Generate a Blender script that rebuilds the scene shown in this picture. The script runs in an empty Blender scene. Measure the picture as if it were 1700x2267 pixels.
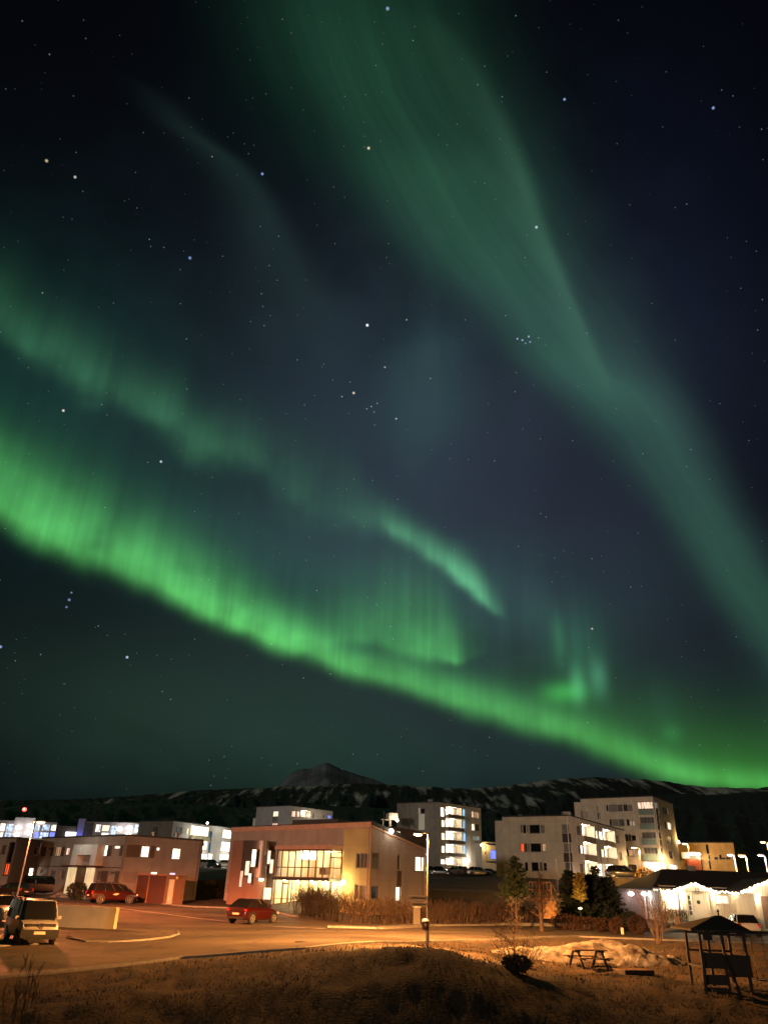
import bpy, bmesh, math, random
import numpy as np
from mathutils import Vector, Matrix

# ------------------------------------------------------------------ camera
SC = bpy.context.scene
COL = SC.collection
R = math.radians
EZ = 2.45                                   # eye height above the road
F_PX, CX, CY = 1665.0, 850.0, 1133.5        # focal length and centre in photo pixels
PITCH, ROLL = R(26.6), R(2.1)
FW = Vector((0, math.cos(PITCH), math.sin(PITCH)))
_r0 = Vector((1, 0, 0)); _u0 = Vector((0, -math.sin(PITCH), math.cos(PITCH)))
RT = _r0 * math.cos(ROLL) + _u0 * math.sin(ROLL)
UP = _u0 * math.cos(ROLL) - _r0 * math.sin(ROLL)
EYE = Vector((0, 0, EZ))
cam_d = bpy.data.cameras.new('camera'); cam = bpy.data.objects.new('camera', cam_d)
COL.objects.link(cam); SC.camera = cam
cam_d.sensor_fit = 'VERTICAL'; cam_d.sensor_height = 24.0; cam_d.lens = 24.0 * F_PX / 2267.0
cam_d.clip_start = 0.1; cam_d.clip_end = 40000
M = Matrix((RT, UP, -FW)).transposed().to_4x4(); M.translation = EYE
cam.matrix_world = M

SC.view_settings.view_transform = 'Standard'
SC.view_settings.look = 'None'
SC.view_settings.exposure = 0.0
SC.view_settings.gamma = 1.0
SC.view_settings.use_curve_mapping = False
SC.render.engine = 'CYCLES'
SC.cycles.use_denoising = True
SC.cycles.max_bounces = 6
SC.cycles.diffuse_bounces = 2
SC.cycles.glossy_bounces = 2
SC.cycles.transmission_bounces = 3
SC.cycles.sample_clamp_indirect = 4.0
SC.cycles.caustics_reflective = False
SC.cycles.caustics_refractive = False

def ray(px, py):
    return FW * F_PX + RT * (px - CX) - UP * (py - CY)
def at(px, py, Y):
    d = ray(px, py); t = Y / d.y
    return EYE + d * t
def atz(px, py, z):
    d = ray(px, py); t = (z - EZ) / d.z
    return EYE + d * t
def ppm(Y, dz=0):                           # photo pixels per metre at forward distance Y
    return F_PX / (Y * math.cos(PITCH) + dz * math.sin(PITCH))
def azel(px, py):
    d = ray(px, py).normalized()
    return math.degrees(math.atan2(d.x, d.y)), math.degrees(math.asin(d.z))
def lin(*c):
    return tuple(((v / 255) / 12.92 if v / 255 < .04045 else ((v / 255 + .055) / 1.055) ** 2.4) for v in c)

# ------------------------------------------------------------------ night sky with aurora (world)
W = bpy.data.worlds.new('World'); SC.world = W; W.use_nodes = True
nt = W.node_tree; nt.nodes.clear()
def nod(t): return nt.nodes.new(t)
class S:
    def __init__(s, sock): s.s = sock
    def _m(s, op, o=None, c=None):
        n = nod('ShaderNodeMath'); n.operation = op
        for i, v in enumerate((s, o, c)):
            if v is None: continue
            if isinstance(v, S): nt.links.new(v.s, n.inputs[i])
            else: n.inputs[i].default_value = v
        return S(n.outputs[0])
    def __add__(s, o): return s._m('ADD', o)
    def __sub__(s, o): return s._m('SUBTRACT', o)
    def __mul__(s, o): return s._m('MULTIPLY', o)
    def __truediv__(s, o): return s._m('DIVIDE', o)
    def pw(s, p): return s._m('POWER', p)
    def mx(s, o): return s._m('MAXIMUM', o)
    def mn(s, o): return s._m('MINIMUM', o)
def expneg(a):
    n = nod('ShaderNodeMath'); n.operation = 'POWER'; n.inputs[0].default_value = math.e
    nt.links.new((a * -1.0).s, n.inputs[1]); return S(n.outputs[0])
tc = nod('ShaderNodeTexCoord'); DIR = tc.outputs['Generated']
sep = nod('ShaderNodeSeparateXYZ'); nt.links.new(DIR, sep.inputs[0])
dx, dy, dz = (S(sep.outputs[i]) for i in range(3))
AZ = dx._m('ARCTAN2', dy) * (180 / math.pi)
EL = dz._m('ARCSINE') * (180 / math.pi)
def noise(scale, detail=3, vec=None, rough=.5):
    n = nod('ShaderNodeTexNoise'); n.inputs['Scale'].default_value = scale
    n.inputs['Detail'].default_value = detail; n.inputs['Roughness'].default_value = rough
    nt.links.new(vec if vec is not None else DIR, n.inputs['Vector']); return S(n.outputs['Fac'])
N_soft = noise(5.0, 2) - .5
N_mid = noise(16.0, 2) - .5
def comb(x, y, z=0.0):
    n = nod('ShaderNodeCombineXYZ')
    for i, v in enumerate((x, y, z)):
        if isinstance(v, S): nt.links.new(v.s, n.inputs[i])
        else: n.inputs[i].default_value = v
    return n.outputs[0]
RAYS = noise(1.0, 3, comb(AZ * .55, EL * .035), .6)        # tall thin rays standing in the curtains
RAYF = noise(1.0, 2, comb(AZ * 1.9, EL * .06, 7.0), .55)
def curve(x, xs, ys):
    x0, x1 = min(xs), max(xs); y0, y1 = min(ys), max(ys)
    if y1 - y0 < 1e-6: y1 = y0 + 1e-6
    n = nod('ShaderNodeFloatCurve'); mp = n.mapping; c = mp.curves[0]
    pts = sorted(((a - x0) / (x1 - x0), (b - y0) / (y1 - y0)) for a, b in zip(xs, ys))
    while len(c.points) < len(pts): c.points.new(.5, .5)
    for p, q in zip(c.points, pts): p.location = q; p.handle_type = 'AUTO_CLAMPED'
    mp.extend = 'HORIZONTAL'; mp.update()
    t = ((x - x0) / (x1 - x0)).mx(0.0).mn(1.0)
    nt.links.new(t.s, n.inputs['Value'])
    return S(n.outputs[0]) * (y1 - y0) + y0
SKY = None
def add_sky(inten, col):
    global SKY
    n = nod('ShaderNodeVectorMath'); n.operation = 'SCALE'; n.inputs[0].default_value = col
    nt.links.new(inten.s, n.inputs['Scale'])
    if SKY is None: SKY = n.outputs[0]; return
    a = nod('ShaderNodeVectorMath'); a.operation = 'ADD'
    nt.links.new(SKY, a.inputs[0]); nt.links.new(n.outputs[0], a.inputs[1]); SKY = a.outputs[0]
def band(pts, col, by='az', pl=2.0, pu=1.3, warp=.0, rays=0.0, fine=0.0, warpf=0.0, streak=0.0, patch=0.0):
    ks, rs, am, sl, su = [], [], [], [], []
    for (x, y, a, l, u) in pts:
        z, e = azel(x, y)
        if by == 'az':
            ks.append(z); rs.append(e); sl.append(e - azel(x, y + l)[1]); su.append(azel(x, y - u)[1] - e)
        else:
            ks.append(e); rs.append(z); sl.append(z - azel(x - l, y)[0]); su.append(azel(x + u, y)[0] - z)
        am.append(a)
    k, v = (AZ, EL) if by == 'az' else (EL, AZ)
    d = v - curve(k, ks, rs)
    if warp: d = d + N_soft * warp
    if warpf: d = d + N_mid * warpf
    lo = ((d * -1.0).mx(0.0) / curve(k, ks, sl)).pw(pl)
    hi = (d.mx(0.0) / curve(k, ks, su)).pw(pu)
    i = curve(k, ks, am) * expneg(lo + hi)
    if rays: i = i * ((RAYS - .5) * (2.2 * rays) + 1.0).mx(0.05)
    if fine: i = i * ((RAYF - .5) * (2.2 * fine) + 1.0).mx(0.05)
    if patch: i = i * (N_mid * (1.8 * patch) + N_soft * (1.6 * patch) + 1.0).mx(0.15)
    if streak:
        st = noise(1.0, 3, comb(d * .42, k * .030, 3.0), .55) - .5; i = i * (st * (2.4 * streak) + 1.0).mx(0.05)
    add_sky(i, col)
def blob(px, py, sx, sy, col, warp=0.0, rays=0.0):
    a, e = azel(px, py)
    wa = abs(azel(px + sx, py)[0] - a); we = abs(azel(px, py - sy)[1] - e)
    u = (AZ - a) / wa; v = (EL - e) / we
    if warp: u = u + N_soft * warp; v = v + N_mid * warp
    i = expneg(u * u + v * v)
    if rays: i = i * ((RAYS - .5) * (2.2 * rays) + 1.0).mx(0.05)
    add_sky(i, col)
# dark base and the broad veils
add_sky(N_soft * .4 + 1.0, lin(5, 6, 11))
blob(880, 960, 520, 420, (.018, .031, .042), .5)
blob(1130, 1250, 420, 420, (.010, .0085, .018), .4)
blob(520, 1570, 640, 190, (.013, .028, .019), .5)
blob(980, 1330, 330, 120, (.009, .034, .026), .9, .3); blob(620, 1215, 380, 110, (.010, .026, .026), .7)
blob(900, 1690, 600, 120, (.004, .014, .009), .4)
blob(100, 880, 320, 330, (.004, .018, .016), .5)
blob(1500, 1500, 300, 380, (.006, .010, .012), .4)
blob(1500, 650, 320, 500, (.002, .003, .009), .4)
blob(940, 860, 85, 170, (.008, .026, .022), .6, .3)
blob(720, 60, 200, 330, (.001, .008, .004), .6)
# main bright arc, lower left to lower right
A = [(-120, 1040, .36, 48, 150), (0, 1106, .40, 45, 150), (77, 1165, .40, 40, 165), (154, 1202, .40, 40, 165), (256, 1242, .40, 36, 170),
     (359, 1288, .42, 32, 165), (461, 1350, .44, 30, 160), (538, 1380, .47, 27, 130), (605, 1411, .50, 27, 110), (692, 1442, .42, 26, 75),
     (779, 1478, .38, 26, 58), (850, 1494, .37, 26, 60), (952, 1525, .36, 28, 72), (1055, 1561, .35, 30, 72), (1157, 1590, .30, 30, 70),
     (1234, 1611, .29, 30, 66), (1311, 1636, .28, 32, 62), (1388, 1666, .28, 34, 58), (1465, 1697, .27, 34, 52), (1567, 1722, .25, 30, 46), (1700, 1734, .22, 24, 42), (1820, 1742, .15, 24, 40)]
A = [(x, y, a_ * (1.0 if x < 800 else .84), l * .85, u * (.62 if x < 200 else .54 if x < 650 else .66)) for (x, y, a_, l, u) in A]
band(A, (.19, 1.0, .21), 'az', 2.0, 1.8, .5, .36, .18, .6, 0, .9)
band([(x, y - 30, a * .09, l, u * 2.2) for (x, y, a, l, u) in A], (.16, 1.0, .46), 'az', 2.0, 1.4, 1.6, .55, 0, 1.6)
band([(1050, 1560, 0, 30, 120), (1250, 1615, .05, 30, 120), (1450, 1692, .10, 30, 120), (1700, 1734, .13, 26, 110), (1800, 1740, .12, 26, 110)], (.16, 1.0, .02), 'az', 2, 1.5, .5)
# folded curtain above it
band([(640, 1400, 0, 20, 80), (720, 1412, .09, 24, 90), (800, 1404, .15, 20, 85), (870, 1432, .22, 18, 105), (950, 1446, .30, 17, 100), (995, 1456, .30, 13, 78), (1018, 1462, .17, 12, 66), (1040, 1452, .06, 14, 70), (1085, 1440, 0, 18, 70)],
     (.18, 1.0, .22), 'az', 2, 1.5, .8, .55, .22, 1.6, 0, .7)
# middle arc
Bm = ([(-100, 660, .075, 28, 130), (0, 705, .085, 26, 130), (60, 752, .085, 24, 120), (120, 776, .09, 24, 110), (165, 815, .095, 24, 110), (215, 845, .095, 22, 110),
      (262, 850, .05, 24, 100), (320, 880, .075, 24, 90), (385, 930, .115, 26, 100), (425, 960, .10, 28, 80), (492, 985, .09, 30, 90), (564, 1018, .075, 30, 100), (630, 1070, .07, 34, 120),
      (717, 1108, .055, 30, 130), (810, 1130, .06, 26, 70), (881, 1172, .12, 20, 42), (927, 1204, .14, 20, 40), (983, 1246, .20, 20, 42), (1040, 1290, .30, 18, 48), (1066, 1315, .24, 15, 46), (1090, 1334, .09, 14, 44), (1125, 1362, 0, 14, 44)])
band([(x, y, a_ * (.74 if x < 860 else 1.1), l * (1.7 if x < 860 else 1.0), u * (.72 if x < 860 else .8)) for (x, y, a_, l, u) in Bm],
     (.24, 1.0, .44), 'az', 2, 1.7, .7, .45, .08, 1.8, 0, 1.0)
# wide pale band, top to right edge
C = []
for (y, l, r, a) in [(-60, 560, 1010, .030), (25, 590, 1010, .036), (180, 655, 1055, .050), (290, 730, 1105, .062), (410, 825, 1150, .072), (560, 945, 1205, .078), (715, 1105, 1270, .075),
                     (815, 1190, 1345, .072), (900, 1290, 1450, .062), (1018, 1390, 1530, .056), (1146, 1485, 1610, .056), (1284, 1565, 1690, .060), (1387, 1640, 1760, .062), (1453, 1695, 1810, .060), (1560, 1770, 1860, .05)]:
    c = (l + r) / 2; h = (r - l) / 2
    C.append((c, y, a, h * 1.12, h * 1.12))
band([(x, y, a_ * (.80 + .12 * math.sin(y / 60.0)), l, u) for (x, y, a_, l, u) in C], (.24, 1.0, .54), 'el', 2.2, 2.4, 1.4, 0, 0, .9, .38)
band([(940, 20, .0, 80, 40), (1000, 92, .012, 60, 30), (1076, 215, .022, 52, 26), (1133, 328, .032, 46, 22), (1184, 476, .044, 42, 18), (1236, 615, .050, 36, 16), (1286, 728, .046, 30, 15), (1326, 815, .022, 26, 16), (1360, 890, 0, 26, 18)],
     (.33, 1.0, .60), 'el', 1.6, 2, .2, 0, 0, .15, .25)
band([(1030, 100, .0, 120, 110), (1110, 300, .006, 110, 110), (1200, 500, .012, 110, 110), (1300, 660, .020, 110, 100), (1390, 800, .028, 110, 80), (1470, 900, .030, 100, 60), (1545, 1028, .028, 90, 55), (1620, 1156, .022, 90, 55), (1700, 1290, .015, 90, 60)],
     (.42, 1.0, .80), 'el', 2, 2, .8, 0, 0, .5, .4)
# faint streak, upper left
band([(330, 180, 0, 70, 60), (400, 270, .008, 75, 55), (530, 380, .014, 80, 40), (610, 520, .013, 90, 45), (680, 700, .008, 110, 90), (740, 860, 0, 110, 100)], (.45, 1.0, .85), 'el', 1.8, 2, 1.0)
# hook at the end of the curtains
blob(1248, 1533, 44, 22, (.028, .26, .035), .8); blob(1278, 1516, 17, 38, (.04, .19, .075), .5)
blob(1324, 1500, 19, 42, (.035, .15, .08), .7); blob(1285, 1440, 62, 90, (.009, .055, .026), .9, .9)
blob(1234, 1410, 14, 52, (.014, .08, .03), .7, .8); blob(1170, 1360, 75, 90, (.006, .016, .014), .8, .9)
blob(1485, 1622, 22, 22, (.008, .06, .014), .5); blob(1460, 1560, 40, 60, (.002, .014, .006), .6, .8)
# stars: a fine scatter, plus the bright ones and the little cluster by direction
def vor(scale, off):
    v = nod('ShaderNodeTexVoronoi'); v.inputs['Scale'].default_value = scale
    m = nod('ShaderNodeMapping'); m.inputs['Location'].default_value = off
    nt.links.new(DIR, m.inputs[0]); nt.links.new(m.outputs[0], v.inputs['Vector'])
    sp = nod('ShaderNodeSeparateColor'); nt.links.new(v.outputs['Color'], sp.inputs[0])
    return S(v.outputs['Distance']), S(sp.outputs[0]), S(sp.outputs[1])
for sc, off, rad, thr, amp in ((52, (3.1, 1.7, .3), .050, .12, .60), (25, (.3, 5.1, 2.2), .023, .25, 1.3), (88, (7.3, .1, 4.2), .080, .05, .42)):
    dist, c1, c2 = vor(sc, off)
    fall = ((dist / rad) * -1.0 + 1.0).mx(0.0)
    b = (c1 - thr).mx(0.0) * (1 / (1 - thr)); b = b * b * amp
    add_sky((fall * b * (c2 * 1.0 + .3)).mn(1.2), (.75, .85, 1.0))
for (x, y, r, b, c) in [(813, 720, 2.3, 1.6, (.75, .8, 1)), (581, 385, 2.0, .8, (.35, .5, 1)), (783, 870, 2.2, .8, (1, .8, .6)), (141, 909, 2.0, .9, (1, .9, .7)), (1249, 220, 1.9, .7, (.4, .55, 1)),
                        (1578, 239, 2.0, .7, (.4, .5, 1)), (421, 571, 2.4, .6, (.35, .5, 1)), (357, 1022, 2.0, .8, (.8, .85, 1)), (282, 1455, 2.1, .9, (.6, .7, 1)), (816, 328, 2.2, .8, (1, .85, .6)),
                        (104, 356, 2.2, .6, (1, .8, .5)), (167, 392, 2.0, .6, (1, .95, .9)), (858, 19, 2.4, .6, (.5, .6, 1)), (1187, 503, 2.2, .7, (.7, .8, 1)), (154, 1328, 2.2, .5, (.4, .5, 1)),
                        (1145, 750, 1.8, .55, (.5, .6, 1)), (1156, 753, 1.8, .6, (.5, .6, 1)), (1170, 745, 1.8, .6, (.5, .6, 1)), (1173, 757, 1.6, .5, (.5, .6, 1)), (1163, 760, 1.4, .4, (.5, .6, 1)), (159, 1312, 1.6, .4, (.5, .6, 1)), (148, 1344, 1.8, .45, (.4, .5, 1)), (822, 900, 1.4, .4, (.6, .7, 1)), (835, 893, 1.3, .35, (.6, .7, 1)), (812, 905, 1.3, .35, (.7, .7, 1)), (828, 912, 1.3, .3, (.6, .7, 1)), (757, 878, 1.4, .4, (.6, .7, 1)), (877, 927, 1.6, .5, (1, .95, .9)), (852, 813, 1.6, .45, (.8, .85, 1)), (900, 708, 1.5, .4, (.6, .7, 1)), (2, 1432, 2.2, .8, (.4, .5, 1)), (1310, 1392, 1.8, .5, (1, .8, .7))]:
    d = ray(x, y).normalized()
    n = nod('ShaderNodeVectorMath'); n.operation = 'DISTANCE'; n.inputs[1].default_value = d
    nt.links.new(DIR, n.inputs[0])
    add_sky((S(n.outputs['Value']) * (-1665 * .85 / r) + 1.35).mx(0.0).mn(1.0) * b, c)
bg = nod('ShaderNodeBackground'); nt.links.new(SKY, bg.inputs[0]); bg.inputs[1].default_value = 1.0
wo = nod('ShaderNodeOutputWorld'); nt.links.new(bg.outputs[0], wo.inputs[0])

# ------------------------------------------------------------------ one weak low sun lamp (added fill for unseen town light behind the camera)
sd = bpy.data.lights.new('town_fill', 'SUN'); sd.energy = 0.56; sd.angle = R(3.0); sd.color = (1.0, .79, .62)
so = bpy.data.objects.new('town_fill', sd); COL.objects.link(so)
so.rotation_euler = (R(90 - 2.6), 0, R(-28))

# ------------------------------------------------------------------ ground shape
def _hash(i, j):
    n = (i * 374761393 + j * 668265263) & 0xffffffff
    n = ((n ^ (n >> 13)) * 1274126177) & 0xffffffff
    return ((n ^ (n >> 16)) & 0xffff) / 65535.0
def vnoise(x, y):
    x = np.asarray(x, float); y = np.asarray(y, float)
    i = np.floor(x).astype(np.int64); j = np.floor(y).astype(np.int64)
    u = x - i; v = y - j; u = u * u * (3 - 2 * u); v = v * v * (3 - 2 * v)
    return (_hash(i, j) * (1 - u) + _hash(i + 1, j) * u) * (1 - v) + (_hash(i, j + 1) * (1 - u) + _hash(i + 1, j + 1) * u) * v
def fbm(x, y, oct=4, g=.5):
    s = 0; a = 1; t = 0
    for k in range(oct):
        s = s + a * vnoise(x * 2 ** k + 17.3 * k, y * 2 ** k - 9.1 * k); t += a; a *= g
    return s / t - .5
LANES = [(-.30, [(0, -6.0), (20, -4.9), (30, -3.85), (38, -3.35), (46, -3.15), (54, -2.9), (62, -2.62), (75, -2.25), (90, -2.05), (110, -1.6), (150, 1.0), (165, 2.6), (190, 3.0), (320, 8), (900, 25), (4000, 25)]),
         (0.0, [(0, -6.5), (20, -5.6), (26, -4.6), (31, -3.35), (35, -2.75), (40, -2.55), (44, -2.45), (62, -2.45), (72, -2.28), (80, -1.9), (100, 0), (145, 2.2), (160, 2.6), (190, 3), (320, 8), (900, 25), (4000, 25)]),
         (0.22, [(0, -6.5), (24, -5.2), (31, -3.85), (36, -3.25), (41, -3.08), (46, -2.95), (52, -2.6), (55, -2.45), (68, -2.38), (74, -1.8), (85, -1.3), (126, 2.0), (150, 3.4), (170, 4.5), (320, 9), (900, 25), (4000, 25)])]
def gbase(x, y):
    x = np.asarray(x, float); y = np.asarray(y, float)
    t = np.clip(x / np.maximum(y, 4.0), -.3, .22)
    zs = [np.interp(y, [p[0] for p in l], [p[1] for p in l]) for _, l in LANES]
    w = np.clip((t + .3) / .3, 0, 1); w = w * w * (3 - 2 * w)
    v = np.clip(t / .22, 0, 1); v = v * v * (3 - 2 * v)
    z = (zs[0] * (1 - w) + zs[1] * w) * (1 - v) + zs[2] * v
    return z + EZ
_nearx = None
def near_edge_y(x):
    return np.interp(x, NEAR_X, NEAR_Y)
NEAR_PX = [(-160, 2185), (0, 2167), (200, 2147), (400, 2123), (674, 2102), (882, 2088), (955, 2086), (1023, 2084), (1100, 2082), (1160, 2079), (1280, 2075), (1480, 2083), (1660, 2089), (1900, 2098)]
def gnd0(px, py):
    ys = np.arange(10, 700, .1); d = ray(px, py)
    xs = d.x / d.y * ys; zs = EZ + d.z / d.y * ys
    b = gbase(xs, ys) >= zs; k = int(np.argmax(b)); return Vector((xs[k], ys[k], float(gbase(xs[k], ys[k]))))
_ne = [gnd0(*p) for p in NEAR_PX]
NEAR_X = np.array([p.x for p in _ne]); NEAR_Y = np.array([p.y for p in _ne])
_o = np.argsort(NEAR_X); NEAR_X = NEAR_X[_o]; NEAR_Y = NEAR_Y[_o]
NEAR_X = np.concatenate([[NEAR_X[0] - 60], NEAR_X, [NEAR_X[-1] + 80]]); NEAR_Y = np.concatenate([[NEAR_Y[0] - 12], NEAR_Y, [NEAR_Y[-1] - 2]])
MOUND = at(950, 2100, 35.0)
def gz(x, y):
    x = np.asarray(x, float); y = np.asarray(y, float)
    z = gbase(x, y)
    d = near_edge_y(x) - y                                   # metres on this side of the road edge
    w = np.clip(d / 2.5, 0, 1)
    z = z + w * (fbm(x * .35, y * .35, 3) * .42 + fbm(x * 1.3 + 5, y * 1.3, 3) * .20 + fbm(x * 4.0, y * 4.0 + 3, 2) * .10)
    wf = np.clip((y - 76) / 10, 0, 1)
    z = z + wf * fbm(x * .12, y * .12, 3) * .5
    ex = (x - MOUND.x) / np.where(x < MOUND.x, 4.4, 4.8); ey = (y - MOUND.y) / np.where(y < MOUND.y, 6.0, 3.0)
    m = np.exp(-(ex * ex + ey * ey) ** 1.0)
    z = z + m * 0.78
    # low bank across the near ground, left
    return z
def gh(x, y): return float(gz(x, y))
def gnd(px, py):
    ys = np.concatenate([np.arange(8, 120, .05), np.arange(120, 700, .5)]); d = ray(px, py)
    xs = d.x / d.y * ys; zs = EZ + d.z / d.y * ys
    b = gz(xs, ys) >= zs; k = int(np.argmax(b)); return Vector((xs[k], ys[k], gh(xs[k], ys[k])))

# ------------------------------------------------------------------ materials
def mat(name, col, rough=.7, var=.12, scale=6.0, bump=0.0, bscale=40.0, metal=0.0, col2=None, spec=None, stretch=None, detail=4):
    m = bpy.data.materials.new(name); m.use_nodes = True
    t = m.node_tree; b = t.nodes['Principled BSDF']
    b.inputs['Roughness'].default_value = rough; b.inputs['Metallic'].default_value = metal
    if spec is not None: b.inputs['Specular IOR Level'].default_value = spec
    co = t.nodes.new('ShaderNodeTexCoord'); src = co.outputs['Object']
    if stretch:
        mp = t.nodes.new('ShaderNodeMapping'); mp.inputs['Scale'].default_value = stretch
        t.links.new(src, mp.inputs[0]); src = mp.outputs[0]
    if var > 0 or col2:
        n = t.nodes.new('ShaderNodeTexNoise'); n.inputs['Scale'].default_value = scale; n.inputs['Detail'].default_value = detail
        t.links.new(src, n.inputs['Vector'])
        r = t.nodes.new('ShaderNodeValToRGB'); r.color_ramp.elements[0].position = .33; r.color_ramp.elements[1].position = .68
        c0 = tuple(c * (1 - var) for c in col) if not col2 else col
        c1 = tuple(min(1, c * (1 + var)) for c in col) if not col2 else col2
        r.color_ramp.elements[0].color = (*c0, 1); r.color_ramp.elements[1].color = (*c1, 1)
        t.links.new(n.outputs['Fac'], r.inputs[0]); t.links.new(r.outputs[0], b.inputs['Base Color'])
    else: b.inputs['Base Color'].default_value = (*col, 1)
    if bump:
        n2 = t.nodes.new('ShaderNodeTexNoise'); n2.inputs['Scale'].default_value = bscale; n2.inputs['Detail'].default_value = 3
        t.links.new(src, n2.inputs['Vector'])
        bp = t.nodes.new('ShaderNodeBump'); bp.inputs['Strength'].default_value = bump; bp.inputs['Distance'].default_value = .05
        t.links.new(n2.outputs['Fac'], bp.inputs['Height']); t.links.new(bp.outputs[0], b.inputs['Normal'])
    return m
def glow(name, col, power, var=.35, scale=(3, 3, .6)):
    """a lit surface: lamp glass or a lit window with curtains and furniture showing as uneven light"""
    m = bpy.data.materials.new(name); m.use_nodes = True
    t = m.node_tree; b = t.nodes['Principled BSDF']
    b.inputs['Base Color'].default_value = (*[c * .5 for c in col], 1); b.inputs['Roughness'].default_value = .4
    b.inputs['Emission Color'].default_value = (*col, 1)
    if var:
        co = t.nodes.new('ShaderNodeTexCoord'); mp = t.nodes.new('ShaderNodeMapping'); mp.inputs['Scale'].default_value = scale
        n = t.nodes.new('ShaderNodeTexNoise'); n.inputs['Scale'].default_value = 1.0; n.inputs['Detail'].default_value = 2
        t.links.new(co.outputs['Object'], mp.inputs[0]); t.links.new(mp.outputs[0], n.inputs['Vector'])
        r = t.nodes.new('ShaderNodeMapRange'); r.inputs['From Min'].default_value = .35; r.inputs['From Max'].default_value = .65
        r.inputs['To Min'].default_value = power * (1 - var); r.inputs['To Max'].default_value = power * (1 + var)
        t.links.new(n.outputs['Fac'], r.inputs['Value']); t.links.new(r.outputs[0], b.inputs['Emission Strength'])
    else: b.inputs['Emission Strength'].default_value = power
    return m

# ------------------------------------------------------------------ mesh builder
ORG = {}
def root_org(o):
    while o is not None:
        if o.name in ORG: return ORG[o.name]
        o = o.parent
    return Vector((0, 0, 0))
class MB:
    def __init__(s): s.v = []; s.f = []; s.m = []; s.mi = 0
    def add(s, vs, fs):
        o = len(s.v); s.v += [Vector(v) for v in vs]
        for f in fs: s.f.append([i + o for i in f]); s.m.append(s.mi)
    def quad(s, a, b, c, d): s.add([a, b, c, d], [(0, 1, 2, 3)])
    def box(s, c, size, rot=None, taper=1.0):
        c = Vector(c); x, y, z = (q / 2 for q in size); vs = []
        for dz_ in (-1, 1):
            k = taper if dz_ > 0 else 1.0
            for dx_, dy_ in ((-1, -1), (1, -1), (1, 1), (-1, 1)):
                p = Vector((dx_ * x * k, dy_ * y * k, dz_ * z)); vs.append((rot @ p if rot else p) + c)
        s.add(vs, [(3, 2, 1, 0), (4, 5, 6, 7), (0, 1, 5, 4), (1, 2, 6, 5), (2, 3, 7, 6), (3, 0, 4, 7)])
    def bar(s, a, b, w, h=None):
        a = Vector(a); b = Vector(b); d = b - a
        if d.length < 1e-6: return
        h = h or w; q = d.to_track_quat('X', 'Z').to_matrix()
        s.box((a + b) / 2, (d.length, w, h), q)
    def tube(s, path, radii, n=8, cap=True):
        path = [Vector(p) for p in path]; base = len(s.v); L = len(path)
        for k, p in enumerate(path):
            d = (path[min(k + 1, L - 1)] - path[max(k - 1, 0)])
            if d.length < 1e-9: d = Vector((0, 0, 1))
            d.normalize(); a = d.orthogonal() if abs(d.z) < .9 else Vector((1, 0, 0)).cross(d)
            a.normalize(); b = d.cross(a); r = radii[k] if hasattr(radii, '__len__') else radii
            for i in range(n):
                t = 2 * math.pi * i / n; s.v.append(p + (a * math.cos(t) + b * math.sin(t)) * r)
        for k in range(L - 1):
            for i in range(n):
                j = (i + 1) % n; s.f.append([base + k * n + i, base + k * n + j, base + (k + 1) * n + j, base + (k + 1) * n + i]); s.m.append(s.mi)
        if cap and n > 2:
            s.f.append([base + i for i in range(n)][::-1]); s.m.append(s.mi)
            s.f.append([base + (L - 1) * n + i for i in range(n)]); s.m.append(s.mi)
    def prism(s, poly, z0, z1):
        n = len(poly); z1 = z1 if hasattr(z1, '__len__') else [z1] * n; z0 = z0 if hasattr(z0, '__len__') else [z0] * n
        vs = [(p[0], p[1], z) for p, z in zip(poly, z0)] + [(p[0], p[1], z) for p, z in zip(poly, z1)]
        s.add(vs, [list(range(n))[::-1], list(range(n, 2 * n))] + [(i, (i + 1) % n, n + (i + 1) % n, n + i) for i in range(n)])
    def lathe(s, c, prof, n=16, axis='Z'):
        c = Vector(c); base = len(s.v)
        for (r, z) in prof:
            for i in range(n):
                t = 2 * math.pi * i / n; p = Vector((r * math.cos(t), r * math.sin(t), z))
                if axis == 'Y': p = Vector((p.x, p.z, p.y))
                if axis == 'X': p = Vector((p.z, p.x, p.y))
                s.v.append(c + p)
        for k in range(len(prof) - 1):
            for i in range(n):
                j = (i + 1) % n; s.f.append([base + k * n + i, base + k * n + j, base + (k + 1) * n + j, base + (k + 1) * n + i]); s.m.append(s.mi)
        s.f.append([base + i for i in range(n)][::-1]); s.m.append(s.mi)
        s.f.append([base + (len(prof) - 1) * n + i for i in range(n)]); s.m.append(s.mi)
    def ball(s, c, r, n=10, m=6, sq=(1, 1, 1)):
        c = Vector(c)
        prof = [(max(.001, math.sin(math.pi * k / m)) * r, -math.cos(math.pi * k / m) * r) for k in range(m + 1)]
        base = len(s.v); s.lathe((0, 0, 0), prof, n)
        for i in range(base, len(s.v)):
            p = s.v[i]; s.v[i] = Vector((p.x * sq[0], p.y * sq[1], p.z * sq[2])) + c
    def build(s, name, material, parent=None, smooth=None, local=False):
        me = bpy.data.meshes.new(name)
        o3 = Vector((0, 0, 0)) if (local or parent is None) else root_org(parent)
        me.from_pydata([v - o3 for v in s.v], [], s.f)
        mats = material if isinstance(material, (list, tuple)) else [material]
        for m_ in mats: me.materials.append(m_)
        if len(mats) > 1: me.polygons.foreach_set('material_index', s.m)
        if smooth is not None:
            me.polygons.foreach_set('use_smooth', [True] * len(me.polygons))
            me.set_sharp_from_angle(angle=R(smooth))
        me.update()
        o = bpy.data.objects.new(name, me); COL.objects.link(o)
        if parent is not None: o.parent = parent
        return o
def tag(o, label=None, cat=None, group=None, kind=None):
    if label: o['label'] = label
    if cat: o['category'] = cat
    if group: o['group'] = group
    if kind: o['kind'] = kind
    return o
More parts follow.
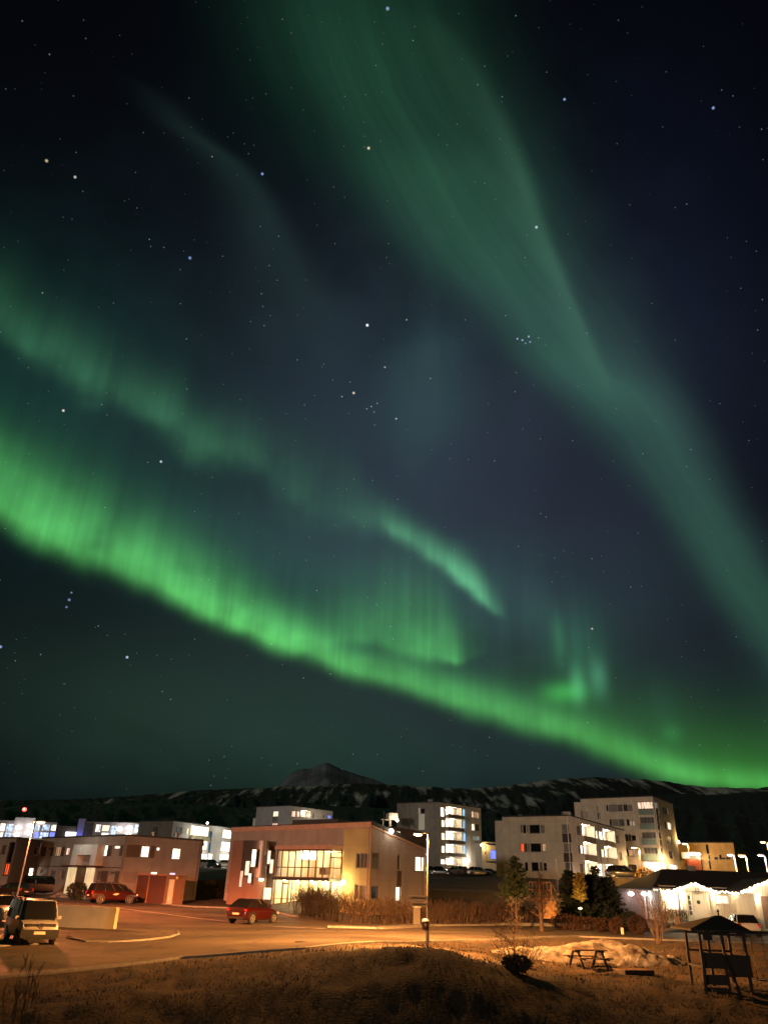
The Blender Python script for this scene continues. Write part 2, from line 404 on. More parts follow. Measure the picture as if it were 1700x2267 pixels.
def thing(name, label, cat, loc=(0, 0, 0), rz=0.0, group=None):
    o = bpy.data.objects.new(name, None); COL.objects.link(o); o.empty_display_size = .3
    o.location = loc; o.rotation_euler = (0, 0, rz); ORG[o.name] = Vector(loc)
    return tag(o, label, cat, group)
def copy_tree(o, parent=None):
    c = o.copy(); COL.objects.link(c)
    if parent is not None: c.parent = parent
    for ch in list(o.children): copy_tree(ch, c)
    return c
IES_RZ = R(180)
IES_TXT = bpy.data.texts.new('street_luminaire.ies')
_va = [0, 20, 35, 45, 55, 63, 70, 76, 80, 84, 88, 95, 105, 118, 180]
_road = [1, 1.2, 1.9, 3.0, 5.2, 8.0, 10.5, 10.5, 7.0, 3.0, 1.2, .75, .7, .1, 0]      # towards the road
_side = [1, 1.2, 1.8, 2.7, 4.2, 6.0, 7.4, 7.6, 5.6, 2.8, 1.1, .6, .5, .1, 0]
_back = [2.2, 3.0, 3.4, 2.2, .80, .32, .24, .15, .10, .07, .05, .05, .03, 0, 0]         # shielded on the near side
def _ln(v): return ' '.join('%.2f' % (q * 14.15) for q in v) + '\n'
_h = [0, 50, 90, 130, 180, 230, 270, 310, 360]
_pl = {0: _road, 50: _road, 90: _side, 130: [(x * .28 + y * .72) for x, y in zip(_side, _back)], 180: _back, 230: [(x * .28 + y * .72) for x, y in zip(_side, _back)], 270: _side, 310: _road, 360: _road}
IES_TXT.write('IESNA:LM-63-1995\nTILT=NONE\n1 -1 1 %d %d 1 2 0 0 0\n1 1 100\n' % (len(_va), len(_h)) + ' '.join(map(str, _va)) + '\n' + ' '.join(map(str, _h)) + '\n' + ''.join(_ln(_pl[k]) for k in _h))
def lamp(parent, loc, power, col, r=.12, kind='POINT', spot=165, aim=None, name='light'):
    d = bpy.data.lights.new(name, 'POINT' if kind == 'IES' else kind); d.energy = power; d.color = col; d.shadow_soft_size = r
    if kind == 'SPOT': d.spot_size = R(spot); d.spot_blend = .35
    o = bpy.data.objects.new(name, d); COL.objects.link(o)
    o.location = Vector(loc) - (root_org(parent) if parent else Vector((0, 0, 0)))
    if parent: o.parent = parent
    if kind == 'IES':
        d.use_nodes = True; t = d.node_tree; e = [n for n in t.nodes if n.type == 'EMISSION'][0]; i = t.nodes.new('ShaderNodeTexIES'); i.mode = 'INTERNAL'; i.ies = IES_TXT; t.links.new(i.outputs[0], e.inputs['Strength'])
    if kind == 'IES': o.rotation_euler = (0, 0, IES_RZ)
    if aim is not None: o.rotation_euler = Vector(aim).to_track_quat('-Z', 'Y').to_euler()
    return o

# ------------------------------------------------------------------ ground, road, hills
def grass_mat():
    m = mat('dead_grass', (.010, .0065, .003), .95, col2=(.058, .031, .012), scale=1.1, bump=1.0, bscale=7.0, detail=8)
    return m
GRASS = grass_mat()
ASPH = mat('asphalt', (.060, .049, .040), .5, col2=(.118, .094, .074), scale=.35, bump=.15, bscale=30, detail=9, stretch=(.3, 1, 1))
def asphalt_wear(m):
    """repair patches, cracks and smoother wheel tracks"""
    t = m.node_tree; b = t.nodes['Principled BSDF']; co = t.nodes.new('ShaderNodeTexCoord')
    src = [l.from_socket for l in t.links if l.to_socket == b.inputs['Base Color']][0]
    mp = t.nodes.new('ShaderNodeMapping'); mp.inputs['Scale'].default_value = (.10, .22, 1); t.links.new(co.outputs['Object'], mp.inputs[0])
    v = t.nodes.new('ShaderNodeTexVoronoi'); v.inputs['Scale'].default_value = 1; t.links.new(mp.outputs[0], v.inputs['Vector'])
    sp = t.nodes.new('ShaderNodeSeparateColor'); t.links.new(v.outputs['Color'], sp.inputs[0])
    r = t.nodes.new('ShaderNodeMapRange'); r.inputs['To Min'].default_value = .74; r.inputs['To Max'].default_value = 1.16; t.links.new(sp.outputs[0], r.inputs['Value'])
    n = t.nodes.new('ShaderNodeTexNoise'); n.inputs['Scale'].default_value = .5; t.links.new(co.outputs['Object'], n.inputs['Vector'])
    ad = t.nodes.new('ShaderNodeVectorMath'); ad.operation = 'ADD'; sc_ = t.nodes.new('ShaderNodeVectorMath'); sc_.operation = 'SCALE'; sc_.inputs['Scale'].default_value = 2.0
    t.links.new(n.outputs['Color'], sc_.inputs[0]); t.links.new(sc_.outputs[0], ad.inputs[0]); t.links.new(co.outputs['Object'], ad.inputs[1])
    c = t.nodes.new('ShaderNodeTexVoronoi'); c.feature = 'DISTANCE_TO_EDGE'; c.inputs['Scale'].default_value = .22; t.links.new(ad.outputs[0], c.inputs['Vector'])
    cr = t.nodes.new('ShaderNodeMapRange'); cr.inputs['From Max'].default_value = .018; cr.inputs['To Min'].default_value = .45; t.links.new(c.outputs['Distance'], cr.inputs['Value'])
    mu = t.nodes.new('ShaderNodeMath'); mu.operation = 'MULTIPLY'; t.links.new(r.outputs[0], mu.inputs[0]); t.links.new(cr.outputs[0], mu.inputs[1])
    vm = t.nodes.new('ShaderNodeVectorMath'); vm.operation = 'SCALE'; t.links.new(src, vm.inputs[0]); t.links.new(mu.outputs[0], vm.inputs['Scale']); t.links.new(vm.outputs[0], b.inputs['Base Color'])
    rr = t.nodes.new('ShaderNodeMapRange'); rr.inputs['From Min'].default_value = .35; rr.inputs['From Max'].default_value = .65; rr.inputs['To Min'].default_value = .58; rr.inputs['To Max'].default_value = .85; b.inputs['Specular IOR Level'].default_value = .22; t.links.new(n.outputs['Fac'], rr.inputs['Value']); t.links.new(rr.outputs[0], b.inputs['Roughness'])
asphalt_wear(ASPH)
PAVE = mat('pavement_concrete', (.13, .12, .115), .8, .2, 1.2, .12, 30)
KERB = mat('kerb_concrete', (.14, .133, .126), .75, .2, 3)
def sheet(name, m, xs2, ys2, z2, kind='structure', smooth=True):
    rws, cls = xs2.shape
    v = np.stack([xs2, ys2, z2], -1).reshape(-1, 3)
    idx = np.arange(rws * cls).reshape(rws, cls)
    f = np.stack([idx[:-1, :-1], idx[:-1, 1:], idx[1:, 1:], idx[1:, :-1]], -1).reshape(-1, 4)
    me = bpy.data.meshes.new(name); me.from_pydata(v.tolist(), [], f.tolist()); me.materials.append(m)
    if smooth: me.polygons.foreach_set('use_smooth', [True] * len(me.polygons))
    me.update(); o = bpy.data.objects.new(name, me); COL.objects.link(o)
    if kind: o['kind'] = kind
    return o
k = np.arange(0, 430); Yr = -18 + 24 * np.exp(k * .0118)
tt = np.linspace(-1, 1, 460); tt = np.sign(tt) * (np.abs(tt) * .62 + np.abs(tt) ** 5 * 1.1)
XX = tt[None, :] * (np.maximum(Yr, 2)[:, None] + 14); YY = np.repeat(Yr[:, None], len(tt), 1)
sheet('ground', GRASS, XX, YY, gz(XX, YY))

# road: everything between the near edge and the far kerb line
FARK_PX = [(-160, 1972), (0, 1976), (150, 1984), (290, 1997), (420, 2009), (505, 2012), (600, 2020), (660, 2032), (725, 2055), (831, 2058), (940, 2052), (1100, 2049), (1200, 2051), (1330, 2057), (1470, 2063), (1546, 2065), (1700, 2074), (1900, 2084)]
FARK = [gnd0(*p) for p in FARK_PX]
nv = 26; us = np.linspace(0, 1, 300)
def resample(pts, us):
    p = np.array([(q.x, q.y) for q in pts]); s = np.concatenate([[0], np.cumsum(np.hypot(*np.diff(p, axis=0).T))]); s /= s[-1]
    return np.stack([np.interp(us, s, p[:, 0]), np.interp(us, s, p[:, 1])], -1)
a = resample(sorted(_ne, key=lambda p: p.x), us); b = resample(FARK, us)
vv = np.linspace(0, 1, nv)[:, None, None]; g = a[None] * (1 - vv) + b[None] * vv
sheet('road', ASPH, g[..., 0], g[..., 1], gbase(g[..., 0], g[..., 1]) + .03)
def strip(name, m, pts, w, h, off=0.0, n=160, kind='structure'):
    """a kerb or path of section w x h that follows a line on the ground"""
    p = resample(pts, np.linspace(0, 1, n)); d = np.gradient(p, axis=0); d /= np.linalg.norm(d, axis=1)[:, None]; nn = np.stack([-d[:, 1], d[:, 0]], -1)
    if off: p = p + nn * off
    mb = MB()
    sec = [(-w / 2, -.15), (-w / 2, h - .02), (-w / 2 + .02, h), (w / 2 - .02, h), (w / 2, h - .02), (w / 2, -.15)]
    for q, e in zip(p, nn):
        z = float(gbase(q[0], q[1]))
        for (o_, h_) in sec: mb.v.append(Vector((q[0] + e[0] * o_, q[1] + e[1] * o_, z + h_)))
    for i in range(n - 1):
        for j in range(5):
            mb.f.append([i * 6 + j, i * 6 + j + 1, i * 6 + 7 + j, i * 6 + 6 + j][::-1]); mb.m.append(0)
    o = mb.build(name, m); o['kind'] = kind; return o
strip('kerb', KERB, sorted(_ne, key=lambda p: p.x)[:-1], .17, .10, -.02, 260)
strip('kerb', KERB, FARK[8:], .18, .15, 0.05, 200)
strip('kerb', KERB, FARK[1:8], .18, .15, 0.05, 120)
strip('pavement', PAVE, [Vector((p.x, p.y + 1.1, 0)) for p in FARK[8:]], 1.9, .12, 0.0, 200)
strip('gutter', PAVE, [gnd0(*p) for p in ((200, 2006), (256, 2011), (340, 2021), (450, 2035), (560, 2047), (640, 2054), (725, 2057))], .35, .045)
ISL = [gnd0(*p) for p in ((150, 2074), (190, 2087), (276, 2087), (330, 2083), (375, 2077), (398, 2069), (390, 2063), (360, 2060), (305, 2056), (250, 2052), (180, 2058))]
strip('kerb', KERB, [gnd0(*p) for p in ((150, 2079), (190, 2087), (240, 2088), (276, 2087), (330, 2083), (375, 2077), (396, 2070), (393, 2064))], .16, .11)
mb = MB(); mb.prism([(p.x, p.y) for p in ISL[::1]], [p.z - .1 for p in ISL], [p.z + .07 for p in ISL]); tag(mb.build('traffic_island', ASPH), kind='structure')
strip('kerb', KERB, [gnd0(*p) for p in ((-60, 2100), (0, 2097), (60, 2093), (130, 2092))], .16, .10, n=30)

def hill_mat(name, rock, snow, lo, hi, scale, stretch, zfac=0.0, zoff=0.0):
    m = bpy.data.materials.new(name); m.use_nodes = True; t = m.node_tree; b = t.nodes['Principled BSDF']; b.inputs['Roughness'].default_value = .9
    co = t.nodes.new('ShaderNodeTexCoord'); mp = t.nodes.new('ShaderNodeMapping'); mp.inputs['Scale'].default_value = stretch
    n = t.nodes.new('ShaderNodeTexNoise'); n.inputs['Scale'].default_value = scale; n.inputs['Detail'].default_value = 8; n.inputs['Roughness'].default_value = .62
    t.links.new(co.outputs['Object'], mp.inputs[0]); t.links.new(mp.outputs[0], n.inputs['Vector'])
    n2 = t.nodes.new('ShaderNodeTexNoise'); n2.inputs['Scale'].default_value = scale * .14; n2.inputs['Detail'].default_value = 3
    t.links.new(co.outputs['Object'], n2.inputs['Vector'])
    ad = t.nodes.new('ShaderNodeMath'); ad.operation = 'MULTIPLY_ADD'; ad.inputs[1].default_value = .55; t.links.new(n2.outputs['Fac'], ad.inputs[0]); t.links.new(n.outputs['Fac'], ad.inputs[2])
    sb = t.nodes.new('ShaderNodeMath'); sb.operation = 'SUBTRACT'; sb.inputs[1].default_value = .275 + zoff; t.links.new(ad.outputs[0], sb.inputs[0])
    r = t.nodes.new('ShaderNodeValToRGB'); r.color_ramp.elements[0].position = lo; r.color_ramp.elements[1].position = hi
    r.color_ramp.elements[0].color = (*rock, 1); r.color_ramp.elements[1].color = (*snow, 1)
    sz = t.nodes.new('ShaderNodeSeparateXYZ'); t.links.new(co.outputs['Object'], sz.inputs[0]); zf = t.nodes.new('ShaderNodeMath'); zf.operation = 'MULTIPLY_ADD'; zf.inputs[1].default_value = zfac; t.links.new(sz.outputs[2], zf.inputs[0]); t.links.new(sb.outputs[0], zf.inputs[2]); t.links.new(zf.outputs[0], r.inputs[0]); t.links.new(r.outputs[0], b.inputs['Base Color']); return m
def ridge(name, prof, D, m, rough, z0=25, near=.55, gul=60, rows=70, cols=520, back=True):
    pxs = np.linspace(prof[0][0], prof[-1][0], cols); pys = np.interp(pxs, [p[0] for p in prof], [p[1] for p in prof])
    vs = np.linspace(0, 1, rows); X = np.zeros((rows + 8, cols)); Y = X.copy(); Z = X.copy()
    jag = fbm(pxs / 14, pxs * 0 + D, 4) * rough * .25
    for c in range(cols):
        d = ray(pxs[c], pys[c]); hor = math.hypot(d.x, d.y); ux, uy = d.x / hor, d.y / hor; top = EZ + D * d.z / hor + jag[c]
        dist = D * (near + (1 - near) * vs)
        gx = pxs[c] / 1700.0
        prof_v = vs ** 1.25 * .55 + vs * .45
        nz = fbm(gx * gul + vs * .8, vs * 3.0 + gx * 4, 4) * rough * 2.2 * (vs * (1 - vs) * 4) ** .8
        z = z0 + (top - z0) * prof_v + nz
        # keep the far edge as the skyline
        lim = EZ + (top - EZ) * dist / D * (.90 + .10 * vs)
        z = np.minimum(z, lim)
        X[:rows, c] = ux * dist; Y[:rows, c] = uy * dist; Z[:rows, c] = z
        for k in range(8):
            dd = D * (1 + .04 * (k + 1)); X[rows + k, c] = ux * dd; Y[rows + k, c] = uy * dd; Z[rows + k, c] = top - (top - z0) * ((k + 1) / 8) ** 1.3
    o = sheet(name, m, X, Y, Z); return o
ridge('mountain', [(540, 1775), (590, 1750), (615, 1740), (630, 1725), (646, 1712), (658, 1706), (671, 1703), (682, 1703), (692, 1701), (706, 1694), (722, 1688), (738, 1695), (758, 1704), (780, 1711), (799, 1717), (822, 1724), (845, 1732), (880, 1748), (930, 1765)],
      7500, hill_mat('mountain_scree', (.085, .10, .125), (.20, .235, .29), .38, .62, .0035, (1, 1, .4)), 55, 40, .72, 40, 50, 200)
ridge('mountain', [(-250, 1775), (0, 1772), (154, 1770), (256, 1765), (328, 1760), (410, 1752), (512, 1747), (615, 1742), (700, 1739), (780, 1735), (850, 1737), (927, 1741), (985, 1744), (1029, 1745), (1080, 1743), (1122, 1740), (1165, 1733), (1209, 1727), (1260, 1723), (1311, 1721), (1362, 1722), (1403, 1724), (1465, 1729), (1516, 1738), (1567, 1743), (1670, 1745), (1700, 1743), (1950, 1735)],
      2600, hill_mat('mountain_snow_rock', (.010, .008, .0075), (.58, .57, .57), .53, .66, .034, (1, .085, .14), .00085, .21), 24, 30, .5, 55, 110, 760)
ridge('hill', [(-300, 1790), (0, 1788), (100, 1776), (200, 1779), (330, 1777), (450, 1782), (560, 1790), (700, 1782), (860, 1790), (1000, 1805), (1100, 1812), (1200, 1805), (1300, 1798), (1400, 1775), (1449, 1762), (1500, 1757), (1560, 1760), (1640, 1756), (1700, 1752), (1950, 1740)],
      1150, hill_mat('hill_heath', (.009, .008, .007), (.13, .125, .12), .62, .76, .05, (.5, 1, 2)), 9, 8, .3, 50, 60, 560)

# ------------------------------------------------------------------ facades: walls with real openings, windows, loggias
def K(ox, oy, w): return lambda x, y: (ox + x * w / 1659.0, oy + y * w / 1659.0)
k0 = K(0, 1760, 250); k2 = K(0, 1900, 250); k3 = K(200, 1780, 250); k4 = K(400, 1780, 250); k5 = K(600, 1780, 250)
k6 = K(800, 1760, 200); k7 = K(900, 1760, 250); k8 = K(850, 1920, 250)
m1 = K(1080, 1760, 250); m2 = K(1250, 1740, 280); m3 = K(1480, 1840, 220); m4 = K(1080, 1880, 250); m5 = K(1280, 1900, 250)
m6 = K(1430, 1900, 270); m7 = K(1480, 2000, 220); m8 = K(1050, 2050, 450); c1 = K(0, 1740, 450); c5 = K(1050, 1950, 650)
class Fac:
    def __init__(s, A, B):
        s.A = Vector((A[0], A[1], 0)); s.B = Vector((B[0], B[1], 0)); s.L = (s.B - s.A).length
        s.u = (s.B - s.A) / s.L; s.n = Vector((s.u.y, -s.u.x, 0))
    def P(s, u, z, d=0.0): p = s.A + s.u * u + s.n * d; return Vector((p.x, p.y, z))
    def px(s, x, y, d=0.0):
        r = ray(x, y); A = s.A + s.n * d
        t = (A - Vector((0, 0, 0))).dot(s.n) / r.dot(s.n); p = EYE + r * t
        return (p - A).dot(s.u), p.z
    def rect(s, k, x0, y0, x1, y1, d=0.0):
        xm, ym = (x0 + x1) / 2, (y0 + y1) / 2
        ua = s.px(*k(x0, ym), d)[0]; ub = s.px(*k(x1, ym), d)[0]; zb = s.px(*k(xm, y0), d)[1]; za = s.px(*k(xm, y1), d)[1]
        return (min(ua, ub), max(ua, ub), min(za, zb), max(za, zb))
def clampr(r, f, z0, z1, e=.05):
    ua, ub, za, zb = r
    ua = max(ua, e); ub = min(ub, f.L - e); za = max(za, z0 + e); zb = min(zb, z1 - e)
    return None if ub - ua < .12 or zb - za < .12 else (ua, ub, za, zb)
def wall(mb, f, z0, zt0, zt1, holes, depth=.22, u0=0.0, u1=None):
    u1 = f.L if u1 is None else u1
    zmin = min(zt0, zt1)
    us = sorted({round(u, 4) for u in [u0, u1] + [h[0] for h in holes] + [h[1] for h in holes] if u0 - 1e-6 <= u <= u1 + 1e-6})
    zs = sorted({round(z, 4) for z in [z0, zmin] + [h[2] for h in holes] + [h[3] for h in holes]})
    for i in range(len(us) - 1):
        for j in range(len(zs) - 1):
            um, zm = (us[i] + us[i + 1]) / 2, (zs[j] + zs[j + 1]) / 2
            if any(h[0] < um < h[1] and h[2] < zm < h[3] for h in holes): continue
            mb.quad(f.P(us[i], zs[j]), f.P(us[i + 1], zs[j]), f.P(us[i + 1], zs[j + 1]), f.P(us[i], zs[j + 1]))
    if abs(zt0 - zt1) > .01:
        if zt0 > zt1: mb.add([f.P(u0, zmin), f.P(u1, zmin), f.P(u0, zt0)], [(0, 1, 2)])
        else: mb.add([f.P(u0, zmin), f.P(u1, zmin), f.P(u1, zt1)], [(0, 1, 2)])
    for h in holes:
        ua, ub, za, zb = h[:4]; dd = h[4] if len(h) > 4 else depth
        mb.quad(f.P(ua, za), f.P(ua, za, -dd), f.P(ua, zb, -dd), f.P(ua, zb))
        mb.quad(f.P(ub, za, -dd), f.P(ub, za), f.P(ub, zb), f.P(ub, zb, -dd))
        mb.quad(f.P(ua, za, -dd), f.P(ua, za), f.P(ub, za), f.P(ub, za, -dd))
        mb.quad(f.P(ua, zb), f.P(ua, zb, -dd), f.P(ub, zb, -dd), f.P(ub, zb))
def fbox(mb, f, ua, ub, za, zb, d0, d1):
    p = [f.P(ua, za, d0), f.P(ub, za, d0), f.P(ub, za, d1), f.P(ua, za, d1), f.P(ua, zb, d0), f.P(ub, zb, d0), f.P(ub, zb, d1), f.P(ua, zb, d1)]
    mb.add(p, [(0, 1, 2, 3), (7, 6, 5, 4), (0, 4, 5, 1), (1, 5, 6, 2), (2, 6, 7, 3), (3, 7, 4, 0)])
def window(f, r, root, pane, frame, nv=(), nh=(), fw=.07, depth=.2, name='window', sill=True):
    ua, ub, za, zb = r; mb = MB(); d0, d1 = -depth, -depth + .07
    fbox(mb, f, ua, ua + fw, za, zb, d0, d1); fbox(mb, f, ub - fw, ub, za, zb, d0, d1)
    fbox(mb, f, ua + fw, ub - fw, za, za + fw, d0, d1); fbox(mb, f, ua + fw, ub - fw, zb - fw, zb, d0, d1)
    for v in nv:
        u = ua + (ub - ua) * v; fbox(mb, f, u - fw / 2, u + fw / 2, za + fw, zb - fw, d0, d1 - .004)
    for v in nh:
        z = za + (zb - za) * v; fbox(mb, f, ua + fw, ub - fw, z - fw / 2, z + fw / 2, d0, d1 - .008)
    w = mb.build(name, frame, root)
    p = MB(); dp = -depth + .015
    p.quad(f.P(ua + .01, za + .01, dp), f.P(ub - .01, za + .01, dp), f.P(ub - .01, zb - .01, dp), f.P(ua + .01, zb - .01, dp)); p.build('pane', pane, w)
    if sill and ub - ua > .6:
        s_ = MB(); fbox(s_, f, ua - .06, ub + .06, za - .05, za - .004, -depth + .08, .07); s_.build('sill', frame, w)
    return w
PLASTER = {}
def plaster(name, c, var=.10, sc=.8):
    """render with mottling, rain streaks and faint board joints at each storey"""
    m = mat(name, lin(*c), .85, var, sc, .06, 25, detail=8); t = m.node_tree; b = t.nodes['Principled BSDF']
    src = [l.from_socket for l in t.links if l.to_socket == b.inputs['Base Color']][0]; co = t.nodes.new('ShaderNodeTexCoord')
    mp = t.nodes.new('ShaderNodeMapping'); mp.inputs['Scale'].default_value = (1.6, 1.6, .10); t.links.new(co.outputs['Object'], mp.inputs[0])
    n = t.nodes.new('ShaderNodeTexNoise'); n.inputs['Scale'].default_value = 1.0; n.inputs['Detail'].default_value = 5; t.links.new(mp.outputs[0], n.inputs['Vector'])
    r = t.nodes.new('ShaderNodeMapRange'); r.inputs['From Min'].default_value = .36; r.inputs['From Max'].default_value = .56; r.inputs['To Min'].default_value = .90; r.inputs['To Max'].default_value = 1.0; t.links.new(n.outputs['Fac'], r.inputs['Value'])
    sx = t.nodes.new('ShaderNodeSeparateXYZ'); t.links.new(co.outputs['Object'], sx.inputs[0])
    fr = t.nodes.new('ShaderNodeMath'); fr.operation = 'PINGPONG'; fr.inputs[1].default_value = 1.42; t.links.new(sx.outputs[2], fr.inputs[0])
    j = t.nodes.new('ShaderNodeMapRange'); j.inputs['From Min'].default_value = .0; j.inputs['From Max'].default_value = .04; j.inputs['To Min'].default_value = .82; t.links.new(fr.outputs[0], j.inputs['Value'])
    mu = t.nodes.new('ShaderNodeMath'); mu.operation = 'MULTIPLY'; t.links.new(r.outputs[0], mu.inputs[0]); t.links.new(j.outputs[0], mu.inputs[1])
    vm = t.nodes.new('ShaderNodeVectorMath'); vm.operation = 'SCALE'; t.links.new(src, vm.inputs[0]); t.links.new(mu.outputs[0], vm.inputs['Scale']); t.links.new(vm.outputs[0], b.inputs['Base Color']); return m
G_dark = mat('dark_glass', (.012, .012, .014), .08, 0)
G_blind = mat('window_blind', (.20, .19, .18), .6, .25, 2.5, stretch=(1, 1, 4))
G_curtain = mat('curtained_glass', (.10, .09, .085), .5, .5, 3.0, stretch=(3, 3, .3))
L_white = glow('lit_window_white', (1.0, .88, .66), 2.2, .55)
L_warm = glow('lit_window_warm', (1.0, .80, .50), 2.2)
L_cream = glow('lit_window_cream', (1.0, .86, .62), 1.2)
L_dim = glow('lit_window_dim', (1.0, .62, .34), .32, .7)
L_pink = glow('lit_window_pink', (1.0, .66, .48), 1.1, .6, (4, 4, .8))
L_blue = glow('lit_window_blue', (.16, .22, 1.0), 1.5)
L_sky = glow('lit_stair_glass', (.30, .66, 1.0), .95, .5, (1, 1, .35))
L_red = glow('lit_window_red', (1.0, .12, .03), 1.0, .5)
L_green = glow('lit_window_pale', (.62, .72, .62), .22, .5)
FR_w = mat('white_window_frame', (.70, .69, .66), .5, 0)
FR_d = mat('dark_window_frame', (.035, .032, .03), .5, 0)
FR_g = mat('grey_window_frame', (.22, .21, .20), .5, 0)
LAMPG = glow('lamp_glass', (1.0, .90, .70), 14, 0)
ROOFM = mat('roof_felt', (.05, .048, .046), .9, .2, 2)
CONC = mat('concrete', (.30, .29, .27), .85, .2, 1.0, .1, 20, detail=8)
METAL_W = mat('white_metal', (.62, .62, .60), .45, .05, 4)
METAL_G = mat('galvanised_metal', (.34, .34, .34), .42, .15, 5, metal=.6)
BLACK = mat('black_plastic', (.012, .012, .012), .5, 0)

def building(name, label, cat, pts, tops, z0, wmats, holes, back=None, group=None, cap=.0, roofm=None, capm=None, depth=.22):
    """pts: plan points along the front from left to right; holes: {facade index: [rects]}"""
    pts = [Vector((p[0], p[1], 0)) for p in pts]
    if back is None:
        back = [pts[0] + pts[-1] - pts[1]] if len(pts) == 3 else None
    c = sum(pts, Vector()) / len(pts); root = thing(name, label, cat, (c.x, c.y, z0 + 0.0), 0, group)
    mb = MB(); facs = []
    for i in range(len(pts) - 1):
        f = Fac(pts[i], pts[i + 1]); facs.append(f); mb.mi = min(i, len(wmats) - 1)
        wall(mb, f, z0 - 1.5, tops[i], tops[i + 1], holes(i, f) if callable(holes) else holes.get(i, []), depth)
    ring = pts + [Vector((b_[0], b_[1], 0)) for b_ in back]; zt = list(tops) + [min(tops[0], tops[-1]) if len(back) == 1 else tops[-1 - k] for k in range(len(back))]
    mb.mi = len(wmats) - 1
    for i in range(len(pts) - 1, len(ring)):
        a_, b_ = ring[i], ring[(i + 1) % len(ring)]; za, zb = zt[i], zt[(i + 1) % len(ring)]
        mb.quad((a_.x, a_.y, z0 - 1.5), (b_.x, b_.y, z0 - 1.5), (b_.x, b_.y, zb), (a_.x, a_.y, za))
    mb.build('wall', wmats, root)
    cen = sum(ring, Vector()) / len(ring); ex = [p + (p - cen).normalized() * .14 for p in ring]
    r_ = MB(); r_.prism([(p.x, p.y) for p in ex], [z - .02 for z in zt], [z + .16 + cap for z in zt]); r_.build('roof', roofm or ROOFM, root)
    return root, facs
def solve_top(px, py, z): return atz(px, py, z)
def win_list(root, f, specs, z0, z1, frame=FR_g):
    """specs: (crop, x0, y0, x1, y1, pane, nv, nh) -> holes and a deferred list"""
    out = []
    for s_ in specs:
        r = clampr(f.rect(s_[0], *s_[1:5]), f, z0, z1)
        if r: out.append((r, s_[5], s_[6] if len(s_) > 6 else (), s_[7] if len(s_) > 7 else ()))
    return out
def make(name, label, cat, corners, Yc, zbase, wmats, specs, group=None, frame=FR_g, dep=.2, extra_holes=None, cap=0.0, capm=None, back=None):
    """corners: 2 or 3 top corners in photo pixels; the nearest one stands Yc metres away, the others follow from a level roof"""
    ic = 1 if len(corners) == 3 else 0
    ztop = at(*corners[ic], Yc).z; P_ = [at(*c, Yc) if i == ic else atz(*c, ztop) for i, c in enumerate(corners)]
    facs = [Fac(P_[i], P_[i + 1]) for i in range(len(P_) - 1)]
    wl = {i: win_list(None, facs[i], specs.get(i, []), zbase, ztop) for i in range(len(facs))}
    holes = {i: [w[0] for w in wl[i]] + (extra_holes(i, facs[i], zbase, ztop) if extra_holes else []) for i in wl}
    if len(P_) == 2 and back is None:
        q = facs[0]; back = [q.P(q.L, 0, -11), q.P(0, 0, -11)]
    root, _ = building(name, label, cat, P_, [ztop] * len(P_), zbase, wmats, holes, back, group, cap, capm, depth=dep + .02)
    for i in wl:
        for (r, pane, nv, nh) in wl[i]: window(facs[i], r, root, pane, frame, nv, nh, depth=dep)
    return root, facs, ztop
def loggia(root, f, r, wallm, lit=True, dep=1.4, power=60, parapet=None, col=(1, .80, .52), door=True):
    """a recessed balcony: back and side walls, glazed door, front parapet, ceiling lamp"""
    ua, ub, za, zb = r; mb = MB()
    mb.quad(f.P(ua, za, -dep), f.P(ub, za, -dep), f.P(ub, zb, -dep), f.P(ua, zb, -dep))
    b = mb.build('balcony', wallm, root)
    if door:
        um = ua + (ub - ua) * .62; w = min(.9, (ub - ua) * .28); q = MB()
        fbox(q, f, um, um + w, za + .02, za + (zb - za) * .78, -dep + .01, -dep + .07); d_ = q.build('balcony_door', FR_w, b)
        q = MB(); fbox(q, f, um + .1, um + w - .1, za + .2, za + (zb - za) * .70, -dep + .071, -dep + .085); q.build('door_glass', L_cream if lit else G_dark, b)
        q = MB(); fbox(q, f, ua + (ub - ua) * .10, ua + (ub - ua) * .45, za + (zb - za) * .35, za + (zb - za) * .8, -dep + .01, -dep + .06); q.build('balcony_window', L_white if lit else G_dark, b)
    if parapet:
        q = MB(); fbox(q, f, ua + .003, ub - .003, parapet[0], parapet[1], -.10, .04); q.build('parapet', parapet[2], b)
    if lit:
        uc = (ua + ub) / 2; q = MB(); c = f.P(uc, zb - .09, -dep * .45); q.lathe(c, [(.10, -.05), (.17, -.02), (.17, .04), (.12, .085)], 12); q.build('ceiling_lamp', LAMPG, b)
        lamp(root, f.P(uc, zb - .35, -dep * .35), power, col, .12, name='balcony_light')
    return b
WHITE_R = plaster('white_render', (205, 200, 192)); GREY_R = plaster('grey_render', (120, 114, 110)); WARM_R = plaster('pale_render', (196, 184, 170))
LILAC = plaster('pale_grey_render', (165, 160, 166)); DGREY = plaster('dark_grey_render', (88, 80, 76)); PANEL = mat('grey_panel', lin(112, 100, 92), .6, .08, 2)
TEAL = mat('teal_panel', lin(122, 142, 136), .4, .06, 2)

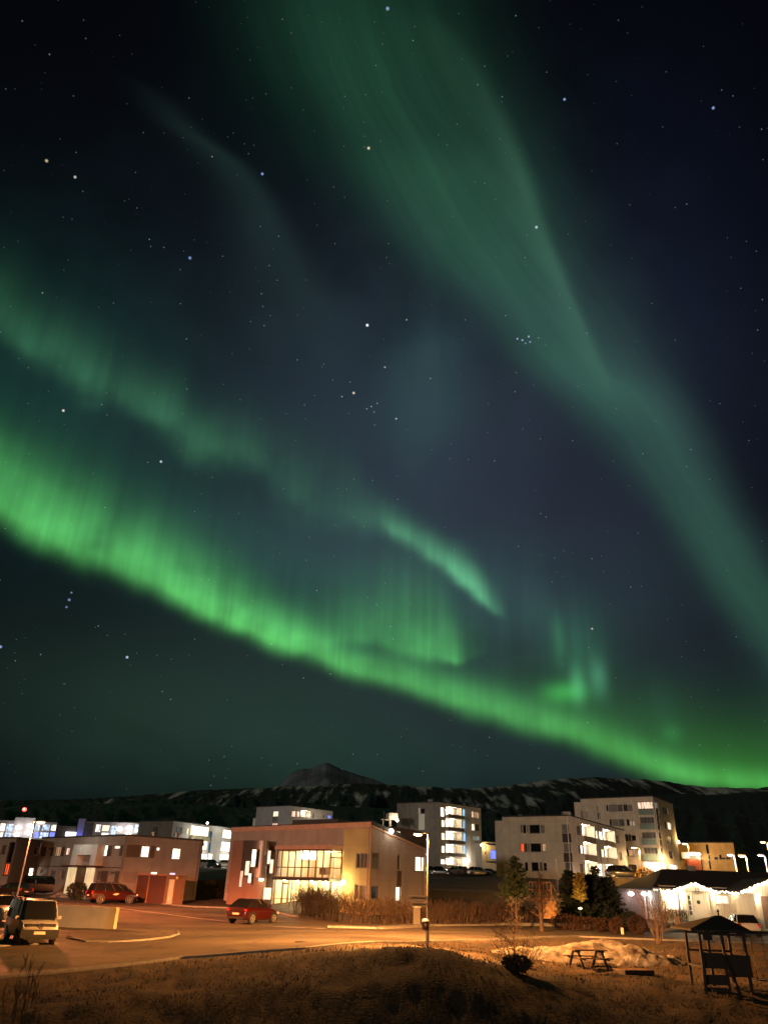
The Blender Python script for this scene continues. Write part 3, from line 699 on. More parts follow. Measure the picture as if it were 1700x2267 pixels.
# ---- R: white three storey block of flats on the right
zb = gh(at(1180, 1944, 128).x, 128) - .3
W1 = [(m1, 478, 435, 500, 555, G_dark), (m1, 508, 437, 556, 565, G_dark), (m1, 566, 440, 590, 555, G_blind), (m1, 602, 435, 758, 565, G_dark), (m1, 768, 440, 828, 555, G_blind),
      (m1, 474, 708, 520, 835, L_red, (.5,)), (m1, 528, 708, 575, 838, G_curtain), (m1, 582, 712, 608, 835, G_blind), (m1, 618, 708, 775, 838, G_dark), (m1, 792, 715, 848, 830, L_dim),
      (m1, 536, 985, 586, 1118, G_dark), (m1, 632, 985, 740, 1120, G_dark), (m1, 752, 988, 798, 1120, G_curtain), (m1, 808, 995, 862, 1112, G_dark, (), (.45,)),
      (m1, 1080, 432, 1186, 555, G_blind, (), ()), (m1, 1110, 715, 1215, 835, G_blind), (m1, 1128, 990, 1235, 1120, G_curtain, (), (.3,))]
W2 = [(m2, 155, 525, 215, 640, G_curtain), (m2, 406, 585, 434, 690, L_white), (m2, 452, 596, 500, 706, L_white, (.5,)), (m2, 668, 650, 716, 750, G_curtain),
      (m2, 180, 770, 206, 885, G_dark), (m2, 208, 775, 244, 890, L_white), (m2, 455, 820, 478, 930, G_dark), (m2, 482, 828, 520, 935, L_warm, (.5,)), (m2, 712, 870, 748, 970, G_curtain, (.5,)), (m2, 196, 1022, 250, 1140, G_curtain), (m2, 712, 1090, 765, 1122, G_curtain)]
LOGR = [(m2, 225, 512, 390, 662), (m2, 502, 578, 655, 722), (m2, 248, 746, 412, 900), (m2, 526, 800, 680, 946), (m2, 270, 990, 430, 1225), (m2, 545, 1035, 700, 1190)]
def lr(i, f, z0, z1): return [tuple(clampr(f.rect(*l), f, z0, z1)) + (1.4,) for l in LOGR] + [tuple(clampr(f.rect(m2, 440, 1018, 535, 1212), f, z0, z1)) + (.6,)] if i == 1 else []
def recolour(root, f, k, rects, m, name, d=.03):
    for r in rects:
        q = MB(); u0, u1, a_, b_ = f.rect(k, *r); fbox(q, f, u0, u1, a_, b_, .004, d); q.build(name, m, root)
RT_, FR_, ZR = make('apartment_building', 'white three storey block of flats with six brightly lit balconies, behind the conifers', 'apartment building', [(1111, 1809), (1259, 1806), (1381, 1839)], 126, zb,
                    [WARM_R, WHITE_R, WARM_R], {0: W1, 1: W2}, 'apartment blocks on the hillside', extra_holes=lr)
for l in LOGR:
    r = clampr(FR_[1].rect(*l), FR_[1], zb, ZR); loggia(RT_, FR_[1], r, WHITE_R, power=760)
r = clampr(FR_[1].rect(m2, 440, 1018, 535, 1212), FR_[1], zb, ZR); window(FR_[1], r, RT_, L_white, FR_w, (.33, .66), (.5,), depth=.58, name='entrance_door', sill=False)
recolour(RT_, FR_[1], m2, [(252, 672, 400, 745), (522, 725, 655, 790), (268, 908, 418, 988), (555, 950, 690, 1025)], PANEL, 'parapet', .10)
recolour(RT_, FR_[0], m1, [(1092, 566, 1222, 698), (1112, 850, 1238, 984)], mat('dark_panel', lin(62, 48, 42), .6, .1, 2), 'cladding_panel', .03)
# stair block stepping down on its left
q = MB(); b_ = FR_[0].P(0, 0, -1.0); a_ = at(1095, 1817, b_.y + .6); ff = Fac(a_, b_)
fbox(q, ff, 0, ff.L - .05, zb - 1.5, a_.z, -7, 0); q.build('stair_block', WARM_R, RT_)
q = MB(); fbox(q, ff, -1.8, -.01, ZR - 4.0, ZR - 3.85, -4, -.6); fbox(q, ff, -1.8, -.01, ZR - 6.7, ZR - 6.55, -4, -.6); fbox(q, ff, -1.75, -1.68, ZR - 6.55, ZR - 4.0, -.72, -.62); q.build('side_balcony', FR_g, RT_)
q = MB(); c = FR_[0].P(FR_[0].L * .86, ZR + .16, -3); q.box(c + Vector((0, 0, .35)), (1.2, 1.2, .7)); q.build('roof_vent', CONC, RT_); q = MB(); q.box(c + Vector((3.2, 1, .5)), (.9, .9, 1.0)); q.build('roof_vent', CONC, RT_)

# ---- T: tall block behind it
zt_b = gh(at(1440, 1900, 158).x, 158) - .3
T0 = [(m2, 418, 258, 442, 332, G_curtain), (m2, 424, 345, 460, 436, G_dark), (m2, 440, 448, 462, 490, G_dark), (m2, 540, 250, 566, 330, G_dark), (m2, 572, 245, 686, 335, G_blind), (m2, 688, 243, 756, 332, G_curtain), (m2, 764, 240, 818, 330, G_dark, (.5,)), (m2, 822, 246, 882, 326, G_blind, (), (.35,)),
      (m2, 582, 436, 612, 522, G_dark), (m2, 615, 436, 700, 524, G_blind), (m2, 704, 434, 778, 526, G_curtain), (m2, 806, 434, 842, 524, G_dark), (m2, 846, 455, 880, 524, L_green), (m2, 882, 456, 912, 526, L_dim),
      (m2, 780, 628, 826, 724, G_dark, (.5,)), (m2, 828, 628, 866, 722, G_curtain), (m2, 870, 645, 930, 716, G_dark), (m2, 796, 824, 834, 922, G_dark), (m2, 836, 832, 934, 920, L_dim, (.5,)), (m2, 826, 1030, 940, 1124, G_curtain, (.3, .6)),
      (m2, 946, 208, 1150, 300, L_pink, (.2, .4, .6, .8)), (m2, 984, 408, 1168, 490, G_curtain, (.25, .5, .75)), (m2, 1004, 606, 1190, 688, G_curtain, (.25, .5, .75)), (m2, 1030, 808, 1212, 890, G_curtain, (.25, .5, .75)), (m2, 1035, 992, 1246, 1130, L_white, (.5,))]
T1 = [(m2, 1170, 212, 1218, 290, L_green), (m2, 1188, 308, 1235, 380, G_blind), (m2, 1202, 410, 1240, 490, G_dark), (m2, 1216, 508, 1256, 580, G_curtain), (m2, 1228, 610, 1270, 692, G_dark), (m2, 1240, 706, 1280, 778, G_curtain), (m2, 1254, 812, 1290, 890, G_dark), (m2, 1262, 1000, 1335, 1100, L_warm),
      (m2, 1282, 284, 1350, 372, G_curtain, (.5,)), (m2, 1308, 470, 1344, 562, G_dark), (m2, 1348, 480, 1396, 572, L_cream), (m2, 1336, 664, 1412, 750, G_curtain, (.33, .66)), (m2, 1366, 862, 1420, 950, G_dark, (.5,)), (m2, 1372, 1030, 1470, 1100, L_white, (.3, .7))]
RT2, FT, ZT = make('apartment_building', 'tallest pale block of flats with teal panelled corner balconies, behind the white block', 'apartment building', [(1284, 1769), (1444, 1763), (1488, 1780)], 155, zt_b,
                   [WARM_R, WARM_R, WARM_R], {0: T0, 1: T1}, 'apartment blocks on the hillside')
for (x0, y0, x1, y1) in [(966, 305, 1160, 378), (984, 498, 1178, 570), (1008, 698, 1200, 772), (1030, 898, 1222, 978)]:
    q = MB(); r = FT[0].rect(m2, x0, y0, x1, y1); fbox(q, FT[0], r[0], min(r[1], FT[0].L - .05), r[2], r[3], .004, .12); q.build('balcony_panel', TEAL, RT2)
q = MB(); b_ = FT[0].P(0, 0, -1.0); a_ = at(1270, 1776, b_.y + .6); ff = Fac(a_, b_)
fbox(q, ff, 0, ff.L - .05, zt_b - 1.5, a_.z, -7, 0); q.build('stair_block', WARM_R, RT2)
q = MB(); q.tube([FT[1].P(.35, ZT - 1.5, .12), FT[1].P(.35, zt_b, .12)], .07, 6); q.build('drainpipe', FR_w, RT2)
q = MB(); c = FT[1].P(FT[1].L - .3, zt_b + 7.0, .35); q.lathe(c, [(.06, -.3), (.14, -.26), (.14, .2), (.05, .26)], 10); q.build('wall_lamp', LAMPG, RT2)
lamp(RT2, FT[1].P(FT[1].L - .3, zt_b + 7.6, .9), 260, (1, .62, .18), .2, name='wall_light')

# ---- M: grey tower with stacked lit balconies
zm_b = gh(at(985, 1930, 172).x, 172) - .2
M0 = [(k6, 1085, 245, 1160, 340, G_dark)]
M1 = [(k7, 500, 180, 556, 320, L_white), (k7, 515, 368, 562, 470, L_warm), (k7, 515, 555, 564, 660, L_warm), (k7, 515, 745, 566, 850, L_warm), (k7, 505, 945, 572, 1020, L_white),
      (k7, 822, 208, 862, 350, L_sky), (k7, 828, 368, 868, 538, L_sky), (k7, 830, 556, 872, 722, L_sky), (k7, 834, 745, 874, 910, L_sky),
      (k7, 955, 240, 990, 332, L_pink), (k7, 993, 250, 1068, 345, L_dim, (.5,)), (k7, 955, 422, 1004, 522, L_cream), (k7, 1006, 428, 1074, 526, G_curtain), (k7, 972, 605, 1080, 670, L_green, (.5,))]
LOGM = [(k7, 572, 180, 806, 340), (k7, 572, 352, 806, 528), (k7, 574, 540, 812, 716), (k7, 576, 728, 816, 904), (k7, 580, 930, 810, 1030)]
def lm(i, f, z0, z1): return [tuple(clampr(f.rect(*l), f, z0, z1)) + (1.6,) for l in LOGM] if i == 1 else []
RM, FM, ZM = make('apartment_building', 'dark grey tower with one bright column of stacked balconies and blue stair glass', 'apartment building', [(879, 1779), (972, 1776), (1064, 1789)], 180, zm_b,
                  [GREY_R, WARM_R, GREY_R], {0: M0, 1: M1}, 'apartment blocks on the hillside', extra_holes=lm)
for j, l in enumerate(LOGM):
    r = clampr(FM[1].rect(*l), FM[1], zm_b, ZM); h_ = r[3] - r[2]
    loggia(RM, FM[1], r, WHITE_R, dep=1.6, power=420, col=(1, .85, .60))
    if j < 4:
        q = MB(); ua, ub, za, zb_ = r; fbox(q, FM[1], ua, ub, za - .02, za + h_ * .27, .9, .96); fbox(q, FM[1], ua, ua + .06, za - .02, za + h_ * .27, .05, .9); fbox(q, FM[1], ub - .06, ub, za - .02, za + h_ * .27, .05, .9); q.build('balcony_rail', PANEL, RM)
        q = MB(); fbox(q, FM[1], ua - .1, ub + .1, za - .20, za - .03, .0, 1.0); q.build('balcony_slab', FR_w, RM)
recolour(RM, FM[1], k7, [(872, 200, 938, 950)], WHITE_R, 'pale_wall_panel', .04)
recolour(RM, FM[0], k6, [(1045, 240, 1084, 345), (1050, 350, 1160, 640)], FR_w, 'window_panel', .03)
q = MB(); c = FM[0].P(FM[0].L * .68, ZM + .16, -2); q.box(c + Vector((0, 0, .3)), (1, 1, .8)); q.build('roof_vent', CONC, RM)
q = MB(); r = FM[1].rect(k7, 815, 930, 920, 1025); c = FM[1].P((r[0] + r[1]) / 2, r[3] - .5, .5); q.ball(c, .42, 12, 8); q.build('globe_lamp', LAMPG, RM); lamp(RM, c + FM[1].n * 1.2, 420, (1, .86, .66), .3, name='entrance_light')
# balcony wing on the left of the tower, in front of it
a_ = at(*k6(500, 620), 176); ff = Fac((a_.x, 176), (a_.x + 2.0, 176.4)); zz = at(*k6(580, 330), 176).z
q = MB(); fbox(q, ff, 0, 2.0, zz - 1.35, zz, -3, 0); fbox(q, ff, 0, 2.0, zz - 3.4, zz - 3.2, -3, 0); fbox(q, ff, .15, .3, zz - 3.2, zz - 1.35, -.3, -.05); fbox(q, ff, .45, .55, zz - 3.2, zz - 1.35, -.3, -.05); fbox(q, ff, -1.7, 0, zz - 1.5, zz - 1.35, -.3, -.1); fbox(q, ff, -1.3, -1.15, zz - 5, zz - 1.5, -.3, -.1); q.build('balcony', WARM_R, RM)
q = MB(); c = at(*k6(655, 468), 175.6); q.ball(c, .30, 12, 8); q.build('globe_lamp', LAMPG, RM); lamp(RM, c + Vector((0, -.7, 0)), 420, (1, .85, .62), .25, name='balcony_light')

# ---- small warm house between tower and white block, with a blue lit window
a_ = at(1066, 1864, 168); b_ = at(1125, 1866, 168.8); zz = a_.z; zw = gh(a_.x, 168) - .2
ff = Fac(a_, b_)
sp = [(k7, 1228, 812, 1345, 940, L_blue), (k7, 1040, 800, 1090, 895, L_cream), (k7, 1145, 835, 1166, 885, G_dark)]
wl = [(clampr(ff.rect(*s_[:5]), ff, zw, zz), s_[5]) for s_ in sp]
wl = [w for w in wl if w[0]]
RW, _ = building('house', 'low cream house with a blue glowing window, between grey tower and white flats', 'house', [a_, b_], [zz, zz], zw, [WARM_R, WARM_R], {0: [w[0] for w in wl]}, [ff.P(ff.L, 0, -5), ff.P(0, 0, -5)])
for r, pn in wl: window(ff, r, RW, pn, FR_w, depth=.2)
r = ff.rect(k7, 1100, 690, 1110, 700); q = MB(); c = ff.P(r[0] - .2, zz - .6, .3); q.lathe(c, [(.08, -.2), (.14, .1), (.05, .2)], 8); q.build('wall_lamp', LAMPG, RW); lamp(RW, ff.P(.6, zz - .9, .9), 170, (1, .66, .22), .15, name='wall_light')

# ---- far right yellow lit building
zf_b = gh(at(1580, 1925, 190).x, 190) - .2
F0 = [(m3, 618, 220, 665, 380, G_dark), (m3, 655, 396, 685, 470, G_dark), (m3, 668, 488, 700, 640, G_dark), (m3, 752, 432, 815, 475, G_dark, (.5,)), (m3, 838, 392, 880, 475, G_dark), (m3, 884, 440, 940, 475, G_dark, (.5,)), (m3, 952, 438, 1020, 475, G_dark, (.5,)), (m3, 360, 408, 520, 462, L_green, (.5,))]
RF, FF, ZF = make('office_building', 'wide ochre lit building behind the street lamps at the right edge', 'building', [(1499, 1866), (1622, 1866), (1655, 1886)], 190, zf_b, [plaster('ochre_render', (196, 158, 104))] * 2 + [GREY_R], {0: F0})
q = MB(); r = FF[0].rect(m3, 245, 375, 545, 462); fbox(q, FF[0], r[0], r[1], r[3] - .5, r[3] + .2, .05, 2.2); fbox(q, FF[0], r[0], r[0] + 1.6, r[2], r[3] - .5, .05, 2.0); fbox(q, FF[0], r[1] - .3, r[1], r[2] - 4, r[3] - .5, 1.6, 2.0); q.build('entrance_canopy', WHITE_R, RF)
for x in (360, 505):
    q = MB(); rr = FF[0].px(*m3(x, 385), 2.3); c = FF[0].P(rr[0], rr[1], 2.4); q.ball(c, .32, 10, 6, (1.2, 1, .7)); q.build('flood_lamp', LAMPG, RF); lamp(RF, c + FF[0].n * .6 - Vector((0, 0, .4)), 420, (1, .75, .45), .25, name='flood_light')
q = MB(); r = FF[0].rect(m3, 312, 470, 522, 650, 2.4); fbox(q, FF[0], r[0], r[1], r[2] - 3, r[3], .05, 2.4); q.build('porch', mat('red_brown_boards', lin(150, 62, 26), .7, .12, 3), RF)

lamp(RF, FF[0].P(FF[0].L * .6, zf_b + 7, 14), 3000, (1, .55, .14), .4, name='added_front_flood')  # added flood without a fixture, washes the front with warm light

def downpipe(root, f, u, z0, z1, m=FR_g): q = MB(); q.tube([f.P(u, z0, .09), f.P(u, z1, .09)], .055, 6); q.build('downpipe', m, root)
def antenna(root, p, h=2.2):
    q = MB(); q.tube([p, p + Vector((0, 0, h))], .03, 5)
    for k_ in range(4): q.tube([p + Vector((-.5 + .06 * k_, 0, h - .1 - .22 * k_)), p + Vector((.5 - .06 * k_, 0, h - .1 - .22 * k_))], .015, 4)
    q.build('antenna', FR_d, root)
for f_ in FR_: downpipe(RT_, f_, f_.L - .35, zb, ZR, FR_w)
downpipe(RT_, FR_[1], FR_[1].L * .47, zb, ZR, FR_g); downpipe(RT2, FT[0], FT[0].L * .25, zt_b, ZT, FR_w); downpipe(RM, FM[0], FM[0].L * .3, zm_b, ZM, FR_g)
antenna(RT2, FT[0].P(FT[0].L * .5, ZT, -4)); antenna(RT_, FR_[0].P(FR_[0].L * .35, ZR, -4)); antenna(RM, FM[0].P(FM[0].L * .4, ZM, -3), 2.6)

# ---- far left terraces with blue lit balconies
def terrace(label, x0, y0, x1, y1, Y, specs, wm, xm=None):
    p0 = at(x0, y0, Y); p1 = atz(x1, y1, p0.z); f = Fac(p0, p1); zb_ = gh(p0.x, Y) - .3; zt_ = p0.z
    wl = [(clampr(f.rect(*s_[:5]), f, zb_, zt_), s_) for s_ in specs]; wl = [w for w in wl if w[0]]
    r_, _ = building('apartment_building', label, 'apartment building', [p0, p1], [zt_, zt_], zb_, [wm, wm], {0: [w[0] for w in wl]}, [f.P(f.L, 0, -12), f.P(0, 0, -12)], 'apartment blocks on the hillside')
    for r, s_ in wl: window(f, r, r_, s_[5], FR_w, s_[6] if len(s_) > 6 else (), (), depth=.2, fw=.12)
    return r_, f, zt_
L_mix = glow('lit_balcony_blue_white', (.55, .72, 1.0), 1.0, .8, (.8, .8, .8)); L_bw = glow('lit_balcony_white', (1, .95, .85), 1.3, .7, (.9, .9, .9))
r4, f4, z4 = terrace('far left pale block with oval lamps and blue lit balconies behind the street lamp', -90, 1812, 128, 1821, 300,
    [(k0, 0, 415, 84, 535, L_white), (k0, 96, 420, 205, 540, L_mix), (k0, 0, 545, 50, 620, L_white), (k0, 72, 548, 180, 618, L_mix), (k0, 510, 430, 590, 530, L_mix), (k0, 620, 430, 735, 530, L_mix), (k0, 750, 432, 830, 530, L_bw), (k0, 500, 545, 575, 632, L_blue), (k0, 585, 545, 715, 640, L_mix), (k0, 728, 545, 815, 632, L_blue)], LILAC)
for (x, y) in [(275, 472), (447, 450), (248, 585), (420, 560)]:
    u_, z_ = f4.px(*k0(x, y), .4); q = MB(); q.ball(f4.P(u_, z_, .4), 1.0, 12, 8, (1.1, .5, .62)); q.build('wall_lamp', glow('oval_lamp_glass', (1, .95, .85), 5, 0), r4)
    lamp(r4, f4.P(u_, z_, 2.2), 300, (1, .9, .8), .4, name='wall_light')
q = MB(); u0, _z = f4.px(*k0(220, 400)); u1, _z = f4.px(*k0(520, 400)); fbox(q, f4, u0, u1, z4 - 8, z4 + 1.2, -10, .25); q.build('stair_block', LILAC, r4)
q = MB(); u0 = f4.L; fbox(q, f4, u0 + .02, u0 + 7, z4 - 14, z4 - 1.0, -11, -.4); q.build('side_wing', DGREY, r4)
q = MB(); u_, z_ = f4.px(*k0(970, 600)); u2, _z = f4.px(*k0(1155, 600)); fbox(q, f4, u_, u2, z_ - .2, z_ + 1.3, .2, .6); q.build('light_strip', glow('light_strip_glass', (.95, .92, 1.0), 4, 0), r4)
r5, f5, z5 = terrace('pale block with a blue lit end wall, behind the long brown building', 185, 1819, 309, 1822, 290,
    [(k0, 1270, 450, 1335, 505, L_dim), (k0, 1405, 430, 1485, 545, L_bw), (k0, 1500, 440, 1612, 535, L_cream), (k0, 1400, 555, 1480, 600, G_blind), (k0, 1490, 550, 1600, 605, L_bw), (k3, 290, 315, 380, 470, L_mix), (k3, 645, 300, 725, 420, L_mix)], LILAC)
for (x, y) in [(432, 366), (580, 345), (562, 446)]:
    u_, z_ = f5.px(*k3(x, y), .4); q = MB(); q.ball(f5.P(u_, z_, .4), 1.0, 12, 8, (1.1, .5, .62)); q.build('wall_lamp', bpy.data.materials['oval_lamp_glass'], r5); lamp(r5, f5.P(u_, z_, 2.2), 300, (1, .9, .8), .4, name='wall_light')
u_, z_ = f5.px(*k0(1200, 500)); q = MB(); fbox(q, f5, u_ - 1.3, u_ + 1.2, z5 - 14, z5 + .9, -4, .6); q.build('end_wall', mat('blue_lilac_render', lin(150, 146, 190), .8, .1, 1), r5); lamp(r5, f5.P(u_ - .2, z5 - 5.5, 2.2), 260, (.25, .3, 1), .3, name='blue_light')
q = MB(); u0, _z = f5.px(*k0(1260, 400)); u1, _z = f5.px(*k0(1390, 400)); fbox(q, f5, u0, u1, z5 - 14, z5 - .2, .01, .3); q.build('dark_bay', DGREY, r5)

# ---- B3: white block with large lit windows between the brown and the pink building
z3b = gh(at(470, 1918, 172).x, 172) - .3
B30 = [(k3, 922, 330, 995, 478, G_curtain)]
B31 = [(k3, 1262, 335, 1350, 430, G_curtain, (.3,)), (k4, 100, 358, 130, 440, L_warm), (k4, 155, 325, 422, 470, L_white, (.5,)), (k4, 622, 378, 755, 508, L_white), (k4, 315, 545, 398, 680, L_white), (k4, 598, 555, 736, 700, L_white), (k4, 290, 728, 400, 822, L_white, (.5,)), (k4, 410, 728, 480, 822, L_white), (k4, 580, 735, 720, 830, L_white, (.5,)),
       (k4, 425, 400, 466, 545, mat('blue_glass', lin(52, 104, 150), .3, .15, 1)), (k4, 408, 560, 446, 712, bpy.data.materials['blue_glass'])]
R3, F3, Z3 = make('apartment_building', 'white block with big glaring square windows, between the brown and pink buildings', 'apartment building', [(310, 1819), (385, 1818), (533, 1836)], 172, z3b, [GREY_R, WHITE_R, GREY_R], {0: B30, 1: B31}, 'apartment blocks on the hillside')
q = MB(); r = F3[1].rect(k4, 140, 475, 410, 540, .5); fbox(q, F3[1], r[0], r[1], r[2], r[3], .01, 1.1); q.build('balcony_rail', mat('tan_panel', lin(170, 160, 130), .6, .1, 2), R3)
for (x, y) in [(165, 530), (295, 540), (395, 280)]:
    u_, z_ = F3[1].px(*k4(x, y), 1.2); q = MB(); c = F3[1].P(u_, min(z_, Z3 + .5), 1.2); q.ball(c, .22, 10, 6); q.build('spot_lamp', LAMPG, R3)
for (u_, z_, p_) in [(F3[1].L * .42, z3b + 3.2, 420), (F3[1].L * .8, z3b + 3.2, 420), (F3[1].L * .25, z3b + 7.5, 200), (F3[1].L * .65, z3b + 9.0, 220)]:
    lamp(R3, F3[1].P(u_, z_, 2.6), p_, (1, .95, .84), .3, name='wall_light')

# ---- B2: lilac block on the hill behind the pink building
z2b = gh(at(640, 1830, 200).x, 200) - .3
B20 = [(k4, 1355, 105, 1436, 185, L_cream, (.5,)), (k4, 1352, 190, 1430, 262, G_blind), (k4, 1342, 280, 1420, 348, L_pink, (.3, .6))]
B21 = [(k5, 308, 100, 368, 190, L_pink, (.5,)), (k5, 385, 105, 430, 190, L_pink), (k5, 616, 130, 636, 218, mat('teal_glass', lin(30, 84, 96), .2, .1, 1)), (k5, 765, 155, 788, 210, G_curtain), (k5, 838, 165, 886, 216, L_blue)]
def lb2(i, f, z0, z1): return [tuple(clampr(f.rect(k5, 440, 95, 582, 195), f, z0, z1)) + (1.5,)] if i == 1 else []
R2, F2, Z2 = make('apartment_building', 'lilac grey block of flats seen just above the roof of the pink building', 'apartment building', [(569, 1787), (643, 1784), (737, 1796)], 200, z2b, [LILAC, WHITE_R, LILAC], {0: B20, 1: B21}, 'apartment blocks on the hillside', extra_holes=lb2)
loggia(R2, F2[1], clampr(F2[1].rect(k5, 440, 95, 582, 195), F2[1], z2b, Z2), WHITE_R, dep=1.5, power=150)
q = MB(); fbox(q, F2[0], -1.5, -.02, Z2 - 4.6, Z2 - 2.6, -3, -.6); fbox(q, F2[0], -1.5, -.02, Z2 - 7.6, Z2 - 7.1, -3, -.6); fbox(q, F2[0], -1.0, -.8, Z2 - 7.1, Z2 - 4.6, -.9, -.7); q.build('side_balcony', FR_w, R2)
lamp(R2, F2[1].P(F2[1].L * .5, Z2 - 3, 5), 500, (1, .8, .6), .3, name='wall_light')

# ---- L: long brown two storey building on the left, with a grey neighbour wing
BROWN = plaster('brown_render', (150, 138, 128)); BRN2 = plaster('grey_brown_render', (138, 128, 122)); BAND = mat('dark_brown_band', lin(84, 66, 52), .7, .12, 2)
zLb = gh(at(275, 1994, 88).x, 88) - .1
pC = at(285, 1850, 88); zL = pC.z
pA = at(95, 1856, 101); pD = at(449, 1862, 89.5); zA = at(95, 1856, 101).z; zD = pD.z
fa, fb = Fac(pA, pC), Fac(pC, pD)
LA = [(k0, 805, 755, 900, 900, L_dim, (.3, .6)), (k0, 960, 770, 1025, 885, L_pink, (.5,)), (k0, 700, 775, 760, 800, G_dark), (k3, 140, 600, 252, 768, L_white), (k3, 338, 606, 442, 662, L_cream), (k0, 600, 1095, 690, 1150, G_curtain), (k0, 735, 1100, 820, 1200, G_curtain, (.5,)), (k0, 890, 1105, 960, 1240, G_curtain, (.5,)), (k3, 85, 980, 170, 1120, G_curtain, (.5,)), (k3, 278, 985, 368, 1035, G_curtain)]
LB = [(k3, 745, 615, 868, 785, L_white), (k3, 970, 632, 1026, 690, L_white), (k3, 1200, 648, 1328, 815, L_white, (), (.2,))]
wa = win_list(None, fa, LA, zLb, min(zA, zL)); wb = win_list(None, fb, LB, zLb, min(zL, zD))
RL, _ = building('apartment_building', 'long brown two storey building with a white framed entrance, behind the red SUV', 'building', [pA, pC, pD], [zA, zL, zD], zLb, [BROWN, BRN2, BRN2], {0: [w[0] for w in wa], 1: [w[0] for w in wb]}, [fb.P(fb.L, 0, -12), fa.P(0, 0, -12)])
for r, pn, nv, nh in wa: window(fa, r, RL, pn, FR_g, nv, nh, depth=.2)
for r, pn, nv, nh in wb: window(fb, r, RL, pn, FR_g, nv, nh, depth=.2)
def band_rest(f, root, holes, u0, u1, a_, b_, m):
    """a painted band round the windows: pieces between the openings"""
    q = MB(); hs = sorted([h for h in holes if h[2] < b_ and h[3] > a_ and h[1] > u0 and h[0] < u1]); cur = u0
    for h in hs:
        if h[0] - .1 > cur: fbox(q, f, cur, h[0] - .1, a_, b_, .004, .03)
        cur = max(cur, h[1] + .1)
    if cur < u1: fbox(q, f, cur, u1, a_, b_, .004, .03)
    q.build('dark_band', m, root)
r = fa.rect(k0, 620, 765, 1030, 900); band_rest(fa, RL, [w[0] for w in wa], r[0], r[1], r[2], r[3], BAND)
r = fa.rect(k3, 262, 606, 478, 765); band_rest(fa, RL, [w[0] for w in wa], r[0], r[1], r[2], r[3], BAND)
r = fb.rect(k3, 515, 605, 1010, 788); band_rest(fb, RL, [w[0] for w in wb], max(r[0], .05), r[1], r[2], r[3], BAND)
r = fa.rect(k3, 170, 985, 440, 1150); band_rest(fa, RL, [w[0] for w in wa], r[0], r[1], r[2], r[3], BAND)
r = fb.rect(k3, 450, 995, 690, 1155); band_rest(fb, RL, [], max(r[0], .05), r[1], r[2], r[3], PANEL)
downpipe(RL, fa, fa.L - .2, zLb, zL - .1); downpipe(RL, fb, fb.L - .25, zLb, zD - .1)
for t_ in (.3, .62):
    q = MB(); c = fb.P(fb.L * t_, zL - .1, -3.5); q.lathe(c, [(.25, 0), (.25, .55), (.36, .58), (.36, .72), (.05, .8)], 10); q.build('roof_vent', METAL_G, RL)
# the white entrance surround, standing proud of the wall
q = MB(); r = fa.rect(k0, 1060, 728, 1425, 1035, .9); ri = fa.rect(k0, 1122, 880, 1325, 1035, .9)
fbox(q, fa, r[0], ri[0], r[2], r[3], .02, .9); fbox(q, fa, ri[1], r[1], r[2], r[3], .02, .9); fbox(q, fa, ri[0] + .002, ri[1] - .002, ri[3], r[3], .02, .9); q.build('entrance_surround', WHITE_R, RL)
q = MB(); rw = fa.rect(k0, 1140, 762, 1190, 812, .92); fbox(q, fa, rw[0], rw[1], rw[2], rw[3], .903, .93); q.build('square_window', L_green, RL)
q = MB(); fbox(q, fa, r[0] - .3, r[1] + .3, r[2] - .16, r[2] - .01, .02, 1.7); q.build('canopy', mat('canopy_boards', lin(80, 40, 24), .6, .1, 3), RL)
r1 = fa.rect(k0, 995, 1050, 1085, 1255, .3); r2 = fa.rect(k0, 1250, 1052, 1345, 1400, .3)
for rr in (r1, r2):
    q = MB(); fbox(q, fa, rr[0], rr[1], zLb - .2, r[2] - .2, .02, .3); q.build('lit_side_panel', glow('lit_door_glass', (1, .78, .42), .62, .25, (2, 2, .5)) if 'lit_door_glass' not in bpy.data.materials else bpy.data.materials['lit_door_glass'], RL)
q = MB(); fbox(q, fa, r1[1] + .3, r2[0] - .3, zLb - .2, r[2] - .2, .02, .08); q.build('door', BAND, RL)
lamp(RL, fa.P((r[0] + r[1]) / 2, r[3] + .6, 3.2), 130, (1, .97, .86), .15, name='entrance_light')
lamp(RL, fa.P((r1[1] + r2[0]) / 2, r[2] - .5, .9), 16, (1, .8, .45), .1, name='entrance_light')
q = MB(); fbox(q, fa, .1, fa.L - .01, at(*k0(1000, 1050), 95).z - .06, at(*k0(1000, 1050), 95).z + .04, .004, .04); q.build('floor_line', BAND, RL)
# grey wing at the left edge
pE = at(38, 1856, 94); zE = pE.z; p0 = at(-140, 1850, 104); p1 = at(94, 1856, 100.5)
f0, f1 = Fac(p0, pE), Fac(pE, p1); zEb = gh(pE.x, 94) - .2
S0 = [(k0, 30, 740, 92, 862, G_curtain), (k0, 112, 690, 235, 1000, G_dark), (k0, 60, 1000, 168, 1180, L_red, (.3, .7))]
S1 = [(k0, 515, 765, 610, 890, G_dark), (k0, 432, 1068, 545, 1205, L_white, (), (.5,))]
w0 = win_list(None, f0, S0, zEb, zE); w1 = win_list(None, f1, S1, zEb, zE)
RS, _ = building('apartment_building', 'grey house wing at the left edge, with a tall dark slot window over red glow', 'building', [p0, pE, p1], [zE] * 3, zEb, [BROWN, DGREY, DGREY], {0: [w[0] for w in w0], 1: [w[0] for w in w1]})  # right face in darker render: shade of turning from the lamp painted in
for r, pn, nv, nh in w0: window(f0, r, RS, pn, FR_d, nv, nh)
for r, pn, nv, nh in w1: window(f1, r, RS, pn, FR_g, nv, nh)

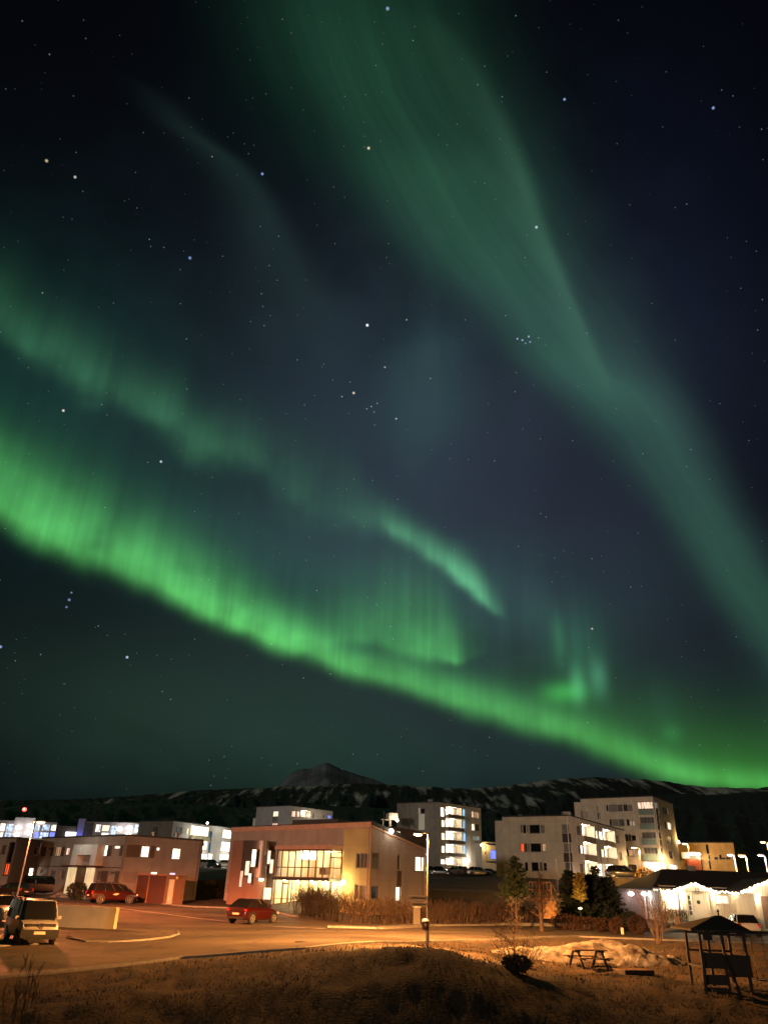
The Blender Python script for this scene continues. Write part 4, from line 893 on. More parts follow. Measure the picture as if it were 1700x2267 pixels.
# ---- P: pink corner building with glass bay and curved tower
PINK = plaster('pink_render', (172, 156, 148), .08); PINKD = plaster('pale_yellow_render', (190, 168, 122), .08); CAPM = mat('pink_coping', lin(200, 160, 140), .7, .1, 2)
YC = 75.0
pC = at(823, 1826, YC); pA = at(513, 1838, 89.5); pD = at(945, 1880, 80.5)
zA, zC, zD = pA.z, pC.z, pD.z; zPb = gh(pC.x - 4, 78) - .15
fa, fb = Fac(pA, pC), Fac(pC, pD)
bay = fa.rect(k5, 60, 665, 868, 1085, 1.3); gfl = fa.rect(k5, 20, 1120, 1015, 1545)
gfl = (gfl[0], gfl[1], zPb + .02, bay[2] - .22)
uplit = (max(bay[0] - 1.15, 0), bay[1] + 1.0, bay[2] + .05, bay[3] - .05)
PA = [(k5, 1250, 725, 1300, 940, G_dark), (k5, 1308, 722, 1440, 938, G_curtain, (.35,)), (k5, 1228, 1185, 1285, 1400, G_curtain, (.5,)), (k5, 1300, 1198, 1420, 1410, G_blind)]
PB = [(k6, 190, 1065, 345, 1350, G_blind), (k5, 1468, 1205, 1590, 1400, G_dark, (.8,)), (k6, 660, 1105, 718, 1368, G_curtain), (k6, 992, 1130, 1170, 1405, L_white, (.72,)), (k8, 172, 285, 250, 505, L_white)]
wa = win_list(None, fa, PA, zPb, zC); wb = win_list(None, fb, PB, zPb, zD)
RP, _ = building('community_building', 'pink corner building with a bright glass bay over its entrance and a curved tower', 'building', [pA, pC, pD], [zA, zC, zD], zPb, [PINK, PINK, PINK],
                 {0: [w[0] for w in wa] + [gfl + (.3,), uplit + (.3,)], 1: [w[0] for w in wb]}, [fb.P(fb.L, 0, -.01) + (pA - pC), ], None, .18, ROOFM)
for r, pn, nv, nh in wa: window(fa, r, RP, pn, FR_g, nv, nh)
for r, pn, nv, nh in wb: window(fb, r, RP, pn, FR_g, nv, nh)
# coping along the two front roof edges
q = MB()
for f_, za_, zb_ in ((fa, zA, zC), (fb, zC, zD)):
    n_ = 12
    for i in range(n_):
        t0, t1 = i / n_, (i + 1) / n_; a0 = za_ + (zb_ - za_) * t0; a1 = za_ + (zb_ - za_) * t1
        p = [f_.P(f_.L * t0, a0 - .18, .10), f_.P(f_.L * t1, a1 - .18, .10), f_.P(f_.L * t1, a1 + .26, .10), f_.P(f_.L * t0, a0 + .26, .10)]
        b_ = [f_.P(f_.L * t0, a0 - .18, .004), f_.P(f_.L * t1, a1 - .18, .004), f_.P(f_.L * t1, a1 + .26, -.3), f_.P(f_.L * t0, a0 + .26, -.3)]
        q.add(p + b_, [(0, 1, 2, 3), (3, 2, 6, 7), (0, 4, 5, 1)])
q.build('roof_coping', CAPM, RP)
# yellow rendered corner strip of the long front
ux = fa.px(*k5(1075, 500))[0]; q = MB()
hs = sorted([w[0] for w in wa]); zs = sorted({zPb - .5, zC - .3} | {v for h in hs for v in (h[2] - .02, h[3] + .02)})
usx = sorted({ux, fa.L - .01} | {v for h in hs for v in (h[0] - .02, h[1] + .02)})
for i in range(len(usx) - 1):
    for j in range(len(zs) - 1):
        um, zm_ = (usx[i] + usx[i + 1]) / 2, (zs[j] + zs[j + 1]) / 2
        if um < ux or any(h[0] - .02 < um < h[1] + .02 and h[2] - .02 < zm_ < h[3] + .02 for h in hs): continue
        q.quad(fa.P(usx[i], zs[j], .012), fa.P(usx[i + 1], zs[j], .012), fa.P(usx[i + 1], zs[j + 1], .012), fa.P(usx[i], zs[j + 1], .012))
q.build('pale_wall', PINKD, RP)
# dark recess strips under the tall windows
q = MB(); r = fb.rect(k8, 190, 45, 252, 285); fbox(q, fb, r[0], r[1], r[2] + .05, r[3] - .05, .004, .02); q.build('window_panel', BAND, RP)
# glass bay of the upper floor: slab, roof, mullions, glass, room behind
D1 = 1.3
zb0, zb1 = bay[2], bay[3]; ub0, ub1 = bay[0], bay[1]; ur = fa.px(*k5(1050, 900))[0]
q = MB(); poly = [fa.P(ub0 - .1, 0, .02), fa.P(ub0 - .1, 0, D1 + .12), fa.P(ub1 + .1, 0, D1 + .12), fa.P(ur + .05, 0, .02)]
q.prism([(p.x, p.y) for p in poly], zb0 - .22, zb0); q.build('bay_floor', FR_d, RP)
q = MB(); q.prism([(p.x, p.y) for p in poly], zb1, zb1 + .34); q.build('bay_roof', CAPM, RP)
fs = Fac(fa.P(ub1, 0, D1), fa.P(ur, 0, .05)); ff_ = Fac(fa.P(ub0, 0, D1), fa.P(ub1, 0, D1))
q = MB()
for i in range(9):
    u = ff_.L * i / 8; fbox(q, ff_, max(u - .05, 0), min(u + .05, ff_.L), zb0, zb1, -.08, .0)
zmid = zb0 + (zb1 - zb0) * .36
fbox(q, ff_, 0, ff_.L, zmid - .04, zmid + .04, -.08, -.003); fbox(q, ff_, 0, ff_.L, zb0 + .001, zb0 + .08, -.08, -.004); fbox(q, ff_, 0, ff_.L, zb1 - .10, zb1 - .001, -.08, -.004)
fbox(q, fs, 0.01, .1, zb0, zb1, -.1, -.01); fbox(q, fs, fs.L - .1, fs.L, zb0, zb1, -.1, -.01); fbox(q, fs, .1, fs.L - .1, zmid - .04, zmid + .04, -.08, -.02); fbox(q, fs, .1, fs.L - .1, zb1 - .75, zb1 - .66, -.08, -.02)
q.build('bay_mullions', mat('bronze_frame', lin(110, 92, 66), .45, .1, 3), RP)
def clear_glass(name):
    m = bpy.data.materials.new(name); m.use_nodes = True; t = m.node_tree; t.nodes.clear()
    o = t.nodes.new('ShaderNodeOutputMaterial'); mx = t.nodes.new('ShaderNodeMixShader'); tr = t.nodes.new('ShaderNodeBsdfTransparent'); gl = t.nodes.new('ShaderNodeBsdfGlossy')
    gl.inputs['Roughness'].default_value = .03; mx.inputs[0].default_value = .08
    t.links.new(tr.outputs[0], mx.inputs[1]); t.links.new(gl.outputs[0], mx.inputs[2]); t.links.new(mx.outputs[0], o.inputs[0]); return m
CLEAR = clear_glass('clear_glass')
q = MB(); q.quad(ff_.P(.02, zb0, -.05), ff_.P(ff_.L - .02, zb0, -.05), ff_.P(ff_.L - .02, zb1, -.05), ff_.P(.02, zb1, -.05)); q.quad(fs.P(.05, zb0, -.05), fs.P(fs.L - .05, zb0, -.05), fs.P(fs.L - .05, zb1, -.05), fs.P(.05, zb1, -.05)); q.build('bay_glass', CLEAR, RP)
CREAM = mat('cream_room_wall', lin(215, 196, 160), .8, .08, 1.2); ROOMF = mat('room_floor', lin(150, 120, 84), .6, .1, 2)
def room(f, ua, ub, za, zb_, dep, power, col, nm):
    q = MB(); d0 = -.3
    q.quad(f.P(ua, za, -dep), f.P(ub, za, -dep), f.P(ub, zb_, -dep), f.P(ua, zb_, -dep)); q.quad(f.P(ua, za, -dep), f.P(ua, zb_, -dep), f.P(ua, zb_, d0), f.P(ua, za, d0)); q.quad(f.P(ub, za, d0), f.P(ub, zb_, d0), f.P(ub, zb_, -dep), f.P(ub, za, -dep)); q.quad(f.P(ua, zb_, d0), f.P(ua, zb_, -dep), f.P(ub, zb_, -dep), f.P(ub, zb_, d0))
    w_ = q.build(nm, CREAM, RP)
    q = MB(); q.quad(f.P(ua, za, d0), f.P(ub, za, d0), f.P(ub, za, -dep), f.P(ua, za, -dep)); q.build('room_floor', ROOMF, w_)
    for k_ in range(3):
        lamp(RP, f.P(ua + (ub - ua) * (k_ + .5) / 3, zb_ - .35, -dep * .55), power, col, .15, name='room_light')
    return w_
w_ = room(fa, uplit[0], uplit[1], uplit[2], uplit[3], 4.2, 330, (1, .82, .52), 'upper_room')
# doors, a picture, a cupboard and the big drum lamp in the upper room
zf_ = uplit[2]
q = MB()
for t in (.06, .30, .42, .72, .86):
    u = uplit[0] + (uplit[1] - uplit[0]) * t; fbox(q, fa, u, u + .85, zf_ + .01, zf_ + 2.05, -4.18, -4.1)
q.build('room_door', mat('pale_wood_door', lin(186, 160, 120), .6, .1, 2), w_)
q = MB(); u = uplit[0] + (uplit[1] - uplit[0]) * .745; fbox(q, fa, u, u + 1.0, zf_ + 1.35, zf_ + 2.3, -2.6, -2.55); q.build('wall_picture', mat('blue_picture', lin(64, 74, 108), .5, .3, 1.6, col2=lin(150, 90, 80)), w_)
q = MB(); u = uplit[0] + (uplit[1] - uplit[0]) * .50; fbox(q, fa, u, u + .9, zf_ + .3, zf_ + .95, -1.6, -1.1); q.build('cupboard', mat('brown_cupboard', lin(140, 108, 76), .6, .1, 2), w_)
q = MB(); u, z_ = fa.px(*k5(555, 755), -1.0); c = fa.P(u, z_, -1.0); q.lathe(c, [(.78, -.36), (.82, -.33), (.82, .33), (.78, .36)], 24); q.tube([c + Vector((0, 0, .3)), fa.P(u, uplit[3], -1.0)], .03, 6); q.build('drum_lamp', glow('drum_shade', (1, .92, .74), 5, 0), w_)
w2_ = room(fa, gfl[0], gfl[1], gfl[2], gfl[3], 3.4, 520, (1, .82, .44), 'entrance_hall')
fg = fa; q = MB(); zt_ = gfl[3]; zz0 = gfl[2]
uu = [fa.px(*k5(x, 1350))[0] for x in (25, 130, 225, 270, 390, 520, 660, 840, 1005)]
for i, u in enumerate(uu):
    w_h = .12 if i == 7 else .045; fbox(q, fa, max(u - w_h, gfl[0]), min(u + w_h, gfl[1]), zz0, zt_, -.28, -.18)
zm2 = fa.px(*k5(200, 1390))[1]
fbox(q, fa, gfl[0], gfl[1], zm2 - .03, zm2 + .03, -.27, -.19); fbox(q, fa, uu[1], uu[2], zm2 + 1.35, zm2 + 1.43, -.275, -.185); fbox(q, fa, gfl[0], gfl[1], zz0 + .001, zz0 + .09, -.27, -.19)
q.build('entrance_frame', bpy.data.materials['bronze_frame'], RP)
q = MB(); fbox(q, fa, uu[1] + .05, uu[2] - .05, zz0 + .1, zm2 + 1.34, -.26, -.20); 
d_ = MB(); ua, ub = uu[1] + .06, uu[2] - .06; za, zb_ = zz0 + .1, zm2 + 1.34
fbox(d_, fa, ua, ua + .1, za, zb_, -.265, -.205); fbox(d_, fa, ub - .1, ub, za, zb_, -.265, -.205); fbox(d_, fa, ua + .1, ub - .1, zb_ - .1, zb_, -.265, -.205); fbox(d_, fa, ua + .1, ub - .1, za, za + .12, -.265, -.205)
dd = d_.build('door', mat('oak_door_frame', lin(120, 96, 60), .5, .1, 3), RP); h_ = MB(); h_.tube([fa.P(ub - .14, za + .8, -.16), fa.P(ub - .14, za + 1.3, -.16)], .02, 6); h_.build('handle', METAL_G, dd)
q = MB(); q.quad(fa.P(gfl[0], zz0, -.23), fa.P(gfl[1], zz0, -.23), fa.P(gfl[1], zt_, -.23), fa.P(gfl[0], zt_, -.23)); q.build('entrance_glass', CLEAR, RP)
q = MB()
for (x0, y0, x1, y1) in [(535, 1165, 610, 1280), (675, 1230, 712, 1270)]:
    r = fa.rect(k5, x0, y0, x1, y1, -3.3); fbox(q, fa, r[0], r[1], r[2], r[3], -3.38, -3.32)
q.build('notice_board', mat('tan_notice_board', lin(150, 130, 84), .7, .3, 2), RP)
# lamps under the bay and at its right end
for i in range(4):
    u = ub0 + (ub1 - ub0) * (i + .5) / 4; q = MB(); q.lathe(fa.P(u, zb0 - .26, .75), [(.11, -.02), (.12, .0), (.12, .035)], 12); q.build('downlight', LAMPG, RP)
    lamp(RP, fa.P(u, zb0 - .45, .75), 130, (1, .86, .42), .1, name='downlight_glow')
u, z_ = fa.px(*k5(1050, 1150), .4); q = MB(); c = fa.P(u, z_, .32); q.lathe(c, [(.05, -.22), (.2, -.16), (.22, .1), (.08, .2)], 14); q.build('wall_lamp', glow('yellow_lamp_glass', (1, .86, .35), 12, 0), RP); lamp(RP, fa.P(u, z_, .8), 190, (1, .82, .30), .18, name='wall_light')
# curved tower in front of the left part
tw = [fa.px(*k4(868, 900), .1)[0]]
uL = fa.px(*k4(860, 900), 1.2)[0]; uR = fa.px(*k4(1400, 900), .05)[0]; zt0 = at(*k4(1000, 535), 84).z
uL = max(uL, .3); wdt = uR - uL; arc = [fa.P(uL, 0, .02), fa.P(uL, 0, 2.3)]
nA = 16
for i in range(nA + 1):
    t = i / nA * math.pi / 2; arc.append(fa.P(uL + wdt * .40 + math.sin(t) * wdt * .60, 0, 1.25 + 1.05 * math.cos(t)))
arc.append(fa.P(uR - 1.25, 0, .02))
zov = at(*k4(1200, 1085), 84).z
TOWM = mat('grey_metal_cladding', lin(112, 108, 104), .38, .10, 1.5, metal=.6)
tq = MB(); pol = [(p.x, p.y) for p in arc]; tq.prism(pol, zPb - 1, zt0); tower = tq.build('curved_tower', [plaster('red_brown_render', (140, 108, 98))], RP, smooth=40)
c2 = MB()
for i in range(2, len(arc) - 2):                               # metal skin over the rounded part, above the entrance
    a0, a1 = arc[i], arc[i + 1]; n_ = Vector((a1.y - a0.y, a0.x - a1.x, 0)); n_.normalize()
    if n_.dot(fa.n) < -.2: n_ = -n_
    o_ = n_ * .03
    c2.quad(Vector((a0.x, a0.y, zov)) + o_, Vector((a1.x, a1.y, zov)) + o_, Vector((a1.x, a1.y, zt0 - .02)) + o_, Vector((a0.x, a0.y, zt0 - .02)) + o_)
c2.build('metal_cladding', TOWM, tower, smooth=40)
fl = Fac(arc[1], arc[2])
def slot_window(f, k, x0, y0, x1, y1, pane):
    r = f.rect(k, x0, y0, x1, y1); q = MB(); fbox(q, f, r[0] - .05, r[1] + .05, r[2] - .06, r[3] + .06, .01, .06); w = q.build('slot_window', FR_g, RP)
    q = MB(); fbox(q, f, r[0], r[1], r[2], r[3], .062, .075); q.build('pane', pane, w)
for s_ in [(k4, 1055, 672, 1110, 920, L_white), (k4, 960, 840, 1015, 1045, L_cream), (k4, 880, 985, 915, 1215, L_pink), (k4, 1003, 1022, 1042, 1160, L_cream)]: slot_window(fl, *s_)
for s_, i in [((k4, 1285, 688, 1320, 878, L_cream), 12), ((k4, 1315, 818, 1358, 1015, L_cream), 15)]:
    slot_window(Fac(arc[i], arc[i + 1]), *s_)
slot_window(Fac(fa.P(0, 0, .1), fa.P(fa.L, 0, .1)), k4, 812, 845, 850, 1035, L_pink)
q = MB(); ft = Fac(arc[11], arc[12]); r = ft.rect(k4, 1205, 750, 1245, 1095); fbox(q, ft, r[0], r[1], r[2], r[3], .035, .07); q.build('dark_slot', FR_d, RP)
q = MB(); u, z_ = ft.px(*k4(1180, 1112), .3); q.box(ft.P(u, z_, .25), (.4, .3, .22)); q.build('wall_lamp', glow('small_lamp_glass', (1, .9, .5), 6, 0), RP)
# house signs and letter box by the entrance
q = MB(); u, z_ = fa.px(*k4(1275, 1300), 1.0); fi = Fac(arc[13], arc[14]); u, z_ = fi.px(*k4(1275, 1315), .05); fbox(q, fi, u - .35, u + .35, z_ - .5, z_ + .5, .04, .07); q.build('notice_sign', glow('lit_sign', (1, .9, .6), 1.0, .3), RP)
# lower wing at the left end
q = MB(); pw = at(*k4(640, 1400), 88); fw_ = Fac(at(*k4(640, 1400), 88.5), at(*k4(800, 1400), 87.0)); zt1 = at(*k4(720, 940), 88).z
fbox(q, fw_, 0, fw_.L + 1.5, zPb - 1, zt1, -6, 0); q.build('side_wing', PINK, RP)
for (x0, y0, x1, y1, pn) in [(690, 1145, 765, 1330, G_curtain)]:
    r = fw_.rect(k4, x0, y0, x1, y1); q = MB(); fbox(q, fw_, r[0], r[1], r[2], r[3], .005, .06); w = q.build('window', FR_w, RP); q = MB(); fbox(q, fw_, r[0] + .07, r[1] - .07, r[2] + .07, r[3] - .07, .062, .075); q.build('pane', pn, w)
downpipe(RP, fa, fa.L - .25, zPb, zC - .2, CAPM); downpipe(RP, fb, fb.L - .3, zPb, zD - .2, CAPM)
# grey upper storey set back on the roof, with a long low roof to the right
p0 = at(648, 1815, 92); p1 = at(749, 1813, 90); p2 = at(913, 1837, 99); zz = p1.z
f0 = Fac(p0, p1)
q = MB(); n0 = f0.n; pol = [p0, p1, p2, p2 - n0 * 6, p0 - n0 * 8]; q.prism([(p.x, p.y) for p in pol], zC - 4.5, [p0.z, p1.z, p2.z, p2.z, p0.z]); q.build('upper_storey', DGREY, RP)
q = MB(); f1 = Fac(p1, p2); fbox(q, f1, .1, f1.L, zz - 6, zz - 3.6, .01, .1); q.build('upper_wall_band', PANEL, RP)
f1r = f1.rect(k6, 585, 670, 688, 745); q = MB(); fbox(q, f1, f1r[0], f1r[1], f1r[2], f1r[3], .12, .2); q.build('lit_window', L_cream, RP)
u, z_ = fb.px(*k6(540, 685), .2); q = MB(); c = fb.P(u, z_ + .1, .25); q.ball(c, .22, 12, 8); q.build('roof_lamp', LAMPG, RP); lamp(RP, fb.P(u, z_ + .3, 1.0), 60, (1, .82, .55), .2, name='roof_light')
q = MB(); u, z_ = fb.px(*k6(405, 700), .1); q.tube([fb.P(u, z_ - .6, .12), fb.P(u, z_ + 1.9, .12)], .035, 6); q.build('vent_pipe', FR_d, RP)

# ------------------------------------------------------------------ house with fairy lights, right
BOARD = mat('white_boarding', lin(214, 204, 186), .7, .14, 2.2, .25, 60, stretch=(6, 6, .5)); TIN = mat('dark_roof_sheet', lin(62, 46, 42), .7, .18, 1.2, detail=8)
YH = 74.0
zHb = at(1541, 2038, YH).z
w0 = at(1463, 2000, YH); w1 = at(1670, 2000, YH); fh = Fac((w0.x, YH), (w1.x, YH))
ze = at(1540, 1969.5, YH - .5).z; e0 = at(1442, 1966, YH - .5); r0 = at(1466, 1927, YH + 5.5); zr = at(1580, 1927.5, YH + 5.5).z; xr1 = w1.x + 11
HS = [(m6, 285, 445, 492, 698, L_white, (.5,)), (m6, 570, 497, 628, 785, G_curtain, (), (.25, .5, .75)), (m6, 636, 500, 805, 835, 0), (m6, 940, 505, 1118, 618, L_cream, (.5,)), (m6, 1285, 505, 1445, 660, G_curtain, (.5,), (.4,))]
hl = [(clampr(fh.rect(*s_[:5]), fh, zHb, ze + .6), s_) for s_ in HS]
RH, _ = building('house', 'low white boarded house number 12 with a dark roof edged in bright fairy lights, right', 'house', [fh.P(0, 0), fh.P(fh.L, 0)], [ze + .25] * 2, zHb, [BOARD, BOARD], {0: [h[0] for h in hl]}, [fh.P(fh.L, 0, -10.5), fh.P(0, 0, -10.5)])
for ch in list(RH.children):
    if ch.name.startswith('roof'): bpy.data.objects.remove(ch)
for r, s_ in hl:
    if s_[5] == 0:
        q = MB(); fbox(q, fh, r[0], r[1], r[2], r[3], -.12, -.06); d_ = q.build('door', mat('white_door', lin(222, 214, 200), .45, .04, 2), RH)
        q = MB(); u = (r[0] + r[1]) / 2; q.lathe(fh.P(u, r[2] + 1.35, -.045), [(.09, -.02), (.16, -.02), (.16, .02), (.09, .02)], 16, 'Y'); q.build('wreath', mat('wreath_green', (.03, .05, .02), .9, .3, 8), d_)
        q = MB()
        for t in (.08, .34, .6): fbox(q, fh, r[0] + .12, r[1] - .12, r[2] + (r[3] - r[2]) * t, r[2] + (r[3] - r[2]) * (t + .2), -.058, -.045)
        q.build('door_panel', bpy.data.materials['white_door'], d_)
        q = MB(); q.tube([fh.P(r[0] + .12, r[2] + 1.0, -.03), fh.P(r[0] + .26, r[2] + 1.0, -.03)], .02, 6); q.build('handle', METAL_G, d_)
        rd = r
    else: window(fh, r, RH, s_[5], FR_w, s_[6] if len(s_) > 6 else (), s_[7] if len(s_) > 7 else (), depth=.14)
# cladding battens
q = MB(); n_ = int(fh.L / .22)
for i in range(n_):
    u = .1 + i * .22
    segs = [(zHb + .1, ze)]
    for r, s_ in hl:
        if r[0] - .04 < u < r[1] + .04:
            segs = [z for a_, b_ in segs for z in ((a_, min(b_, r[2] - .06)), (max(a_, r[3] + .06), b_)) if z[1] - z[0] > .1]
    for a_, b_ in segs: fbox(q, fh, u - .02, u + .02, a_, b_, .002, .05)
q.build('batten_cladding', BOARD, RH)
# main roof, hipped at the left end
q = MB(); ex = e0.x; rx = r0.x; ye, yr_, yb = YH - .6, YH + 5.5, YH + 11.4
T = .12
for dz_ in (0,):
    q.add([(ex, ye, ze), (xr1, ye, ze), (xr1, yr_, zr), (rx, yr_, zr), (ex, yb, ze), (xr1, yb, ze), (ex, ye, ze - .16), (xr1, ye, ze - .16), (ex, yb, ze - .16), (xr1, yb, ze - .16)],
          [(0, 1, 2, 3), (5, 4, 3, 2), (4, 0, 3), (6, 7, 1, 0), (6, 0, 4, 8), (8, 9, 7, 6), (1, 7, 9, 5, 2)])
rf = q.build('roof', TIN, RH)
q = MB(); q.tube([(ex, ye - .06, ze - .05), (xr1, ye - .06, ze - .05)], .07, 8); q.build('gutter', FR_w, rf)
q = MB(); fbox(q, fh, fh.L * .58, fh.L * .58 + .7, zr - .5, zr + .35, -5.9, -5.2); q.build('chimney', CONC, rf)
def gable(f, ua, ub, ux_, zf, za, d, depth, nm, wallz=None):
    """a small pitched roof standing out from the house"""
    q = MB(); o = .28
    A_, B_, C_ = f.P(ua, zf, d + o), f.P(ub, zf, d + o), f.P(ux_, za, d + o); A2, B2, C2 = f.P(ua, zf, d - depth), f.P(ub, zf, d - depth), f.P(ux_, za, d - depth - 1.2)
    t = Vector((0, 0, .11))
    q.add([A_, B_, C_, A2, B2, C2, A_ + t, B_ + t, C_ + t, A2 + t, B2 + t, C2 + t], [(0, 2, 5, 3), (2, 1, 4, 5), (6, 9, 11, 8), (8, 11, 10, 7), (0, 6, 8, 2), (2, 8, 7, 1), (0, 3, 9, 6), (1, 7, 10, 4)])
    g_ = q.build(nm, TIN, RH)
    if wallz is not None:
        q = MB(); q.add([f.P(ua + .3, zf - .02, d), f.P(ub - .3, zf - .02, d), f.P(ux_, za - .05, d)], [(0, 1, 2)])
        q.build('gable_boards', BOARD, g_)
    return A_, B_, C_
ua = fh.px(1487, 1971.5, .9)[0]; ub = fh.px(1581, 1973.5, .9)[0]; ux_, za = fh.px(1531, 1955.5, .9)
pg = gable(fh, ua, ub, ux_, ze - .12, za, .9, 1.6, 'porch_roof', 1)
q = MB()
for u in (ua + .5, ub - .5): fbox(q, fh, u - .09, u + .09, zHb - .1, ze - .15, .72, .9)
q.build('porch_post', BOARD, RH)
# the house number on the gable boards
def text_mesh(name, txt, size, m, parent, loc, f, depth=.02):
    cu = bpy.data.curves.new(name, 'FONT'); cu.body = txt; cu.size = size; cu.extrude = depth / 2; cu.align_x = 'CENTER'; cu.align_y = 'CENTER'
    to = bpy.data.objects.new('tmp', cu); COL.objects.link(to); dg = bpy.context.evaluated_depsgraph_get(); me = bpy.data.meshes.new_from_object(to.evaluated_get(dg)); bpy.data.objects.remove(to)
    me.materials.clear(); me.materials.append(m); o = bpy.data.objects.new(name, me); COL.objects.link(o)
    Mx = Matrix((f.u, Vector((0, 0, 1)), f.n)).transposed().to_4x4(); Mx.translation = Vector(loc) - root_org(parent); o.parent = parent; o.matrix_local = Mx; return o
u, z_ = fh.px(*m6(686, 438), .92); text_mesh('house_number', '12', .42, FR_d, RH, fh.P(u, z_, .925), fh)
# garage wing on the right, nearer to the street
g0 = at(1671, 2000, 69.5); fg = Fac((g0.x, 69.5), (g0.x + 8, 69.0)); zG = at(1690, 2056, 69.5).z
rg = fg.rect(m6, 1585, 520, 1800, 960); rg = (rg[0], rg[1], zG, rg[3])
q = MB(); wall(q, fg, zG - .6, ze + .1, ze + .1, [rg], .16); q.quad(fg.P(0, zG - .6, -6), fg.P(0, zG - .6), fg.P(0, ze + .1), fg.P(0, ze + .1, -6)); q.build('garage_wall', BOARD, RH)
q = MB(); fbox(q, fg, rg[0], rg[1], rg[2], rg[3], -.18, -.12); gd = q.build('garage_door', mat('taupe_door', lin(150, 122, 104), .55, .06, 2, stretch=(1, 1, 5)), RH)
q = MB()
for i in range(1, 6): z_ = rg[2] + (rg[3] - rg[2]) * i / 6; fbox(q, fg, rg[0] + .02, rg[1] - .02, z_ - .012, z_ + .012, -.118, -.105)
q.build('door_rib', FR_g, gd)
ua = fg.px(1637, 1974, .3)[0]; ux_, za = fg.px(1706, 1947, .3); ub = 2 * ux_ - ua
pg2 = gable(fg, ua, ub, ux_, ze - .15, za, .02, 4.5, 'garage_roof', 1)
# string of fairy lights
sl = MB(); path = [Vector((ex, ye - .16, ze - .10)), pg[0] + Vector((0, -.06, -.02)), pg[2] + Vector((0, -.06, -.0)), pg[1] + Vector((0, -.06, -.02)), Vector((pg2[0].x - .1, ye - .16, ze - .1)), pg2[0] + Vector((0, -.06, 0)), pg2[2] + Vector((0, -.06, 0)), pg2[1] + Vector((0, -.06, 0))]
sl.mi = 0; sl.tube(path, .02, 4, False); sl.mi = 1
random.seed(4)
for i in range(len(path) - 1):
    a_, b_ = path[i], path[i + 1]; L_ = (b_ - a_).length; thick = i in (1, 2, 5, 6); st = .11 if thick else .24
    for k_ in range(int(L_ / st)):
        p = a_ + (b_ - a_) * ((k_ + .5) * st / L_) + Vector((random.uniform(-.03, .03), random.uniform(-.05, 0), random.uniform(-.09, .05)))
        sl.ball(p, .085 if thick else .05, 6, 4)
tag(sl.build('string_lights', [BLACK, glow('fairy_light', (1, .84, .58), 9, 0)]), 'bright string of fairy lights along the eaves and gables of the white house', 'string lights')
for i in (1, 2, 5, 6):
    a_, b_ = path[i], path[i + 1]; lamp(RH, a_ + (b_ - a_) * .5 + Vector((0, -.35, -.1)), 15, (1, .78, .46), .35, name='fairy_light_glow')
for (x, y, p_, f_, d_) in [(300, 462, 150, fh, .5), (470, 455, 150, fh, .45), (905, 490, 70, fh, .4), (1215, 480, 85, fh, .4)]:
    u, z_ = f_.px(*m6(x, y), d_); q = MB(); c = f_.P(u, z_, .14); q.lathe(c, [(.05, -.13), (.08, -.1), (.08, .1), (.05, .13)], 10); q.build('wall_lamp', LAMPG, RH); lamp(RH, f_.P(u, z_ - .25, .42), p_ * .85, (1, .78, .46), .1, name='wall_light')
u, z_ = fg.px(*m6(1505, 520), .3); q = MB(); c = fg.P(u, z_, .13); q.lathe(c, [(.05, -.13), (.08, -.1), (.08, .1), (.05, .13)], 10); q.build('wall_lamp', LAMPG, RH); lamp(RH, fg.P(u, z_ - .2, .42), 45, (1, .80, .50), .1, name='wall_light')
q = MB(); fbox(q, fh, rd[0] - 1.0, rd[1] + 1.0, zHb - .4, zHb - .02, .05, 1.7); q.build('door_step', CONC, RH)
for x in (580, 716):
    c = at(*m6(x, 880), 71.5); g = gh(c.x, c.y); o = thing('ground_light', ('left' if x < 600 else 'right') + ' of two small white lights low down before the house door', 'lamp', (c.x, c.y, g), 0, 'ground lights before the house')
    q = MB(); q.tube([(c.x, c.y, g - .1), (c.x, c.y, c.z)], .03, 6); q.build('stake', BLACK, o); q = MB(); q.ball(c, .11, 8, 6, (1.6, 1, .8)); q.build('lamp_glass', LAMPG, o)
# garden shed with two flood lamps, left of the house
s0 = at(1369, 2000, 77); s1 = at(1466, 2000, 78); fsd = Fac(s0, s1); zs = at(1412, 1974, 77).z; zg = gh(s0.x, 76) - .3
o = thing('garden_shed', 'grey brown flat roofed shed left of the fairy lit house, with two bluish flood lamps', 'shed', (fsd.P(fsd.L / 2, zg)))
q = MB(); wall(q, fsd, zg, zs, zs, []); q.quad(fsd.P(0, zg, -4), fsd.P(0, zg), fsd.P(0, zs), fsd.P(0, zs, -4)); q.quad(fsd.P(fsd.L, zg), fsd.P(fsd.L, zg, -4), fsd.P(fsd.L, zs, -4), fsd.P(fsd.L, zs)); q.build('wall', mat('shed_boards', lin(128, 98, 84), .8, .14, 2, .2, 30, stretch=(7, 7, .4)), o)
q = MB(); fbox(q, fsd, -.3, fsd.L + .2, zs, zs + .22, -4.3, .35); q.build('roof', mat('shed_roof_edge', lin(150, 120, 100), .7, .1, 2), o)
for x in (770, 962):
    u, z_ = fsd.px(*m5(x, 522), .5); q = MB(); q.ball(fsd.P(u, z_, .5), .22, 10, 6, (1.3, .7, .8)); q.build('flood_lamp', glow('cold_lamp_glass', (.86, .9, 1), 8, 0) if 'cold_lamp_glass' not in bpy.data.materials else bpy.data.materials['cold_lamp_glass'], o); lamp(o, fsd.P(u, z_ - .35, .75), 22, (.85, .9, 1), .12, name='flood_light')
q = MB(); fbox(q, fsd, fsd.L * .58, fsd.L * .58 + .12, zg, zs, .01, .12); fbox(q, fsd, fsd.L * .66, fsd.L * .66 + 1.1, zg + .9, zg + 1.6, .01, .05); q.build('post', FR_w, o)

